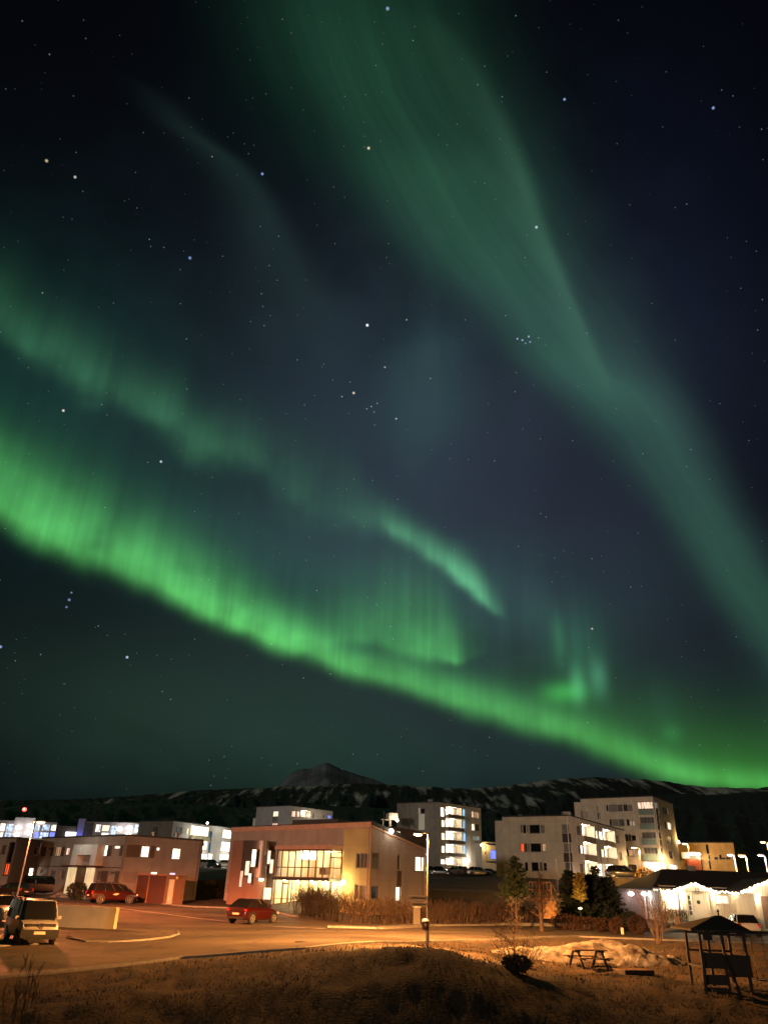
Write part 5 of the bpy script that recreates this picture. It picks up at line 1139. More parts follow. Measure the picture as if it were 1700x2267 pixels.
# ------------------------------------------------------------------ street lamps and other masts
SOD = (1.0, .39, .09)
POLE = mat('lamp_pole_steel', lin(150, 146, 140), .45, .12, 4, metal=.35)
def street_lamp(label, hx, hy, Y, col, power, arm=-1, base=None, hgt=None, glass=None, r=.065, lit=True, head=.34):
    h = at(hx, hy, Y); bx = h.x - arm * .55; g = gh(bx, Y)
    o = thing('street_lamp', label, 'street lamp', (bx, Y, g), 0, 'street lamps')
    q = MB(); q.tube([(bx, Y, g - .2), (bx, Y, g + 1.1)], [r * 1.35, r * 1.3], 10); q.tube([(bx, Y, g + 1.1), (bx, Y, h.z - .1)], [r, r * .7], 10); q.build('pole', POLE, o, smooth=40)
    q = MB(); q.tube([(bx, Y, h.z - .1), (bx + arm * .03, Y, h.z + .05), (bx + arm * .12, Y, h.z + .12), (bx + arm * .3, Y, h.z + .12)], r * .62, 8); q.build('arm', POLE, o, smooth=40)
    q = MB(); q.ball((h.x, Y, h.z + .09), head, 12, 8, (1.15, .5, .30)); q.build('head', POLE, o, smooth=60)
    q = MB(); q.ball((h.x, Y, h.z + .02), head * .9, 12, 8, (1.05, .5, .36)); q.build('lamp_glass', glass, o, smooth=60)
    if lit: lamp(o, (h.x, Y, h.z - .25), power, col, .16, 'IES', 172, None, 'lamp_light')
    return o
GL_S = glow('sodium_lamp_glass', (1, .72, .40), 9, 0); GL_R = glow('orange_lamp_glass', (1, .60, .36), 9, 0); GL_B = glow('bluish_lamp_glass', (.62, .72, 1), 9, 0)
LC = street_lamp('street lamp in the middle, carrying two street signs and a litter bin', 925, 1848.5, 44.0, SOD, 11000, glass=GL_S, head=.25)
street_lamp('orange street lamp on the left, its pole rising behind the white van', 91, 1821, 62, (1, .26, .08), 6500, arm=1, glass=GL_R)
street_lamp('street lamp in front of the tall pale block, above the garden shed', 1403, 1877, 90, (1, .45, .10), 1300, glass=GL_S)
street_lamp('tallest orange street lamp at the right edge of the picture', 1688, 1865, 100, (1, .40, .09), 4500, glass=GL_S)
street_lamp('thin far street lamp beside the corner of the tall pale block', 1515, 1868, 150, (1, .6, .25), 2500, glass=GL_S, head=.55, r=.05)
street_lamp('left one of two bluish street lamps above the dark house roof', 1615, 1893, 112, (.6, .7, 1), 900, glass=GL_B, head=.45)
street_lamp('warm white street lamp between the two bluish ones above the roof', 1641, 1895, 108, (1, .62, .25), 3500, glass=GL_S, head=.5)
street_lamp('right one of two bluish street lamps above the dark house roof', 1683, 1894, 112, (.6, .7, 1), 900, glass=GL_B, head=.45)
pb = LC.location
SIGN = mat('sign_yellow_brown', lin(214, 176, 110), .5, .08, 3); SIGNT = mat('sign_frame_pale', lin(225, 205, 160), .5, .05, 3)
for (x0, y0, x1, y1, rz) in [(368, 412, 542, 490, .25), (396, 505, 530, 580, -.1)]:
    a_ = at(*k8(x0, (y0 + y1) / 2), 43.9); b_ = at(*k8(x1, (y0 + y1) / 2), 43.9); zt_ = at(*k8((x0 + x1) / 2, y0), 43.9).z; zb_ = at(*k8((x0 + x1) / 2, y1), 43.9).z
    o = thing('street_sign', ('upper' if y0 < 450 else 'lower') + ' of two street name signs on the middle lamp post', 'sign', (a_.x, 43.9, zb_), 0, 'street name signs')
    f = Fac((a_.x, 43.9), (pb.x - .02, 43.93)); L_ = f.L; q = MB(); fbox(q, f, 0, L_, zb_, zt_, -.015, .015); q.build('plate', SIGN, o)
    q = MB(); t = .035
    fbox(q, f, 0, L_, zt_ - t, zt_, .0155, .022); fbox(q, f, 0, L_, zb_, zb_ + t, .0155, .022); fbox(q, f, 0, t, zb_ + t, zt_ - t, .0155, .022); fbox(q, f, L_ - t, L_, zb_ + t, zt_ - t, .0155, .022); q.build('border', SIGNT, o)
    q = MB(); random.seed(int(x0)); u = .09; zc = (zt_ + zb_) / 2
    while u < L_ - .12:
        w_ = random.uniform(.018, .035); fbox(q, f, u, u + w_, zc - .04, zc + random.choice((.03, .05)), .0155, .02); u += w_ + .014
    q.build('lettering', FR_d, o)
o = thing('litter_bin', 'small dark litter bin with domed pale lid, strapped to the middle lamp post', 'bin', (pb.x - .14, 43.85, at(930, 2059, 43.9).z))
zb_ = at(930, 2059, 43.9).z; zt_ = at(930, 2040, 43.9).z; c = Vector((pb.x - .12, 43.82, 0))
q = MB(); q.lathe((c.x, c.y, 0), [(.13, zb_), (.165, zb_ + .02), (.18, zt_)], 14); q.build('body', mat('bin_dark', lin(60, 44, 34), .5, .2, 4), o, smooth=50)
q = MB(); q.lathe((c.x, c.y, 0), [(.195, zt_), (.19, zt_ + .06), (.13, zt_ + .12), (.03, zt_ + .14)], 14); q.build('lid', METAL_G, o, smooth=50)
q = MB(); q.lathe((c.x - .02, c.y - .175, (zb_ + zt_) / 2 + .06), [(.07, -.006), (.07, .006)], 12, 'Y'); q.build('sticker', SIGN, o)
c = at(922, 2046, 64.0); g = gh(c.x, c.y); o = thing('utility_cabinet', 'tall pale utility cabinet standing by the bare hedge behind the middle lamp post', 'cabinet', (c.x, c.y, g))
q = MB(); q.box((c.x, c.y, g + .62), (.52, .3, 1.3)); q.build('body', mat('cabinet_grey', lin(62, 54, 50), .6, .08, 2), o); q = MB(); q.box((c.x, c.y - .02, g + 1.30), (.58, .38, .06)); q.build('lid', METAL_G, o)
# red beacon mast on the far hill
c = at(55, 1792, 560); g = gh(c.x, c.y) - 3; o = thing('radio_mast', 'thin mast with a glowing red light above the far left rooftops', 'mast', (c.x, c.y, g))
q = MB(); q.tube([(c.x, c.y, g), (c.x, c.y, c.z)], [.5, .25], 6); q.build('mast', FR_d, o); q = MB(); q.ball(c, 1.25, 12, 8, (1.2, 1, 1)); q.build('beacon', glow('red_beacon', (1, .06, .04), 7, 0), o)
q = MB(); q.ball(c + Vector((.1, -1.1, 0)), .42, 8, 6); q.build('beacon_core', glow('red_beacon_core', (1, .75, .7), 5, 0), o)
# flag pole
b_ = at(1236, 1993, 76); t_ = at(1227, 1903, 76); g = gh(b_.x, 76); o = thing('flag_pole', 'bare white flag pole rising beside the wooden railing, before the white flats', 'flag pole', (b_.x, 76, g))
q = MB(); q.tube([(b_.x, 76, g - .2), (b_.x, 76, t_.z)], [.085, .05], 10); q.build('pole', METAL_W, o, smooth=40); q = MB(); q.ball((b_.x, 76, t_.z), .09, 8, 6); q.build('finial', METAL_W, o)
q = MB(); q.tube([(b_.x + .12, 75.95, g + .5), (b_.x + .1, 75.95, g + 1.5)], .05, 6); q.build('base_bracket', METAL_W, o)

# ------------------------------------------------------------------ left: concrete barrier, brown bin shed
b0, b1 = at(110, 2052, 55.2), at(252, 2052, 54.0); f = Fac((b0.x, 55.2), (b1.x, 54.0)); zt_ = at(251, 2009, 54.0).z; zb_ = gh(b1.x, 54.0)
o = MB(); 
pl = [f.P(-1.2, 0, 0), f.P(f.L, 0, 0), f.P(f.L, 0, -.34), f.P(-1.2, 0, -.34)]
o.prism([(p.x, p.y) for p in pl], zb_ - .3, zt_ - .03); cn = f.P(f.L / 2 - .6, 0, -.17); o.prism([(p.x + (cn.x - p.x) * .012, p.y + (cn.y - p.y) * .06) for p in pl], zt_ - .03, zt_)
tag(o.build('concrete_wall', mat('cream_concrete', lin(158, 148, 128), .8, .10, 1.2, .1, 20, detail=8)), 'low cream concrete wall beside the white van, at the edge of the road', 'wall')
s0 = at(298, 1993, 84.5); s1 = at(362, 1995, 83.0); s2 = at(405, 1996, 84.6); zt_ = at(330, 1938, 83.4).z; g = gh(s1.x, 83) - .2
o = thing('bin_shed', 'flat roofed dark red bin shed with a white side door, beside the parked red car', 'shed', (s1.x, 83.0, g))
f0, f1 = Fac(s0, s1), Fac(s1, s2)
DRED = mat('dark_red_boards', lin(58, 26, 20), .7, .14, 2.0, .2, 25, stretch=(6, 6, .5)); SHW = mat('brown_board', lin(124, 88, 70), .75, .1, 2)
q = MB(); wall(q, f0, g, zt_, zt_, []); q.mi = 1; rd_ = f1.rect(k3, 1100, 1105, 1232, 1432); rd_ = (max(rd_[0], .3), rd_[1], g + .22, rd_[3]); wall(q, f1, g, zt_, zt_, [rd_], .12)
bk = s0 + s2 - s1; q.quad((s2.x, s2.y, g), (bk.x, bk.y, g), (bk.x, bk.y, zt_), (s2.x, s2.y, zt_)); q.quad((bk.x, bk.y, g), (s0.x, s0.y, g), (s0.x, s0.y, zt_), (bk.x, bk.y, zt_)); q.build('wall', [DRED, SHW], o)
q = MB(); u = f0.px(*k3(850, 1250))[0]; fbox(q, f0, u - .06, u + .06, g, zt_, .004, .05); q.build('post', SHW, o)
q = MB(); fbox(q, f1, rd_[0], rd_[1], rd_[2], rd_[3], -.14, -.08); d_ = q.build('door', mat('pale_door', lin(214, 190, 172), .5, .05, 2), o)
q = MB()
for t in (.18, .82): z_ = rd_[2] + (rd_[3] - rd_[2]) * t; q.lathe(f1.P((rd_[0] + rd_[1]) / 2, z_, -.07), [(.05, -.02), (.05, .02)], 8, 'Y')
q.build('fitting', METAL_G, d_)
q = MB(); cc = [s0, s1, s2, bk]; ce = sum(cc, Vector()) / 4; q.prism([((p - ce) * 1.06 + ce)[:2] for p in cc], zt_, zt_ + .14); q.build('roof', SHW, o)
q = MB(); u, z_ = f1.px(*k3(1280, 1085), .1); q.ball(f1.P(u, z_, .1), .14, 10, 6); q.build('round_lamp', mat('opal_globe', lin(210, 196, 140), .4, .05, 2), o)
for x, m_ in ((935, L_white), (1210, glow('pale_blue_light', (.6, .66, 1), .9, 0))):
    ff = f0 if x < 1000 else f1; u, z_ = ff.px(*k3(x, 1030), -.3); q = MB(); c = ff.P(u, zt_ + .22, -.3); q.box(c, (.5, .2, .16)); q.build('roof_light', m_, o)

# ------------------------------------------------------------------ parking areas on the hill
def pad(name, m, px_pts, lift=.06):
    P_ = [gnd(*p[:2]) if len(p) == 2 else at(*p) for p in px_pts]; mb = MB(); n = len(P_)
    mb.add([(p.x, p.y, p.z + lift) for p in P_], [list(range(n))]); return tag(mb.build(name, m), kind='structure')
PADM = mat('pale_asphalt', (.16, .16, .15), .7, .2, .6, .1, 20)
q = MB(); a_, b_ = at(940, 1938, 140), at(1112, 1944, 140); zz = at(1050, 1938.5, 140).z; q.prism([(a_.x - 2, 140), (b_.x + 4, 140), (b_.x + 8, 171), (a_.x - 4, 171)], zz - 2.6, zz); tag(q.build('parking_lot', PADM), kind='structure')
ZPARK = zz
q = MB(); f = Fac((a_.x - 2, 139.6), (b_.x + 1, 139.6)); fbox(q, f, 0, f.L, zz - 2.2, zz + .05, -.3, 0); tag(q.build('retaining_wall', mat('dark_stone_wall', lin(58, 48, 38), .9, .3, 1.2, .3, 6)), 'long dark retaining wall under the row of cars parked by the grey tower', 'wall')
a_, b_ = at(425, 1925, 160), at(520, 1924, 160); zz = at(470, 1921, 160).z; q = MB(); q.prism([(a_.x - 3, 159), (b_.x + 5, 159), (b_.x + 5, 171), (a_.x - 3, 171)], zz - 3, zz); tag(q.build('parking_lot', PADM), kind='structure'); ZPARK2 = zz
q = MB(); q.add([at(436, 1948, 145), at(455, 1949, 146), at(484, 1925, 159), at(440, 1924, 159)], [(0, 1, 2, 3)]); tag(q.build('gravel_bank', mat('grey_gravel', (.20, .20, .20), .9, .4, .8, .3, 4, stretch=(1, 3, 1))), kind='structure')

# ------------------------------------------------------------------ wooden railing, steps and stone wall beside the conifers
WOOD = mat('weathered_wood', lin(168, 138, 110), .7, .16, 3, stretch=(1, 1, .4)); DWOOD = mat('dark_play_wood', lin(36, 26, 21), .75, .2, 3)
a_ = at(*m4(600, 480), 71); b_ = at(*m4(920, 480), 69.5); c_ = at(*m4(985, 690), 66.5); zt_ = at(*m4(760, 475), 70).z; zl = at(*m4(920, 720), 69.5).z
o = thing('wooden_railing', 'pale wooden railing of a raised deck, beside the flag pole', 'railing', (b_.x, 69.5, zl))
fR = Fac(a_, b_); q = MB(); fbox(q, fR, 0, fR.L, zt_ - .1, zt_, -.05, .05); q.build('top_rail', WOOD, o)
q = MB(); fbox(q, fR, 0, fR.L, zl + .55, zl + .62, -.03, .03); q.build('lower_rail', WOOD, o)
for i in range(7):
    u = fR.L * i / 6; q = MB(); fbox(q, fR, u - .05, u + .05, zl - .3, zt_ - .1, -.045, .045); q.build('post', WOOD, o)
q = MB(); q.bar((b_.x, b_.y, zt_ - .05), (c_.x, c_.y - 1, zl + .3), .09, .12); q.build('stair_rail', WOOD, o); q = MB(); q.bar((b_.x, b_.y, zt_ - .9), (c_.x, c_.y - 1, zl - .5), .07, .1); q.build('stair_rail', WOOD, o)
q = MB(); fbox(q, fR, -2.0, fR.L, zl - .25, zl, -2.6, .2); q.build('deck', WOOD, o)
q = MB(); f = Fac(at(*m4(800, 800), 67.8), at(*m4(1005, 800), 66.8)); z1 = at(*m4(900, 762), 67).z; z0 = at(*m4(900, 940), 67).z - .4
fbox(q, f, 0, f.L, z0, z1, -.4, 0); tag(q.build('stone_wall', mat('rubble_stone', lin(96, 74, 50), .9, col2=lin(190, 156, 108), scale=4.5, bump=.8, bscale=8, detail=6)), 'rough stone wall lit yellow under the wooden railing', 'wall')

# ------------------------------------------------------------------ cars
TYRE = mat('tyre_rubber', (.012, .012, .012), .8, .1, 8); RIM = mat('alloy_rim', (.42, .42, .42), .35, .05, 6, metal=.7)
TAIL = mat('tail_lamp_red', (.45, .02, .015), .2, 0); HEAD = mat('head_lamp_glass', (.62, .62, .60), .12, .1, 20); PLATE = mat('number_plate', (.62, .58, .5), .5, 0); CARGLASS = mat('car_glass', (.010, .011, .012), .05, 0)
PAINT = {}
def paint(n, c, metal=.15):
    if n not in PAINT:
        m = mat('car_paint_' + n, c, .28, .05, 1.2, metal=metal); m.node_tree.nodes['Principled BSDF'].inputs['Coat Weight'].default_value = .5; PAINT[n] = m
    return PAINT[n]
STY = {
 'hatch': dict(st=[(-.50, .80, .40, .60), (-.485, .92, .30, .88), (-.43, .98, .24, .96), (-.2, 1, .20, .97), (.1, 1, .20, .95), (.22, .99, .20, .93), (.32, .97, .21, .87), (.43, .92, .22, .76), (.48, .82, .28, .66), (.50, .66, .36, .54)], cab=(-.47, .27, -.385, .06), wb=.90, wt=.70, wh=(-.31, .315)),
 'suv': dict(st=[(-.50, .84, .46, .70), (-.488, .94, .34, 1.0), (-.44, .99, .28, 1.06), (-.2, 1, .25, 1.06), (.1, 1, .25, 1.04), (.22, 1, .25, 1.03), (.32, .98, .26, .99), (.43, .94, .27, .90), (.485, .86, .32, .80), (.50, .72, .40, .66)], cab=(-.475, .25, -.43, .09), wb=.92, wt=.77, wh=(-.305, .31)),
 'coupe': dict(st=[(-.50, .82, .44, .70), (-.487, .93, .32, .98), (-.44, .98, .26, 1.04), (-.2, 1, .24, 1.03), (.1, 1, .24, 1.0), (.22, .99, .24, .97), (.32, .97, .25, .92), (.43, .92, .26, .82), (.48, .83, .30, .72), (.50, .68, .38, .58)], cab=(-.475, .25, -.28, .05), wb=.90, wt=.70, wh=(-.31, .315)),
 'sedan': dict(st=[(-.50, .80, .40, .66), (-.485, .92, .30, .92), (-.40, .98, .22, .96), (-.2, 1, .20, .94), (.1, 1, .20, .93), (.22, .99, .20, .91), (.32, .97, .21, .85), (.43, .92, .22, .76), (.48, .82, .28, .66), (.50, .66, .36, .54)], cab=(-.40, .25, -.23, .07), wb=.90, wt=.68, wh=(-.31, .315)),
 'van': dict(st=[(-.50, .94, .42, 1.06), (-.49, .98, .32, 1.12), (-.4, 1, .28, 1.14), (-.1, 1, .28, 1.14), (.15, 1, .28, 1.13), (.30, .99, .28, 1.12), (.36, .98, .29, 1.10), (.44, .96, .30, 1.02), (.485, .92, .33, .92), (.50, .82, .40, .80)], cab=(-.495, .375, -.47, .235), wb=.97, wt=.84, wh=(-.28, .31)),
}
def car(name, label, x, y, z, rz, L, Wd, H, sty, body, trim=None, group='parked cars', rack=False, cat='car', detail=True, headlit=None, taillit=None):
    s = STY[sty]; o = thing(name, label, cat, (x, y, z), rz, group); hw = Wd / 2; q = MB(); rings = []
    belt = max(t[3] for t in s['st'])
    for (fx, fw, zb_, zt_) in s['st']:
        w_ = hw * fw; zm = zb_ + (zt_ - zb_) * .55; half = [(0.0, zb_), (w_ * .86, zb_), (w_ * .97, zb_ + .10), (w_, zm), (w_ * .975, zt_ - .07), (w_ * .92, zt_ - .01), (w_ * .5, zt_ + .02), (0, zt_ + .025)]
        rings.append([Vector((fx * L, yy, zz)) for yy, zz in half] + [Vector((fx * L, -yy, zz)) for yy, zz in half[-2:0:-1]])
    n = len(rings[0]); vs = [v for r in rings for v in r]; fs = [(k * n + i, (k + 1) * n + i, (k + 1) * n + (i + 1) % n, k * n + (i + 1) % n) for k in range(len(rings) - 1) for i in range(n)]
    fs += [tuple(range(n)), tuple(range((len(rings) - 1) * n, len(rings) * n))[::-1]]
    q.add(vs, fs); bd = q.build('body', body, o, smooth=35, local=True)
    xr0, xf0, xr1, xf1 = (v * L for v in s['cab']); wb, wt = hw * s['wb'], hw * s['wt']; zb_ = belt - .05; zt_ = H - .04
    xm0, xm1 = (xr0 + xf0) / 2, (xr1 + xf1) / 2; wm = (wb + wt) / 2 + .035
    def ring(x0, x1, w_, z_): return [Vector((x0, -w_ * .93, z_)), Vector((x0 + .12, -w_, z_)), Vector((x1 - .3, -w_, z_)), Vector((x1 - .06, -w_ * .8, z_)), Vector((x1, 0, z_)), Vector((x1 - .06, w_ * .8, z_)), Vector((x1 - .3, w_, z_)), Vector((x0 + .12, w_, z_)), Vector((x0, w_ * .93, z_))]
    R0, R1, R2 = ring(xr0, xf0, wb, zb_), ring((xr0 * .55 + xr1 * .45), (xf0 * .52 + xf1 * .48), wm, (zb_ + zt_) / 2), ring(xr1, xf1, wt, zt_)
    q = MB(); n = 9; q.add(R0 + R1 + R2, [(k * n + i, k * n + (i + 1) % n, (k + 1) * n + (i + 1) % n, (k + 1) * n + i) for k in range(2) for i in range(n)]); q.build('windows', CARGLASS, o, smooth=30, local=True)
    q = MB(); rt = [Vector((v.x + (.05 if v.x < xm1 else -.0), v.y * .86, H)) for v in R2]; q.add(R2 + rt, [(i, (i + 1) % n, n + (i + 1) % n, n + i) for i in range(n)] + [tuple(range(n, 2 * n))])
    for sgn in (0, 1):                                          # pillars
        ii = [(1, .05), (2, .06)] if sgn == 0 else [(7, .05), (6, .06)]
        for i, w_ in ii:
            for A_, B_ in ((R0[i], R1[i]), (R1[i], R2[i])): q.bar(A_, B_, w_, w_)
        i = 1 if sgn == 0 else 7; j = 2 if sgn == 0 else 6
        for t in (.36, .68):
            A_ = R0[i].lerp(R0[j], t); Bm = R1[i].lerp(R1[j], t); C_ = R2[i].lerp(R2[j], t); q.bar(A_, Bm, .07, .03); q.bar(Bm, C_, .07, .03)
    q.build('roof', body, o, smooth=35, local=True)
    wr = .34 if sty in ('suv', 'van', 'coupe') else .31
    for fx in s['wh']:
        for sg in (-1, 1):
            c = Vector((fx * L, sg * (hw - .10), wr)); yo = sg
            q = MB(); q.lathe((c.x, sg * (hw - .06), wr + .02), [(wr * 1.17, -.06), (wr * 1.17, .068)], 22, 'Y'); q.build('wheel_arch', trim or BLACK, bd, local=True)
            q = MB(); q.lathe(c, [(wr * .62, -.11), (wr * .96, -.11), (wr, -.08), (wr, .10), (wr * .96, .125), (wr * .66, .125)] if sg > 0 else [(wr * .66, -.125), (wr * .96, -.125), (wr, -.10), (wr, .08), (wr * .96, .11), (wr * .62, .11)], 22, 'Y'); w_ = q.build('wheel', TYRE, o, smooth=40, local=True)
            q = MB(); yy = sg * (hw + .022); q.lathe((c.x, yy, wr), [(.05, -.012), (.05, .012)], 10, 'Y')
            for k_ in range(5):
                a = k_ * 2 * math.pi / 5 + .3; q.bar((c.x, yy, wr), (c.x + math.cos(a) * wr * .64, yy, wr + math.sin(a) * wr * .64), .075, .02)
            q.tube([(c.x + math.cos(a) * wr * .64, yy, wr + math.sin(a) * wr * .64) for a in np.linspace(0, 2 * math.pi, 19)], .022, 5, False); q.build('rim', RIM, w_, local=True)
    for sg in (-1, 1):
        fx, fw, zb0, zt0 = s['st'][-2]
        q = MB(); q.box((L * .462, sg * hw * .70, zt0 - .04), (.16, hw * .42, .13), Matrix.Rotation(R(-sg * 16), 3, 'Z')); q.build('headlight', headlit or HEAD, o, local=True)
        fx, fw, zb0, zt0 = s['st'][1]
        q = MB(); q.box((-L * .482, sg * hw * .80, zt0 - .12), (.12, hw * .26, .26 if sty != 'coupe' else .12), Matrix.Rotation(R(sg * 14), 3, 'Z')); q.build('taillight', taillit or TAIL, o, local=True)
        q = MB(); q.box((xf0 - .42, sg * (hw + .07), belt + .06), (.10, .20, .14)); q.build('mirror', body if detail else BLACK, o, local=True)
    q = MB(); q.box((L * .498, 0, s['st'][-1][2] + .08), (.03, .52, .11)); q.build('number_plate', PLATE, o, local=True)
    q = MB(); q.box((-L * .503, 0, s['st'][0][2] + .18), (.03, .52, .11)); q.build('number_plate', PLATE, o, local=True)
    q = MB(); q.box((L * .492, 0, s['st'][-2][3] - .10), (.06, hw * .98, .12)); q.build('grille', BLACK, o, local=True)
    q = MB(); q.box((L * .485, 0, s['st'][-1][2] - .06), (.10, hw * 1.5, .16)); q.box((-L * .487, 0, s['st'][0][2] - .04), (.10, hw * 1.5, .16)); q.build('bumper_trim', trim or BLACK, o, local=True)
    if rack:
        for sg in (-1, 1):
            q = MB(); q.bar((xr1 + .3, sg * wt * .9, H + .07), (xf1 - .1, sg * wt * .9, H + .07), .05, .05)
            for t in (.1, .5, .9): q.box((xr1 + .3 + (xf1 - xr1 - .4) * t, sg * wt * .9, H + .03), (.12, .07, .09))
            q.build('roof_rail', BLACK, o, local=True)
    return o
def gp(px, py, Y): 
    p = at(px, py, Y); return p.x, Y, gh(p.x, Y) + .03
x, y, z = gp(560, 2036, 61.5)
car('red_car', 'red crossover car parked at the kerb in front of the bright entrance', x, y, z, R(62), 4.15, 1.8, 1.56, 'coupe', paint('red', (.034, .003, .0025)))
x, y, z = gp(246, 1999, 81.5)
c = car('red_car', 'red estate SUV with a pale diamond sticker on its door, beside the brown bin shed', x, y, z, R(38), 4.6, 1.82, 1.70, 'suv', paint('orange_red', (.038, .004, .003)), trim=mat('grey_cladding', (.06, .055, .05), .6, .1, 4), rack=True)
q = MB(); q.add([(-.35, -.935, .74), (.0, -.935, .66), (.38, -.935, .80), (.02, -.935, .90)], [(0, 1, 2, 3)]); q.add([(-.35, -.92, .74), (.0, -.92, .66), (.38, -.92, .80), (.02, -.92, .90)], [(3, 2, 1, 0)]); q.build('door_sticker', mat('pale_sticker', (.62, .56, .30), .5, 0), c, local=True)
# white van, left foreground
vx = at(66, 2070, 46.0); vz = gh(vx.x, 46.0) + .03
VAN = paint('van_white', (.36, .34, .31), 0.0)
c = car('white_van', 'white van with roof bars facing the camera, parked at the left edge', vx.x, vx.y, vz, R(-58), 4.9, 1.92, 2.0, 'van', VAN, rack=True, cat='van')
EMB = mat('chrome_emblem', (.75, .75, .72), .15, 0, metal=.9)
q = MB(); ex_ = 2.455; ez = .86
q.tube([(ex_, math.cos(a) * .13, ez + math.sin(a) * .13) for a in np.linspace(0, 2 * math.pi, 21)], .016, 6, False)
for (a, b) in [((-.075, .10), (0, .01)), ((0, .01), (.075, .10)), ((-.115, .05), (-.05, -.11)), ((-.05, -.11), (0, .0)), ((0, .0), (.05, -.11)), ((.05, -.11), (.115, .05))]:
    q.bar((ex_, a[0], ez + a[1]), (ex_, b[0], ez + b[1]), .018, .018)
q.build('emblem', EMB, c, local=True)
q = MB(); q.box((2.405, 0, .86), (.08, 1.45, .20)); q.build('grille_bar', BLACK, c, local=True)
q = MB(); q.box((2.425, 0, .52), (.10, 1.80, .36)); q.box((2.30, 0, .50), (.2, 1.9, .3)); q.build('front_bumper', BLACK, c, local=True)
q = MB(); q.box((2.482, 0, .55), (.02, .54, .13)); q.build('number_plate', PLATE, c, local=True)
# others in the left car park
x, y, z = gp(96, 1984, 98); car('black_van', 'black people carrier parked side on behind the white van', x, y, z, R(14), 4.9, 1.9, 1.9, 'van', paint('black', (.006, .006, .006), 0), cat='van')
x, y, z = gp(25, 1990, 90); car('dark_car', 'dark saloon car behind the left lamp post', x, y, z, R(150), 4.5, 1.8, 1.45, 'sedan', paint('dark_brown', (.03, .018, .012)))
x, y, z = gp(-8, 1985, 97); car('grey_car', 'pale grey hatchback cut off by the left edge, highest of the parked row', x, y, z, R(165), 4.2, 1.75, 1.5, 'hatch', paint('grey', (.25, .24, .23)))
x, y, z = gp(-56, 2080, 42); car('dark_car', 'dark car at the left edge in the foreground, only its yellow headlamp showing', x, y, z, R(-58), 4.3, 1.75, 1.48, 'hatch', paint('black', (.006, .006, .006), 0), headlit=glow('yellow_headlamp', (1, .7, .15), .9, 0))
x, y, z = gp(-2, 2020, 56); car('grey_car', 'brown grey estate with roof rails, half hidden behind the white van', x, y, z, R(-40), 4.6, 1.8, 1.62, 'suv', paint('brown_grey', (.16, .13, .11)), rack=True)
# car on the drive of the fairy lit house
x, y, z = gp(1640, 2056, 67.0); car('white_car', 'white hatchback seen from behind on the drive of the fairy lit house', x, y, gh(x, y) + .04, R(84), 4.1, 1.78, 1.5, 'hatch', paint('pearl', (.58, .55, .52), 0))
# cars by the grey tower
for (nm, lb, px_, Y, rz, sty, pc, L_) in [
    ('dark_car', 'dark car half hidden by the pink wall, leftmost by the grey tower', 938, 151, R(200), 'hatch', ('black', (.006, .006, .006), 0), 4.2), ('dark_car', 'black saloon with glinting lamps, second from the pink wall by the grey tower', 976, 150, R(-15), 'sedan', ('night_blue', (.012, .014, .02)), 4.5),
    ('brown_car', 'beige brown SUV under the lit balconies of the grey tower', 1008, 150, R(140), 'suv', ('brown_grey', (.16, .13, .11)), 4.6), ('dark_car', 'dark car showing only its roof behind the silver estate', 1042, 157, R(10), 'sedan', ('dark_brown', (.03, .018, .012)), 4.5),
    ('silver_car', 'silver estate car side on, brightest of the row by the grey tower', 1062, 145, R(-8), 'hatch', ('silver', (.52, .53, .53), .3), 4.4), ('dark_car', 'dark green car behind the silver estate, beside the white flats', 1085, 153, R(0), 'sedan', ('dark_green', (.02, .04, .035)), 4.5)]:
    p = at(px_, 1935, Y); car(nm, lb, p.x, Y, ZPARK + .01, rz, L_, 1.78, 1.62 if sty == 'suv' else 1.48, sty, paint(*pc), group='cars by the grey tower')
for (nm, lb, px_, rz, sty, pc) in [('silver_car', 'silver car leftmost of three under the glaring windows of the white block', 446, R(190), 'hatch', ('silver', (.52, .53, .53), .3)), ('dark_car', 'dark green saloon, middle of three under the glaring windows', 468, R(-25), 'sedan', ('dark_green', (.02, .04, .035))), ('white_car', 'white car rightmost of three under the glaring windows', 496, R(170), 'suv', ('white', (.55, .54, .51), 0))]:
    p = at(px_, 1920, 163); car(nm, lb, p.x, 163, ZPARK2 + .01, rz, 4.4, 1.78, 1.5, sty, paint(*pc), group='cars under the white block')
p = at(1383, 1944, 104); pz = at(1383, 1945.5, 104).z; car('dark_car', 'dark estate car on the bank before the tall pale block, above the conifers', p.x, 104, pz, R(-12), 4.7, 1.8, 1.5, 'hatch', paint('night_blue', (.012, .014, .02)), group='parked cars')
q = MB(); a_, b_ = at(1340, 1947, 101), at(1425, 1949, 101); q.prism([(a_.x, 100.5), (b_.x, 100.5), (b_.x + 1, 112), (a_.x - 1, 112)], gh(a_.x, 98) - 1, pz - .02); tag(q.build('bank', mat('brown_turf', (.05, .04, .028), .95, .4, 1.0, .5, 5)), kind='structure')

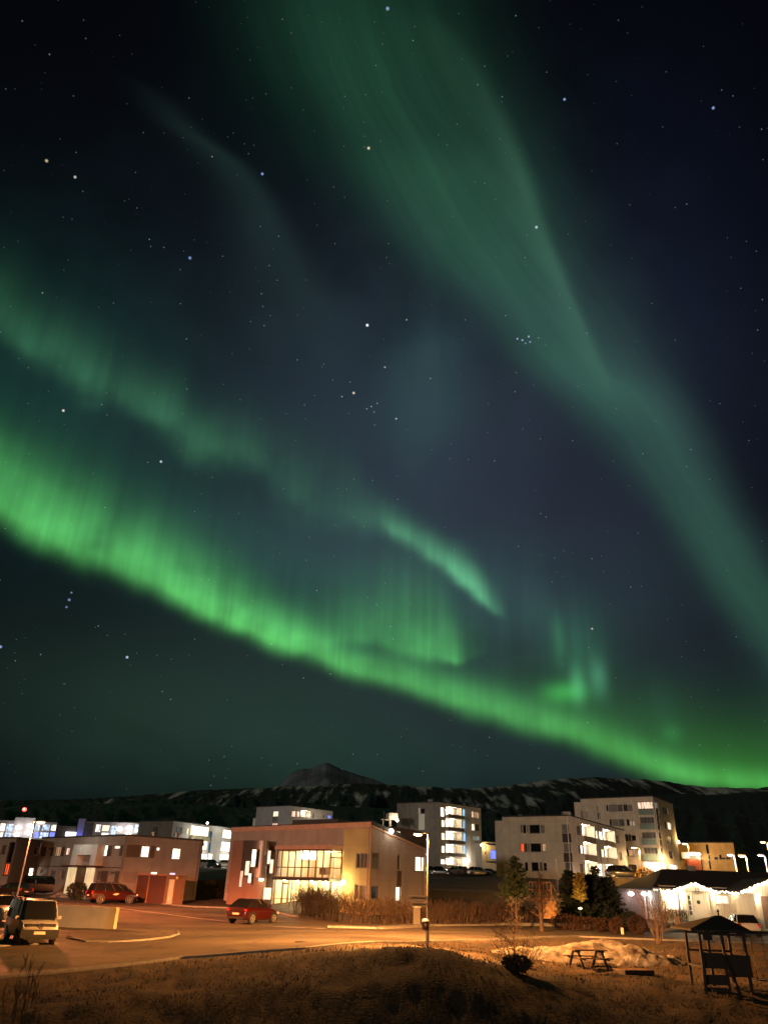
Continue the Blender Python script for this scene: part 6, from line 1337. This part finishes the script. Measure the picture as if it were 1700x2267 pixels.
# ------------------------------------------------------------------ trees, shrubs, hedge
BARK = mat('bark', lin(84, 62, 46), .9, .25, 6, .4, 20); TWIG = mat('bare_twigs', lin(58, 45, 35), .9, .3, 3); REDTW = mat('reddish_twigs', lin(70, 54, 43), .9, .3, 3)
NEED = mat('spruce_needles', (.018, .034, .014), .8, col2=(.045, .070, .026), scale=2.2, detail=5); NEED2 = mat('dark_conifer', (.008, .014, .007), .85, col2=(.026, .036, .016), scale=1.6, detail=5)
GOLD = mat('yellow_leaves_lit_needles', (.20, .13, .02), .8, col2=(.38, .25, .045), scale=3); BALLM = mat('clipped_shrub', lin(62, 40, 29), .9, .35, 5)
def branch(q, p, d, L, r, lev, rng, spread, up, nseg=4, twist=.35, kids=(3, 5), minr=.006, shrink=.62):
    pts = [p]; rad = [r]
    for i in range(nseg):
        d = (d + Vector((rng.uniform(-1, 1), rng.uniform(-1, 1), rng.uniform(-1, 1))) * twist * .4 + Vector((0, 0, up * .12))).normalized(); p = p + d * (L / nseg); pts.append(p); rad.append(max(minr, r * (1 - .75 * (i + 1) / nseg)))
    q.tube(pts, rad, 5 if r > .03 else 3, False)
    if lev <= 0: return
    for k_ in range(rng.randint(*kids)):
        t = rng.uniform(.25, 1.0); i = min(nseg - 1, int(t * nseg)); a = pts[i].lerp(pts[i + 1], t * nseg - i); ax = Vector((rng.uniform(-1, 1), rng.uniform(-1, 1), rng.uniform(-.4, .8))).normalized()
        nd = ((pts[i + 1] - pts[i]).normalized() * (1 - spread) + ax * spread).normalized(); branch(q, a, nd, L * shrink * rng.uniform(.7, 1.15) * (1.15 - .5 * t), max(minr, rad[i] * .6), lev - 1, rng, spread, up, 3, twist, kids, minr, shrink)
def bare_tree(name, label, cat, loc, h, r, spread=.55, up=.6, seed=1, m=TWIG, n=26, lev=2, start=.25, side=.45, group=None, kids=(3, 5), minr=.006):
    rng = random.Random(seed); loc = Vector(loc); o = thing(name, label, cat, loc, 0, group); q = MB(); pts = []; p = loc - Vector((0, 0, .15)); 
    for i in range(8): pts.append(p + Vector((rng.uniform(-1, 1), rng.uniform(-1, 1), 0)) * h * .008 * (i > 0) + Vector((0, 0, h * i / 7.0)))
    q.tube(pts, [r * (1 - .88 * i / 7) for i in range(8)], 7); q.build('trunk', BARK if m is TWIG else m, o, smooth=60)
    q = MB()
    for k_ in range(n):
        t = start + (1 - start) * (k_ + rng.random()) / n; i = min(6, int(t * 7)); a = pts[i].lerp(pts[i + 1], t * 7 - i); an = rng.uniform(0, 6.283); up_ = rng.uniform(.1, .8)
        d = Vector((math.cos(an), math.sin(an), up_)).normalized(); branch(q, a, d, h * side * (1.1 - .75 * t) * rng.uniform(.7, 1.2), max(minr, r * .38 * (1.15 - t)), lev, rng, spread, up, kids=kids, minr=minr)
    q.build('crown', m, o); return o
def leaf_quad(q, p, d, s, rng):
    a = Vector((rng.uniform(-1, 1), rng.uniform(-1, 1), rng.uniform(-1, 1))).normalized(); b = a.cross(d); 
    if b.length < .05: b = Vector((1, 0, 0))
    b.normalize(); q.add([p - b * s * .35, p + b * s * .35, p + d * s], [(0, 1, 2)])
def conifer(name, label, loc, h, r, seed=1, m=NEED, dens=1.0, base=.06, ls=.16, group=None, shape=1.0, trunk=.09):
    rng = random.Random(seed); loc = Vector(loc); o = thing(name, label, 'tree', loc, 0, group); q = MB(); q.tube([loc - Vector((0, 0, .2)), loc + Vector((0, 0, h * .98))], [trunk, .015], 7); q.build('trunk', BARK, o)
    q = MB(); nb = int(60 * dens * (h / 4))
    for k_ in range(nb):
        t = base + (1 - base) * (k_ + rng.random()) / nb; an = k_ * 2.39996 + rng.uniform(-.4, .4); L_ = r * (1 - t) ** (.8 / shape) * rng.uniform(.65, 1.12) + .08
        d = Vector((math.cos(an), math.sin(an), .22 - .1 * (1 - t))).normalized(); p0 = loc + Vector((0, 0, h * t)); q.tube([p0, p0 + d * L_ * .95 + Vector((0, 0, .05 * L_))], [.015, .005], 3, False)
        n_ = int(14 + 26 * L_)
        for i in range(n_):
            s_ = (i + rng.random()) / n_; p = p0 + d * L_ * s_ + Vector((rng.uniform(-1, 1), rng.uniform(-1, 1), rng.uniform(-.9, .5))) * .16 * L_ * (1.1 - s_ * .6)
            dd = (d * .8 + Vector((rng.uniform(-1, 1), rng.uniform(-1, 1), rng.uniform(-.6, .9)))).normalized(); leaf_quad(q, p, dd, ls * rng.uniform(.6, 1.3), rng)
    q.build('crown', m, o); return o
def leafy(name, label, cat, loc, rx, ry, rz_, seed, m, n=2600, ls=.12, group=None, stem=True, shell=.55):
    rng = random.Random(seed); loc = Vector(loc); o = thing(name, label, cat, loc, 0, group); q = MB(); c = loc + Vector((0, 0, rz_ * .98))
    lob = [(Vector((rng.gauss(0, 1), rng.gauss(0, 1), rng.gauss(0, 1))).normalized(), rng.uniform(.8, 1.12)) for _ in range(9)]
    for i in range(n):
        d = Vector((rng.gauss(0, 1), rng.gauss(0, 1), rng.gauss(0, 1))).normalized(); k_ = max((d.dot(l[0]) * l[1] for l in lob)); rr = rng.uniform(shell, 1) ** .6 * (.72 + .32 * k_)
        p = c + Vector((d.x * rx, d.y * ry, d.z * rz_)) * rr; dd = (d + Vector((rng.uniform(-1, 1), rng.uniform(-1, 1), rng.uniform(-1, 1))) * .9).normalized(); leaf_quad(q, p, dd, ls * rng.uniform(.6, 1.4), rng)
    q.build('crown', m, o)
    if stem: q = MB(); q.tube([loc - Vector((0, 0, .1)), loc + Vector((0, 0, rz_ * 1.1))], [.06, .02], 6); q.build('trunk', BARK, o)
    return o
def P(px, Y): p = at(px, 2000, Y); return Vector((p.x, Y, gh(p.x, Y)))
def top_h(px, py, Y): p = at(px, py, Y); return p.z - gh(p.x, Y)
p = P(1142, 64); conifer('spruce_tree', 'green spruce with a ragged pointed top, before the left end of the white flats', p, top_h(1140, 1897, 64), 2.1, 5, NEED, 1.1, .40, .17, shape=1.25)
for i, (px_, Y, ty, r_, lb) in enumerate([(1262, 71, 1930, 1.1, 'dark narrow conifer nearest the flag pole'), (1308, 72, 1938, 1.9, 'broad black conifer behind the yellow lit bush'), (1345, 73, 1944, 1.5, 'dark conifer nearest the garden shed'), (1285, 74, 1948, 1.5, 'dark conifer between the broad one and the narrow one by the flag pole')]):
    p = P(px_, Y); conifer('conifer', lb, p, top_h(px_, ty, Y), r_, 20 + i, NEED2, 2.0, .02, .22, 'dark conifers beside the white flats', 2.2)
p = P(1321, 104); p.z = at(1321, 1950, 104).z; conifer('conifer', 'small conifer silhouette in front of the lit ground floor of the white flats', p, at(1321, 1919, 104).z - p.z, 1.0, 31, NEED2, 1.2, .05, .24, None, 1.8)
p = P(1286, 69); p.z = at(1286, 1992, 69).z; conifer('conifer', 'small conifer before the black conifers, yellow lamplight painted into its needles', p, 1.95, .62, 3, GOLD, 2.6, .0, .13, None, 2.6)  # yellow of the lamplight is put into the needle colour
c = at(1284, 2011, 67.6); g = gh(c.x, c.y); o = thing('garden_lamp', 'small garden lamp shining on the yellow tinted conifer among the dark ones', 'lamp', (c.x, c.y, g))
q = MB(); q.tube([(c.x, c.y, g - .1), (c.x, c.y, c.z - .1)], .03, 6); q.build('stake', BLACK, o); q = MB(); q.ball(c, .12, 8, 6, (1.5, 1, .7)); q.build('lamp_glass', glow('garden_lamp_glass', (1, .8, .5), 2.0, 0), o); lamp(o, c + Vector((.1, .35, .55)), 70, (1, .66, .22), .1, name='garden_light')
p = P(1432, 90); p.z = at(1432, 1962, 90).z; leafy('bush', 'yellow leaved bush under the street lamp by the dark roof', 'bush', p, 1.2, .9, .95, 8, GOLD, 1500, .16)
for px_, by, Y, rr, lb, sd_ in [(1365.5, 2052, 63, .55, 'smaller round clipped shrub beside the road, nearer the conifers', 1), (1411, 2053, 63, .66, 'larger round clipped shrub beside the road, nearer the fairy lit house', 2)]:
    p = at(px_, by, Y); p.z = gh(p.x, Y); leafy('clipped_shrub', lb, 'shrub', p, rr, rr, rr, sd_, BALLM, 3600, .075, 'round clipped shrubs', True, .86)
for px_, Y, rr, hh, sd_ in [(1250, 66, 1.3, .55, 5), (1300, 65.5, 1.5, .5, 6), (1338, 66, 1.0, .45, 7)]:
    p = P(px_, Y); leafy('bush', ['low brown bush nearest the bare slender tree, under the conifers', 'low brown bush in the middle under the conifers', 'low brown bush next to the smaller clipped shrub'][sd_ - 5], 'bush', p, rr, .8, hh, sd_, BALLM, 1800, .10, 'low bushes under the conifers')
p = P(1388, 67); leafy('bush', 'dark bush filling the gap between the two round clipped shrubs', 'bush', p, .8, .6, .75, 14, NEED2, 1500, .12)
p = gnd(1457, 2089); bare_tree('bare_shrub', 'red brown bare shrub fanning upward at the far grass edge, before the fairy lit house', 'shrub', p, 2.1, .035, .35, 1.2, 11, REDTW, 6, 1, .1, .5)
rs = random.Random(9); q = MB(); o = [k_ for k_ in bpy.data.objects if k_.name.startswith('bare_shrub')][0]
for i in range(26):
    an = rs.uniform(0, 6.283); tl = rs.uniform(.05, .42); branch(q, p + Vector((math.cos(an), math.sin(an), 0)) * .12, Vector((math.cos(an) * tl, math.sin(an) * tl, 1)).normalized(), rs.uniform(1.5, 2.7), .018, 2, rs, .38, .8, 4, .3, (2, 4), .007)
q.build('stems', REDTW, o)
p = P(1196, 62.5); bare_tree('bare_tree', 'slender reddish bare tree with a straight trunk, right of the spruce by the road', 'tree', p, top_h(1193, 1925, 62.5), .17, .45, 1.2, 12, REDTW, 40, 2, .22, .16)
p = gnd(1139, 2133); p.z -= .05; bare_tree('bare_tree', 'young bare tree with a dark tuft at its foot, in the near grass', 'tree', p, at(1137, 1990, p.y).z - p.z, .045, .5, .5, 13, TWIG, 40, 2, .08, .42, minr=.005)
p2 = gnd(1145, 2152); leafy('bush', 'dark tangled bush at the foot of the young bare tree', 'bush', p2, .60, .42, .30, 17, mat('dark_tangle', (.014, .011, .007), .95, .4, 3), 900, .12, None, False, .2)
rs = random.Random(77); q = MB()
for i in range(70):
    an = rs.uniform(0, 6.283); tl = rs.uniform(.2, 1.0); branch(q, p2 + Vector((math.cos(an) * .3, math.sin(an) * .2, 0)), Vector((math.cos(an) * tl, math.sin(an) * tl, .9)).normalized(), rs.uniform(.7, 1.5), .010, 1, rs, .5, .3, 4, .4, (2, 3), .004)
q.build('twigs', TWIG, [o_ for o_ in bpy.data.objects if o_.get('label', '').startswith('dark tangled')][0])
# bare bush in the left foreground
p = P(98, 26.0); p.z -= .1; bk = (at(95, 2128, 26.0).z - p.z) / 2.75; o = thing('bare_bush', 'bare dark bush with thin upright branches in the left foreground', 'bush', p); rs = random.Random(5); q = MB()
for (dx_, tl, L_, r_) in [(-.12, -.35, 1.9, .022), (0.05, .02, 2.2, .026), (.10, .12, 1.9, .02), (-.05, -.12, 1.6, .018), (.16, .32, 1.5, .016), (-.2, -.55, 1.5, .014), (.02, .22, 1.2, .012), (0, -.2, 1.3, .012)]:
    branch(q, p + Vector((dx_, rs.uniform(-.1, .1), 0)), Vector((tl, rs.uniform(-.2, .2), 1)).normalized(), L_ * 1.15 * bk, r_ * 1.1, 2, rs, .32, .9, 6, .18, (3, 5), .006, .5)
q.build('branches', TWIG, o)
# bare hedge along the far pavement
hp = [at(655, 2022, 73.5), at(690, 2030, 71.5), at(740, 2045, 66), at(800, 2047, 64.5), at(900, 2045, 65), at(1000, 2043, 67), at(1100, 2042, 69), at(1186, 2042, 70)]
hr = resample(hp, np.linspace(0, 1, 60)); o = thing('hedge', 'long bare twiggy hedge along the far pavement, before the pink building', 'hedge', (hr[30][0], hr[30][1], gh(*hr[30]))); rs = random.Random(3)
mbs = {0: MB(), 1: MB()}
tot = len(hr) - 1; L_h = float(np.sum(np.hypot(*np.diff(hr, axis=0).T))); NS = 760
hts = [(0, 2.0), (.14, 1.95), (.3, 1.75), (.42, 1.55), (.6, 1.45), (.8, 1.5), (1, 1.4)]
for i in range(NS):
    t = (i + rs.random()) / NS; k_ = min(tot - 1, int(t * tot)); a = hr[k_] + (hr[k_ + 1] - hr[k_]) * (t * tot - k_); hh = float(np.interp(t, [v[0] for v in hts], [v[1] for v in hts])) * rs.uniform(.72, 1.12)
    a = a + np.array([rs.uniform(-.5, .5), rs.uniform(-.6, .6)]); pz_ = gh(a[0], a[1]); lean = rs.uniform(-.35, .35)
    q = mbs[0] if t < .34 else mbs[1]
    branch(q, Vector((a[0], a[1], pz_ - .1)), Vector((lean, rs.uniform(-.2, .2), 1)).normalized(), hh, rs.uniform(.012, .034), 2, rs, .46, .6, 5, .36, (3, 4), .0075, .55)
mbs[0].build('dark_stems', mat('dark_hedge_twigs', lin(52, 46, 34), .9, .3, 2), o); mbs[1].build('brown_stems', REDTW, o)
# evergreen hedge between the brown and the pink building, dark shrub by the entrance
a_, b_ = P(408, 91), P(494, 92); o = thing('hedge', 'dark clipped hedge between the brown and the pink building', 'hedge', a_); rs = random.Random(8); q = MB()
for i in range(5200):
    t = rs.random(); z_ = rs.random(); p = a_.lerp(b_, t) + Vector((0, rs.choice((-.5, -.48, -.45, rs.uniform(-.5, .5))), z_ * 1.75)); leaf_quad(q, p, Vector((rs.uniform(-1, 1), rs.uniform(-1.2, .2), rs.uniform(-.6, 1))).normalized(), .17, rs)
q.build('foliage', NEED2, o)
p = P(166, 86); leafy('bush', 'dark round bush left of the lit entrance of the brown building', 'bush', p, 1.0, .8, .85, 40, NEED2, 1700, .16)
p = P(265, 86.2); leafy('bush', 'low dark bush behind the red SUV roof, by the brown building', 'bush', p, .8, .6, .75, 41, NEED2, 1200, .14)
# bare hedge before the fairy lit house
a_, b_ = at(1468, 2030, 71.6), at(1522, 2033, 71.6); o = thing('hedge', 'short bare hedge under the glaring window of the fairy lit house', 'hedge', (a_.x, 71.6, gh(a_.x, 71.6))); q = MB()
for i in range(70):
    x_ = a_.x + (b_.x - a_.x) * rs.random(); y_ = 71.6 + rs.uniform(-.3, .3); branch(q, Vector((x_, y_, gh(x_, y_))), Vector((rs.uniform(-.5, .5), rs.uniform(-.3, .3), 1)).normalized(), rs.uniform(.8, 1.3), .014, 1, rs, .4, .6, 4, .3, (3, 5), .008)
q.build('stems', REDTW, o)
for x0 in (412, 448):
    c = at(*m6(x0, 930), 69.5); g = gh(c.x, c.y); q = MB(); q.box((c.x, c.y, g + .42), (.16, .16, 1.1)); q.box((c.x, c.y, g + .99), (.2, .2, .05)); tag(q.build('gate_post', WOOD), ('left' if x0 < 430 else 'right') + ' of two short wooden gate posts before the bare hedge of the house', 'post', 'gate posts')
for x0 in (626, 648):
    c = at(*m5(x0, 1010), 62.3); g = gh(c.x, c.y); q = MB(); q.tube([(c.x, c.y, g - .1), (c.x, c.y, g + .42)], .05, 8); q.tube([(c.x, c.y, g + .42), (c.x, c.y, g + .46)], [.06, .03], 8); tag(q.build('marker_post', METAL_W), ('left' if x0 < 640 else 'right') + ' of two short pale posts before the smaller clipped shrub', 'post', 'marker posts')

# ------------------------------------------------------------------ playground
YP = 35.5
p1, p2_, p3 = at(*m7(540, 810), YP), at(*m7(920, 830), YP), at(*m7(1290, 860), YP); g = gh(p2_.x, YP) - .05
o = thing('play_tower', 'dark wooden play tower with a pitched roof and a swing beam, at the right edge', 'play tower', (p2_.x, YP, g))
f = Fac((p1.x, YP), (p3.x, YP)); um = f.px(*m7(920, 830))[0]; zp = at(*m7(900, 830), YP).z; zroof = at(*m7(860, 480), YP).z; DP = 1.5
def bx(nm, ua, ub, za, zb_, d0, d1, m=DWOOD, par=None): q = MB(); fbox(q, f, ua, ub, za, zb_, d0, d1); return q.build(nm, m, par or o)
for u in (0, um, f.L):
    for d in (0, -DP): bx('post', u - .05, u + .05, g, zroof, d - .05, d + .05)
q = MB()
for uu_, ue in ((.03, -.32), (um - .03, um + .12)):
    q = MB(); q.bar(f.P(uu_, zp, .08), f.P(ue, g - .1, .75), .11, .09); q.build('splayed_leg', DWOOD, o)
zpl = at(*m7(720, 1050), YP).z; zst = at(*m7(720, 1190), YP).z
w_ = bx('front_panel', .06, um - .06, zpl, zp, -.03, .03)
q = MB(); c = f.P(um * .47, (zp + zpl) / 2, .034); q.lathe(c, [(.09, -.004), (.09, .004)], 16, 'Y'); q.build('round_hole', BLACK, w_)
bx('step_board', .06, um - .06, zst - .35, zst, -.03, .03); bx('step_board', .06, um - .06, g + .05, g + .2, -.03, .03)
bx('side_panel', um + .06, f.L + .10, at(*m7(1200, 1230), YP).z, at(*m7(1200, 862), YP).z, .06, .1)
bx('floor', -.05, f.L + .05, zpl - .08, zpl, -DP, 0); bx('rear_rail', .05, f.L - .05, zp - .04, zp + .04, -DP - .03, -DP + .03)
bx('rail', .05, f.L - .05, zroof - .12, zroof - .04, -.06, .06); bx('rail', .05, f.L - .05, zroof - .12, zroof - .04, -DP - .06, -DP + .06)
u0, z0_ = f.px(*m7(365, 445), .5); u1, z1_ = f.px(*m7(1385, 475), .5); ua_, za_ = f.px(*m7(830, 232), -DP / 2); ze_ = (z0_ + z1_) / 2 - .03
q = MB(); A_, B_, C_, D_ = f.P(u0, ze_, .5), f.P(u1, ze_, .5), f.P(u1 - .05, ze_, -DP - .5), f.P(u0 + .05, ze_, -DP - .5); E1, E2 = f.P(ua_ - .12, za_, -DP / 2), f.P(ua_ + .12, za_, -DP / 2); t = Vector((0, 0, .07))
q.add([A_, B_, C_, D_, E1, E2, A_ + t, B_ + t, C_ + t, D_ + t, E1 + t, E2 + t], [(3, 2, 1, 0), (6, 7, 11, 10), (7, 8, 11), (8, 9, 10, 11), (9, 6, 10), (0, 1, 7, 6), (1, 2, 8, 7), (2, 3, 9, 8), (3, 0, 6, 9)]); rf_ = q.build('roof', mat('dark_roof_boards', lin(34, 26, 21), .8, .2, 3), o)
q = MB(); q.lathe(((E1 + E2) / 2 + Vector((0, 0, .06))), [(.04, 0), (.03, .12), (.06, .16), (.02, .24)], 8); q.build('finial', DWOOD, rf_)
q = MB(); fbox(q, f, um * .12, um * .52, at(*m7(650, 612), YP).z, zroof, .07, .12); q.build('gable_board', DWOOD, o)
ube = f.L + 4.2; zbm = at(*m7(1400, 490), YP).z
q = MB(); q.bar(f.P(f.L * .5, zbm, -.5), f.P(ube, zbm, -.5), .12, .12); q.build('swing_beam', DWOOD, o)
for s_ in (-1, 1): q = MB(); q.bar(f.P(ube, zbm, -.5), f.P(ube + .1, g, -.5 + s_ * 1.0), .1, .1); q.build('frame_leg', DWOOD, o)
for u in (f.L + .75, f.L + 2.4):
    q = MB()
    for du in (-.24, .24): q.tube([f.P(u + du, zbm - .05, -.5), f.P(u + du, g + .5, -.45)], .012, 5, False)
    sw = q.build('swing', BLACK, o); q = MB(); fbox(q, f, u - .28, u + .28, g + .46, g + .50, -.55, -.35); q.build('seat', BLACK, sw)
# picnic table
pt = gnd(*m8(930, 345)); g = gh(pt.x, pt.y); rz = R(14); o = thing('picnic_table', 'wooden picnic table with fixed benches on the dark grass by the snow heap', 'picnic table', (pt.x, pt.y, g), rz)
def lb(nm, c, s, rot=None, m=DWOOD, par=None): q = MB(); q.box(c, s, rot); return q.build(nm, m, par or o, local=True)
q = MB()
for i in range(5): q.box((0, -.30 + .15 * i, .75), (1.75, .135, .045))
q.build('table_top', mat('grey_brown_planks', lin(84, 62, 48), .75, .2, 3), o, local=True)
for s_ in (-1, 1):
    q = MB()
    for k_ in (0, 1): q.box((0, s_ * (.66 + .145 * k_), .45), (1.75, .13, .045))
    q.build('bench', bpy.data.materials['grey_brown_planks'], o, local=True)
for xx in (-.62, .62):
    for s_ in (-1, 1): q = MB(); q.bar((xx, s_ * .24, .72), (xx, s_ * .72, 0), .10, .05); q.build('leg', DWOOD, o, local=True)
    lb('bench_bearer', (xx + .052, 0, .40), (.05, 1.66, .09)); lb('top_bearer', (xx + .052, 0, .69), (.05, .70, .08))
q = gnd(1400, 2156); g = gh(q.x, q.y); o = thing('sandbox_cover', 'low wooden platform lying on the grass between picnic table and play tower', 'platform', (q.x, q.y, g), R(20))
qq = MB()
for i in range(6): qq.box((0, -.42 + .168 * i, .15), (1.6, .155, .04))
qq.build('deck', bpy.data.materials['grey_brown_planks'], o, local=True)
for (sx, sy, lx, ly) in [(0, -.50, 1.6, .06), (0, .50, 1.6, .06), (-.77, 0, .06, .94), (.77, 0, .06, .94)]: lb('frame_board', (sx, sy, .06), (lx, ly, .18))

# ------------------------------------------------------------------ heaps of snow, grass
def heap(name, label, c, rx, ry, h, seed, m, n=90, rz=0.0, kind=None):
    X_, Y_ = np.meshgrid(np.linspace(-1.15, 1.15, n), np.linspace(-1.15, 1.15, n)); 
    rr = np.sqrt(X_ ** 2 + Y_ ** 2) * (1 + .35 * fbm(X_ * 2.2 + seed, Y_ * 2.2, 3)); base = np.clip(1 - rr, 0, 1) ** .8
    gx = c.x + (X_ * rx * math.cos(rz) - Y_ * ry * math.sin(rz)); gy = c.y + (X_ * rx * math.sin(rz) + Y_ * ry * math.cos(rz))
    skew = 1 + .35 * fbm(X_ * 3 + 5 + seed, Y_ * 3, 3); z = gz(gx, gy) - .06 + h * base * skew + base * np.clip(.35 + X_ * .9, .15, 1) * (np.abs(fbm(gx * 1.7, gy * 1.7 + seed, 4)) * .42 + np.abs(fbm(gx * 6, gy * 6, 3)) * .16)
    keep = sheet(name, m, gx, gy, z, kind); return tag(keep, label, 'snow heap', 'snow heaps')
SNOW = mat('old_snow', lin(66, 55, 48), .85, col2=lin(160, 152, 146), scale=1.3, bump=.7, bscale=9, detail=9)
c0 = gnd(1345, 2132); c0.y += 2.2
heap('snow_heap', 'large dirty snow heap behind the picnic table', c0, 5.3, 2.3, 1.1, 3, SNOW, 130, R(4))
c1_ = gnd(1440, 2130); c1_.y += 1.2; heap('snow_heap', 'lower right tail of dirty snow next to the play tower', c1_, 2.6, 1.3, .62, 9, SNOW, 70, R(-14))
p = gnd(132, 1989); heap('snow_heap', 'small reddish snow heap beside the black people carrier', p, 1.5, .8, .65, 21, SNOW, 40)
q = MB(); c = gnd0(670, 2086); q.lathe((c.x, c.y, c.z + .032), [(.36, 0), (.36, .006)], 20); tag(q.build('manhole_cover', mat('cast_iron', (.03, .028, .026), .6, .2, 8)), kind='structure')
# dead grass blades on the near ground
rg = np.random.default_rng(2); N = 60000
gx = []; gy = []
yy = rg.uniform(17.5 ** .5, 54 ** .5, N) ** 2; xx = rg.uniform(-.62, .62, N) * (yy + 2); ok = yy < near_edge_y(xx) - .25
cl = fbm(xx * .8, yy * .8, 3) + .5; ok &= rg.random(N) < np.clip((cl - .22) * 2.2, .05, 1); xx, yy = xx[ok], yy[ok]; zz = gz(xx, yy)
hgt = rg.uniform(.05, .16, len(xx)) * (.6 + .9 * np.clip(fbm(xx * .5 + 9, yy * .5, 2) + .5, 0, 1)); an = rg.uniform(0, 6.283, len(xx)); ln = rg.uniform(.2, 1.1, len(xx)) * hgt; wd = rg.uniform(.010, .022, len(xx)); a2 = an + rg.uniform(-1, 1, len(xx))
v0 = np.stack([xx - np.cos(a2) * wd, yy - np.sin(a2) * wd, zz - .01], -1); v1 = np.stack([xx + np.cos(a2) * wd, yy + np.sin(a2) * wd, zz - .01], -1); v2 = np.stack([xx + np.cos(an) * ln, yy + np.sin(an) * ln, zz + hgt], -1)
V = np.stack([v0, v1, v2], 1).reshape(-1, 3); me = bpy.data.meshes.new('grass'); n_ = len(xx); me.from_pydata(V.tolist(), [], np.arange(n_ * 3).reshape(-1, 3).tolist()); me.materials.append(mat('straw_grass', (.018, .011, .005), .9, col2=(.062, .035, .014), scale=.7)); go = bpy.data.objects.new('grass', me); COL.objects.link(go); tag(go, 'short dead grass covering the near ground', 'grass', kind='stuff')
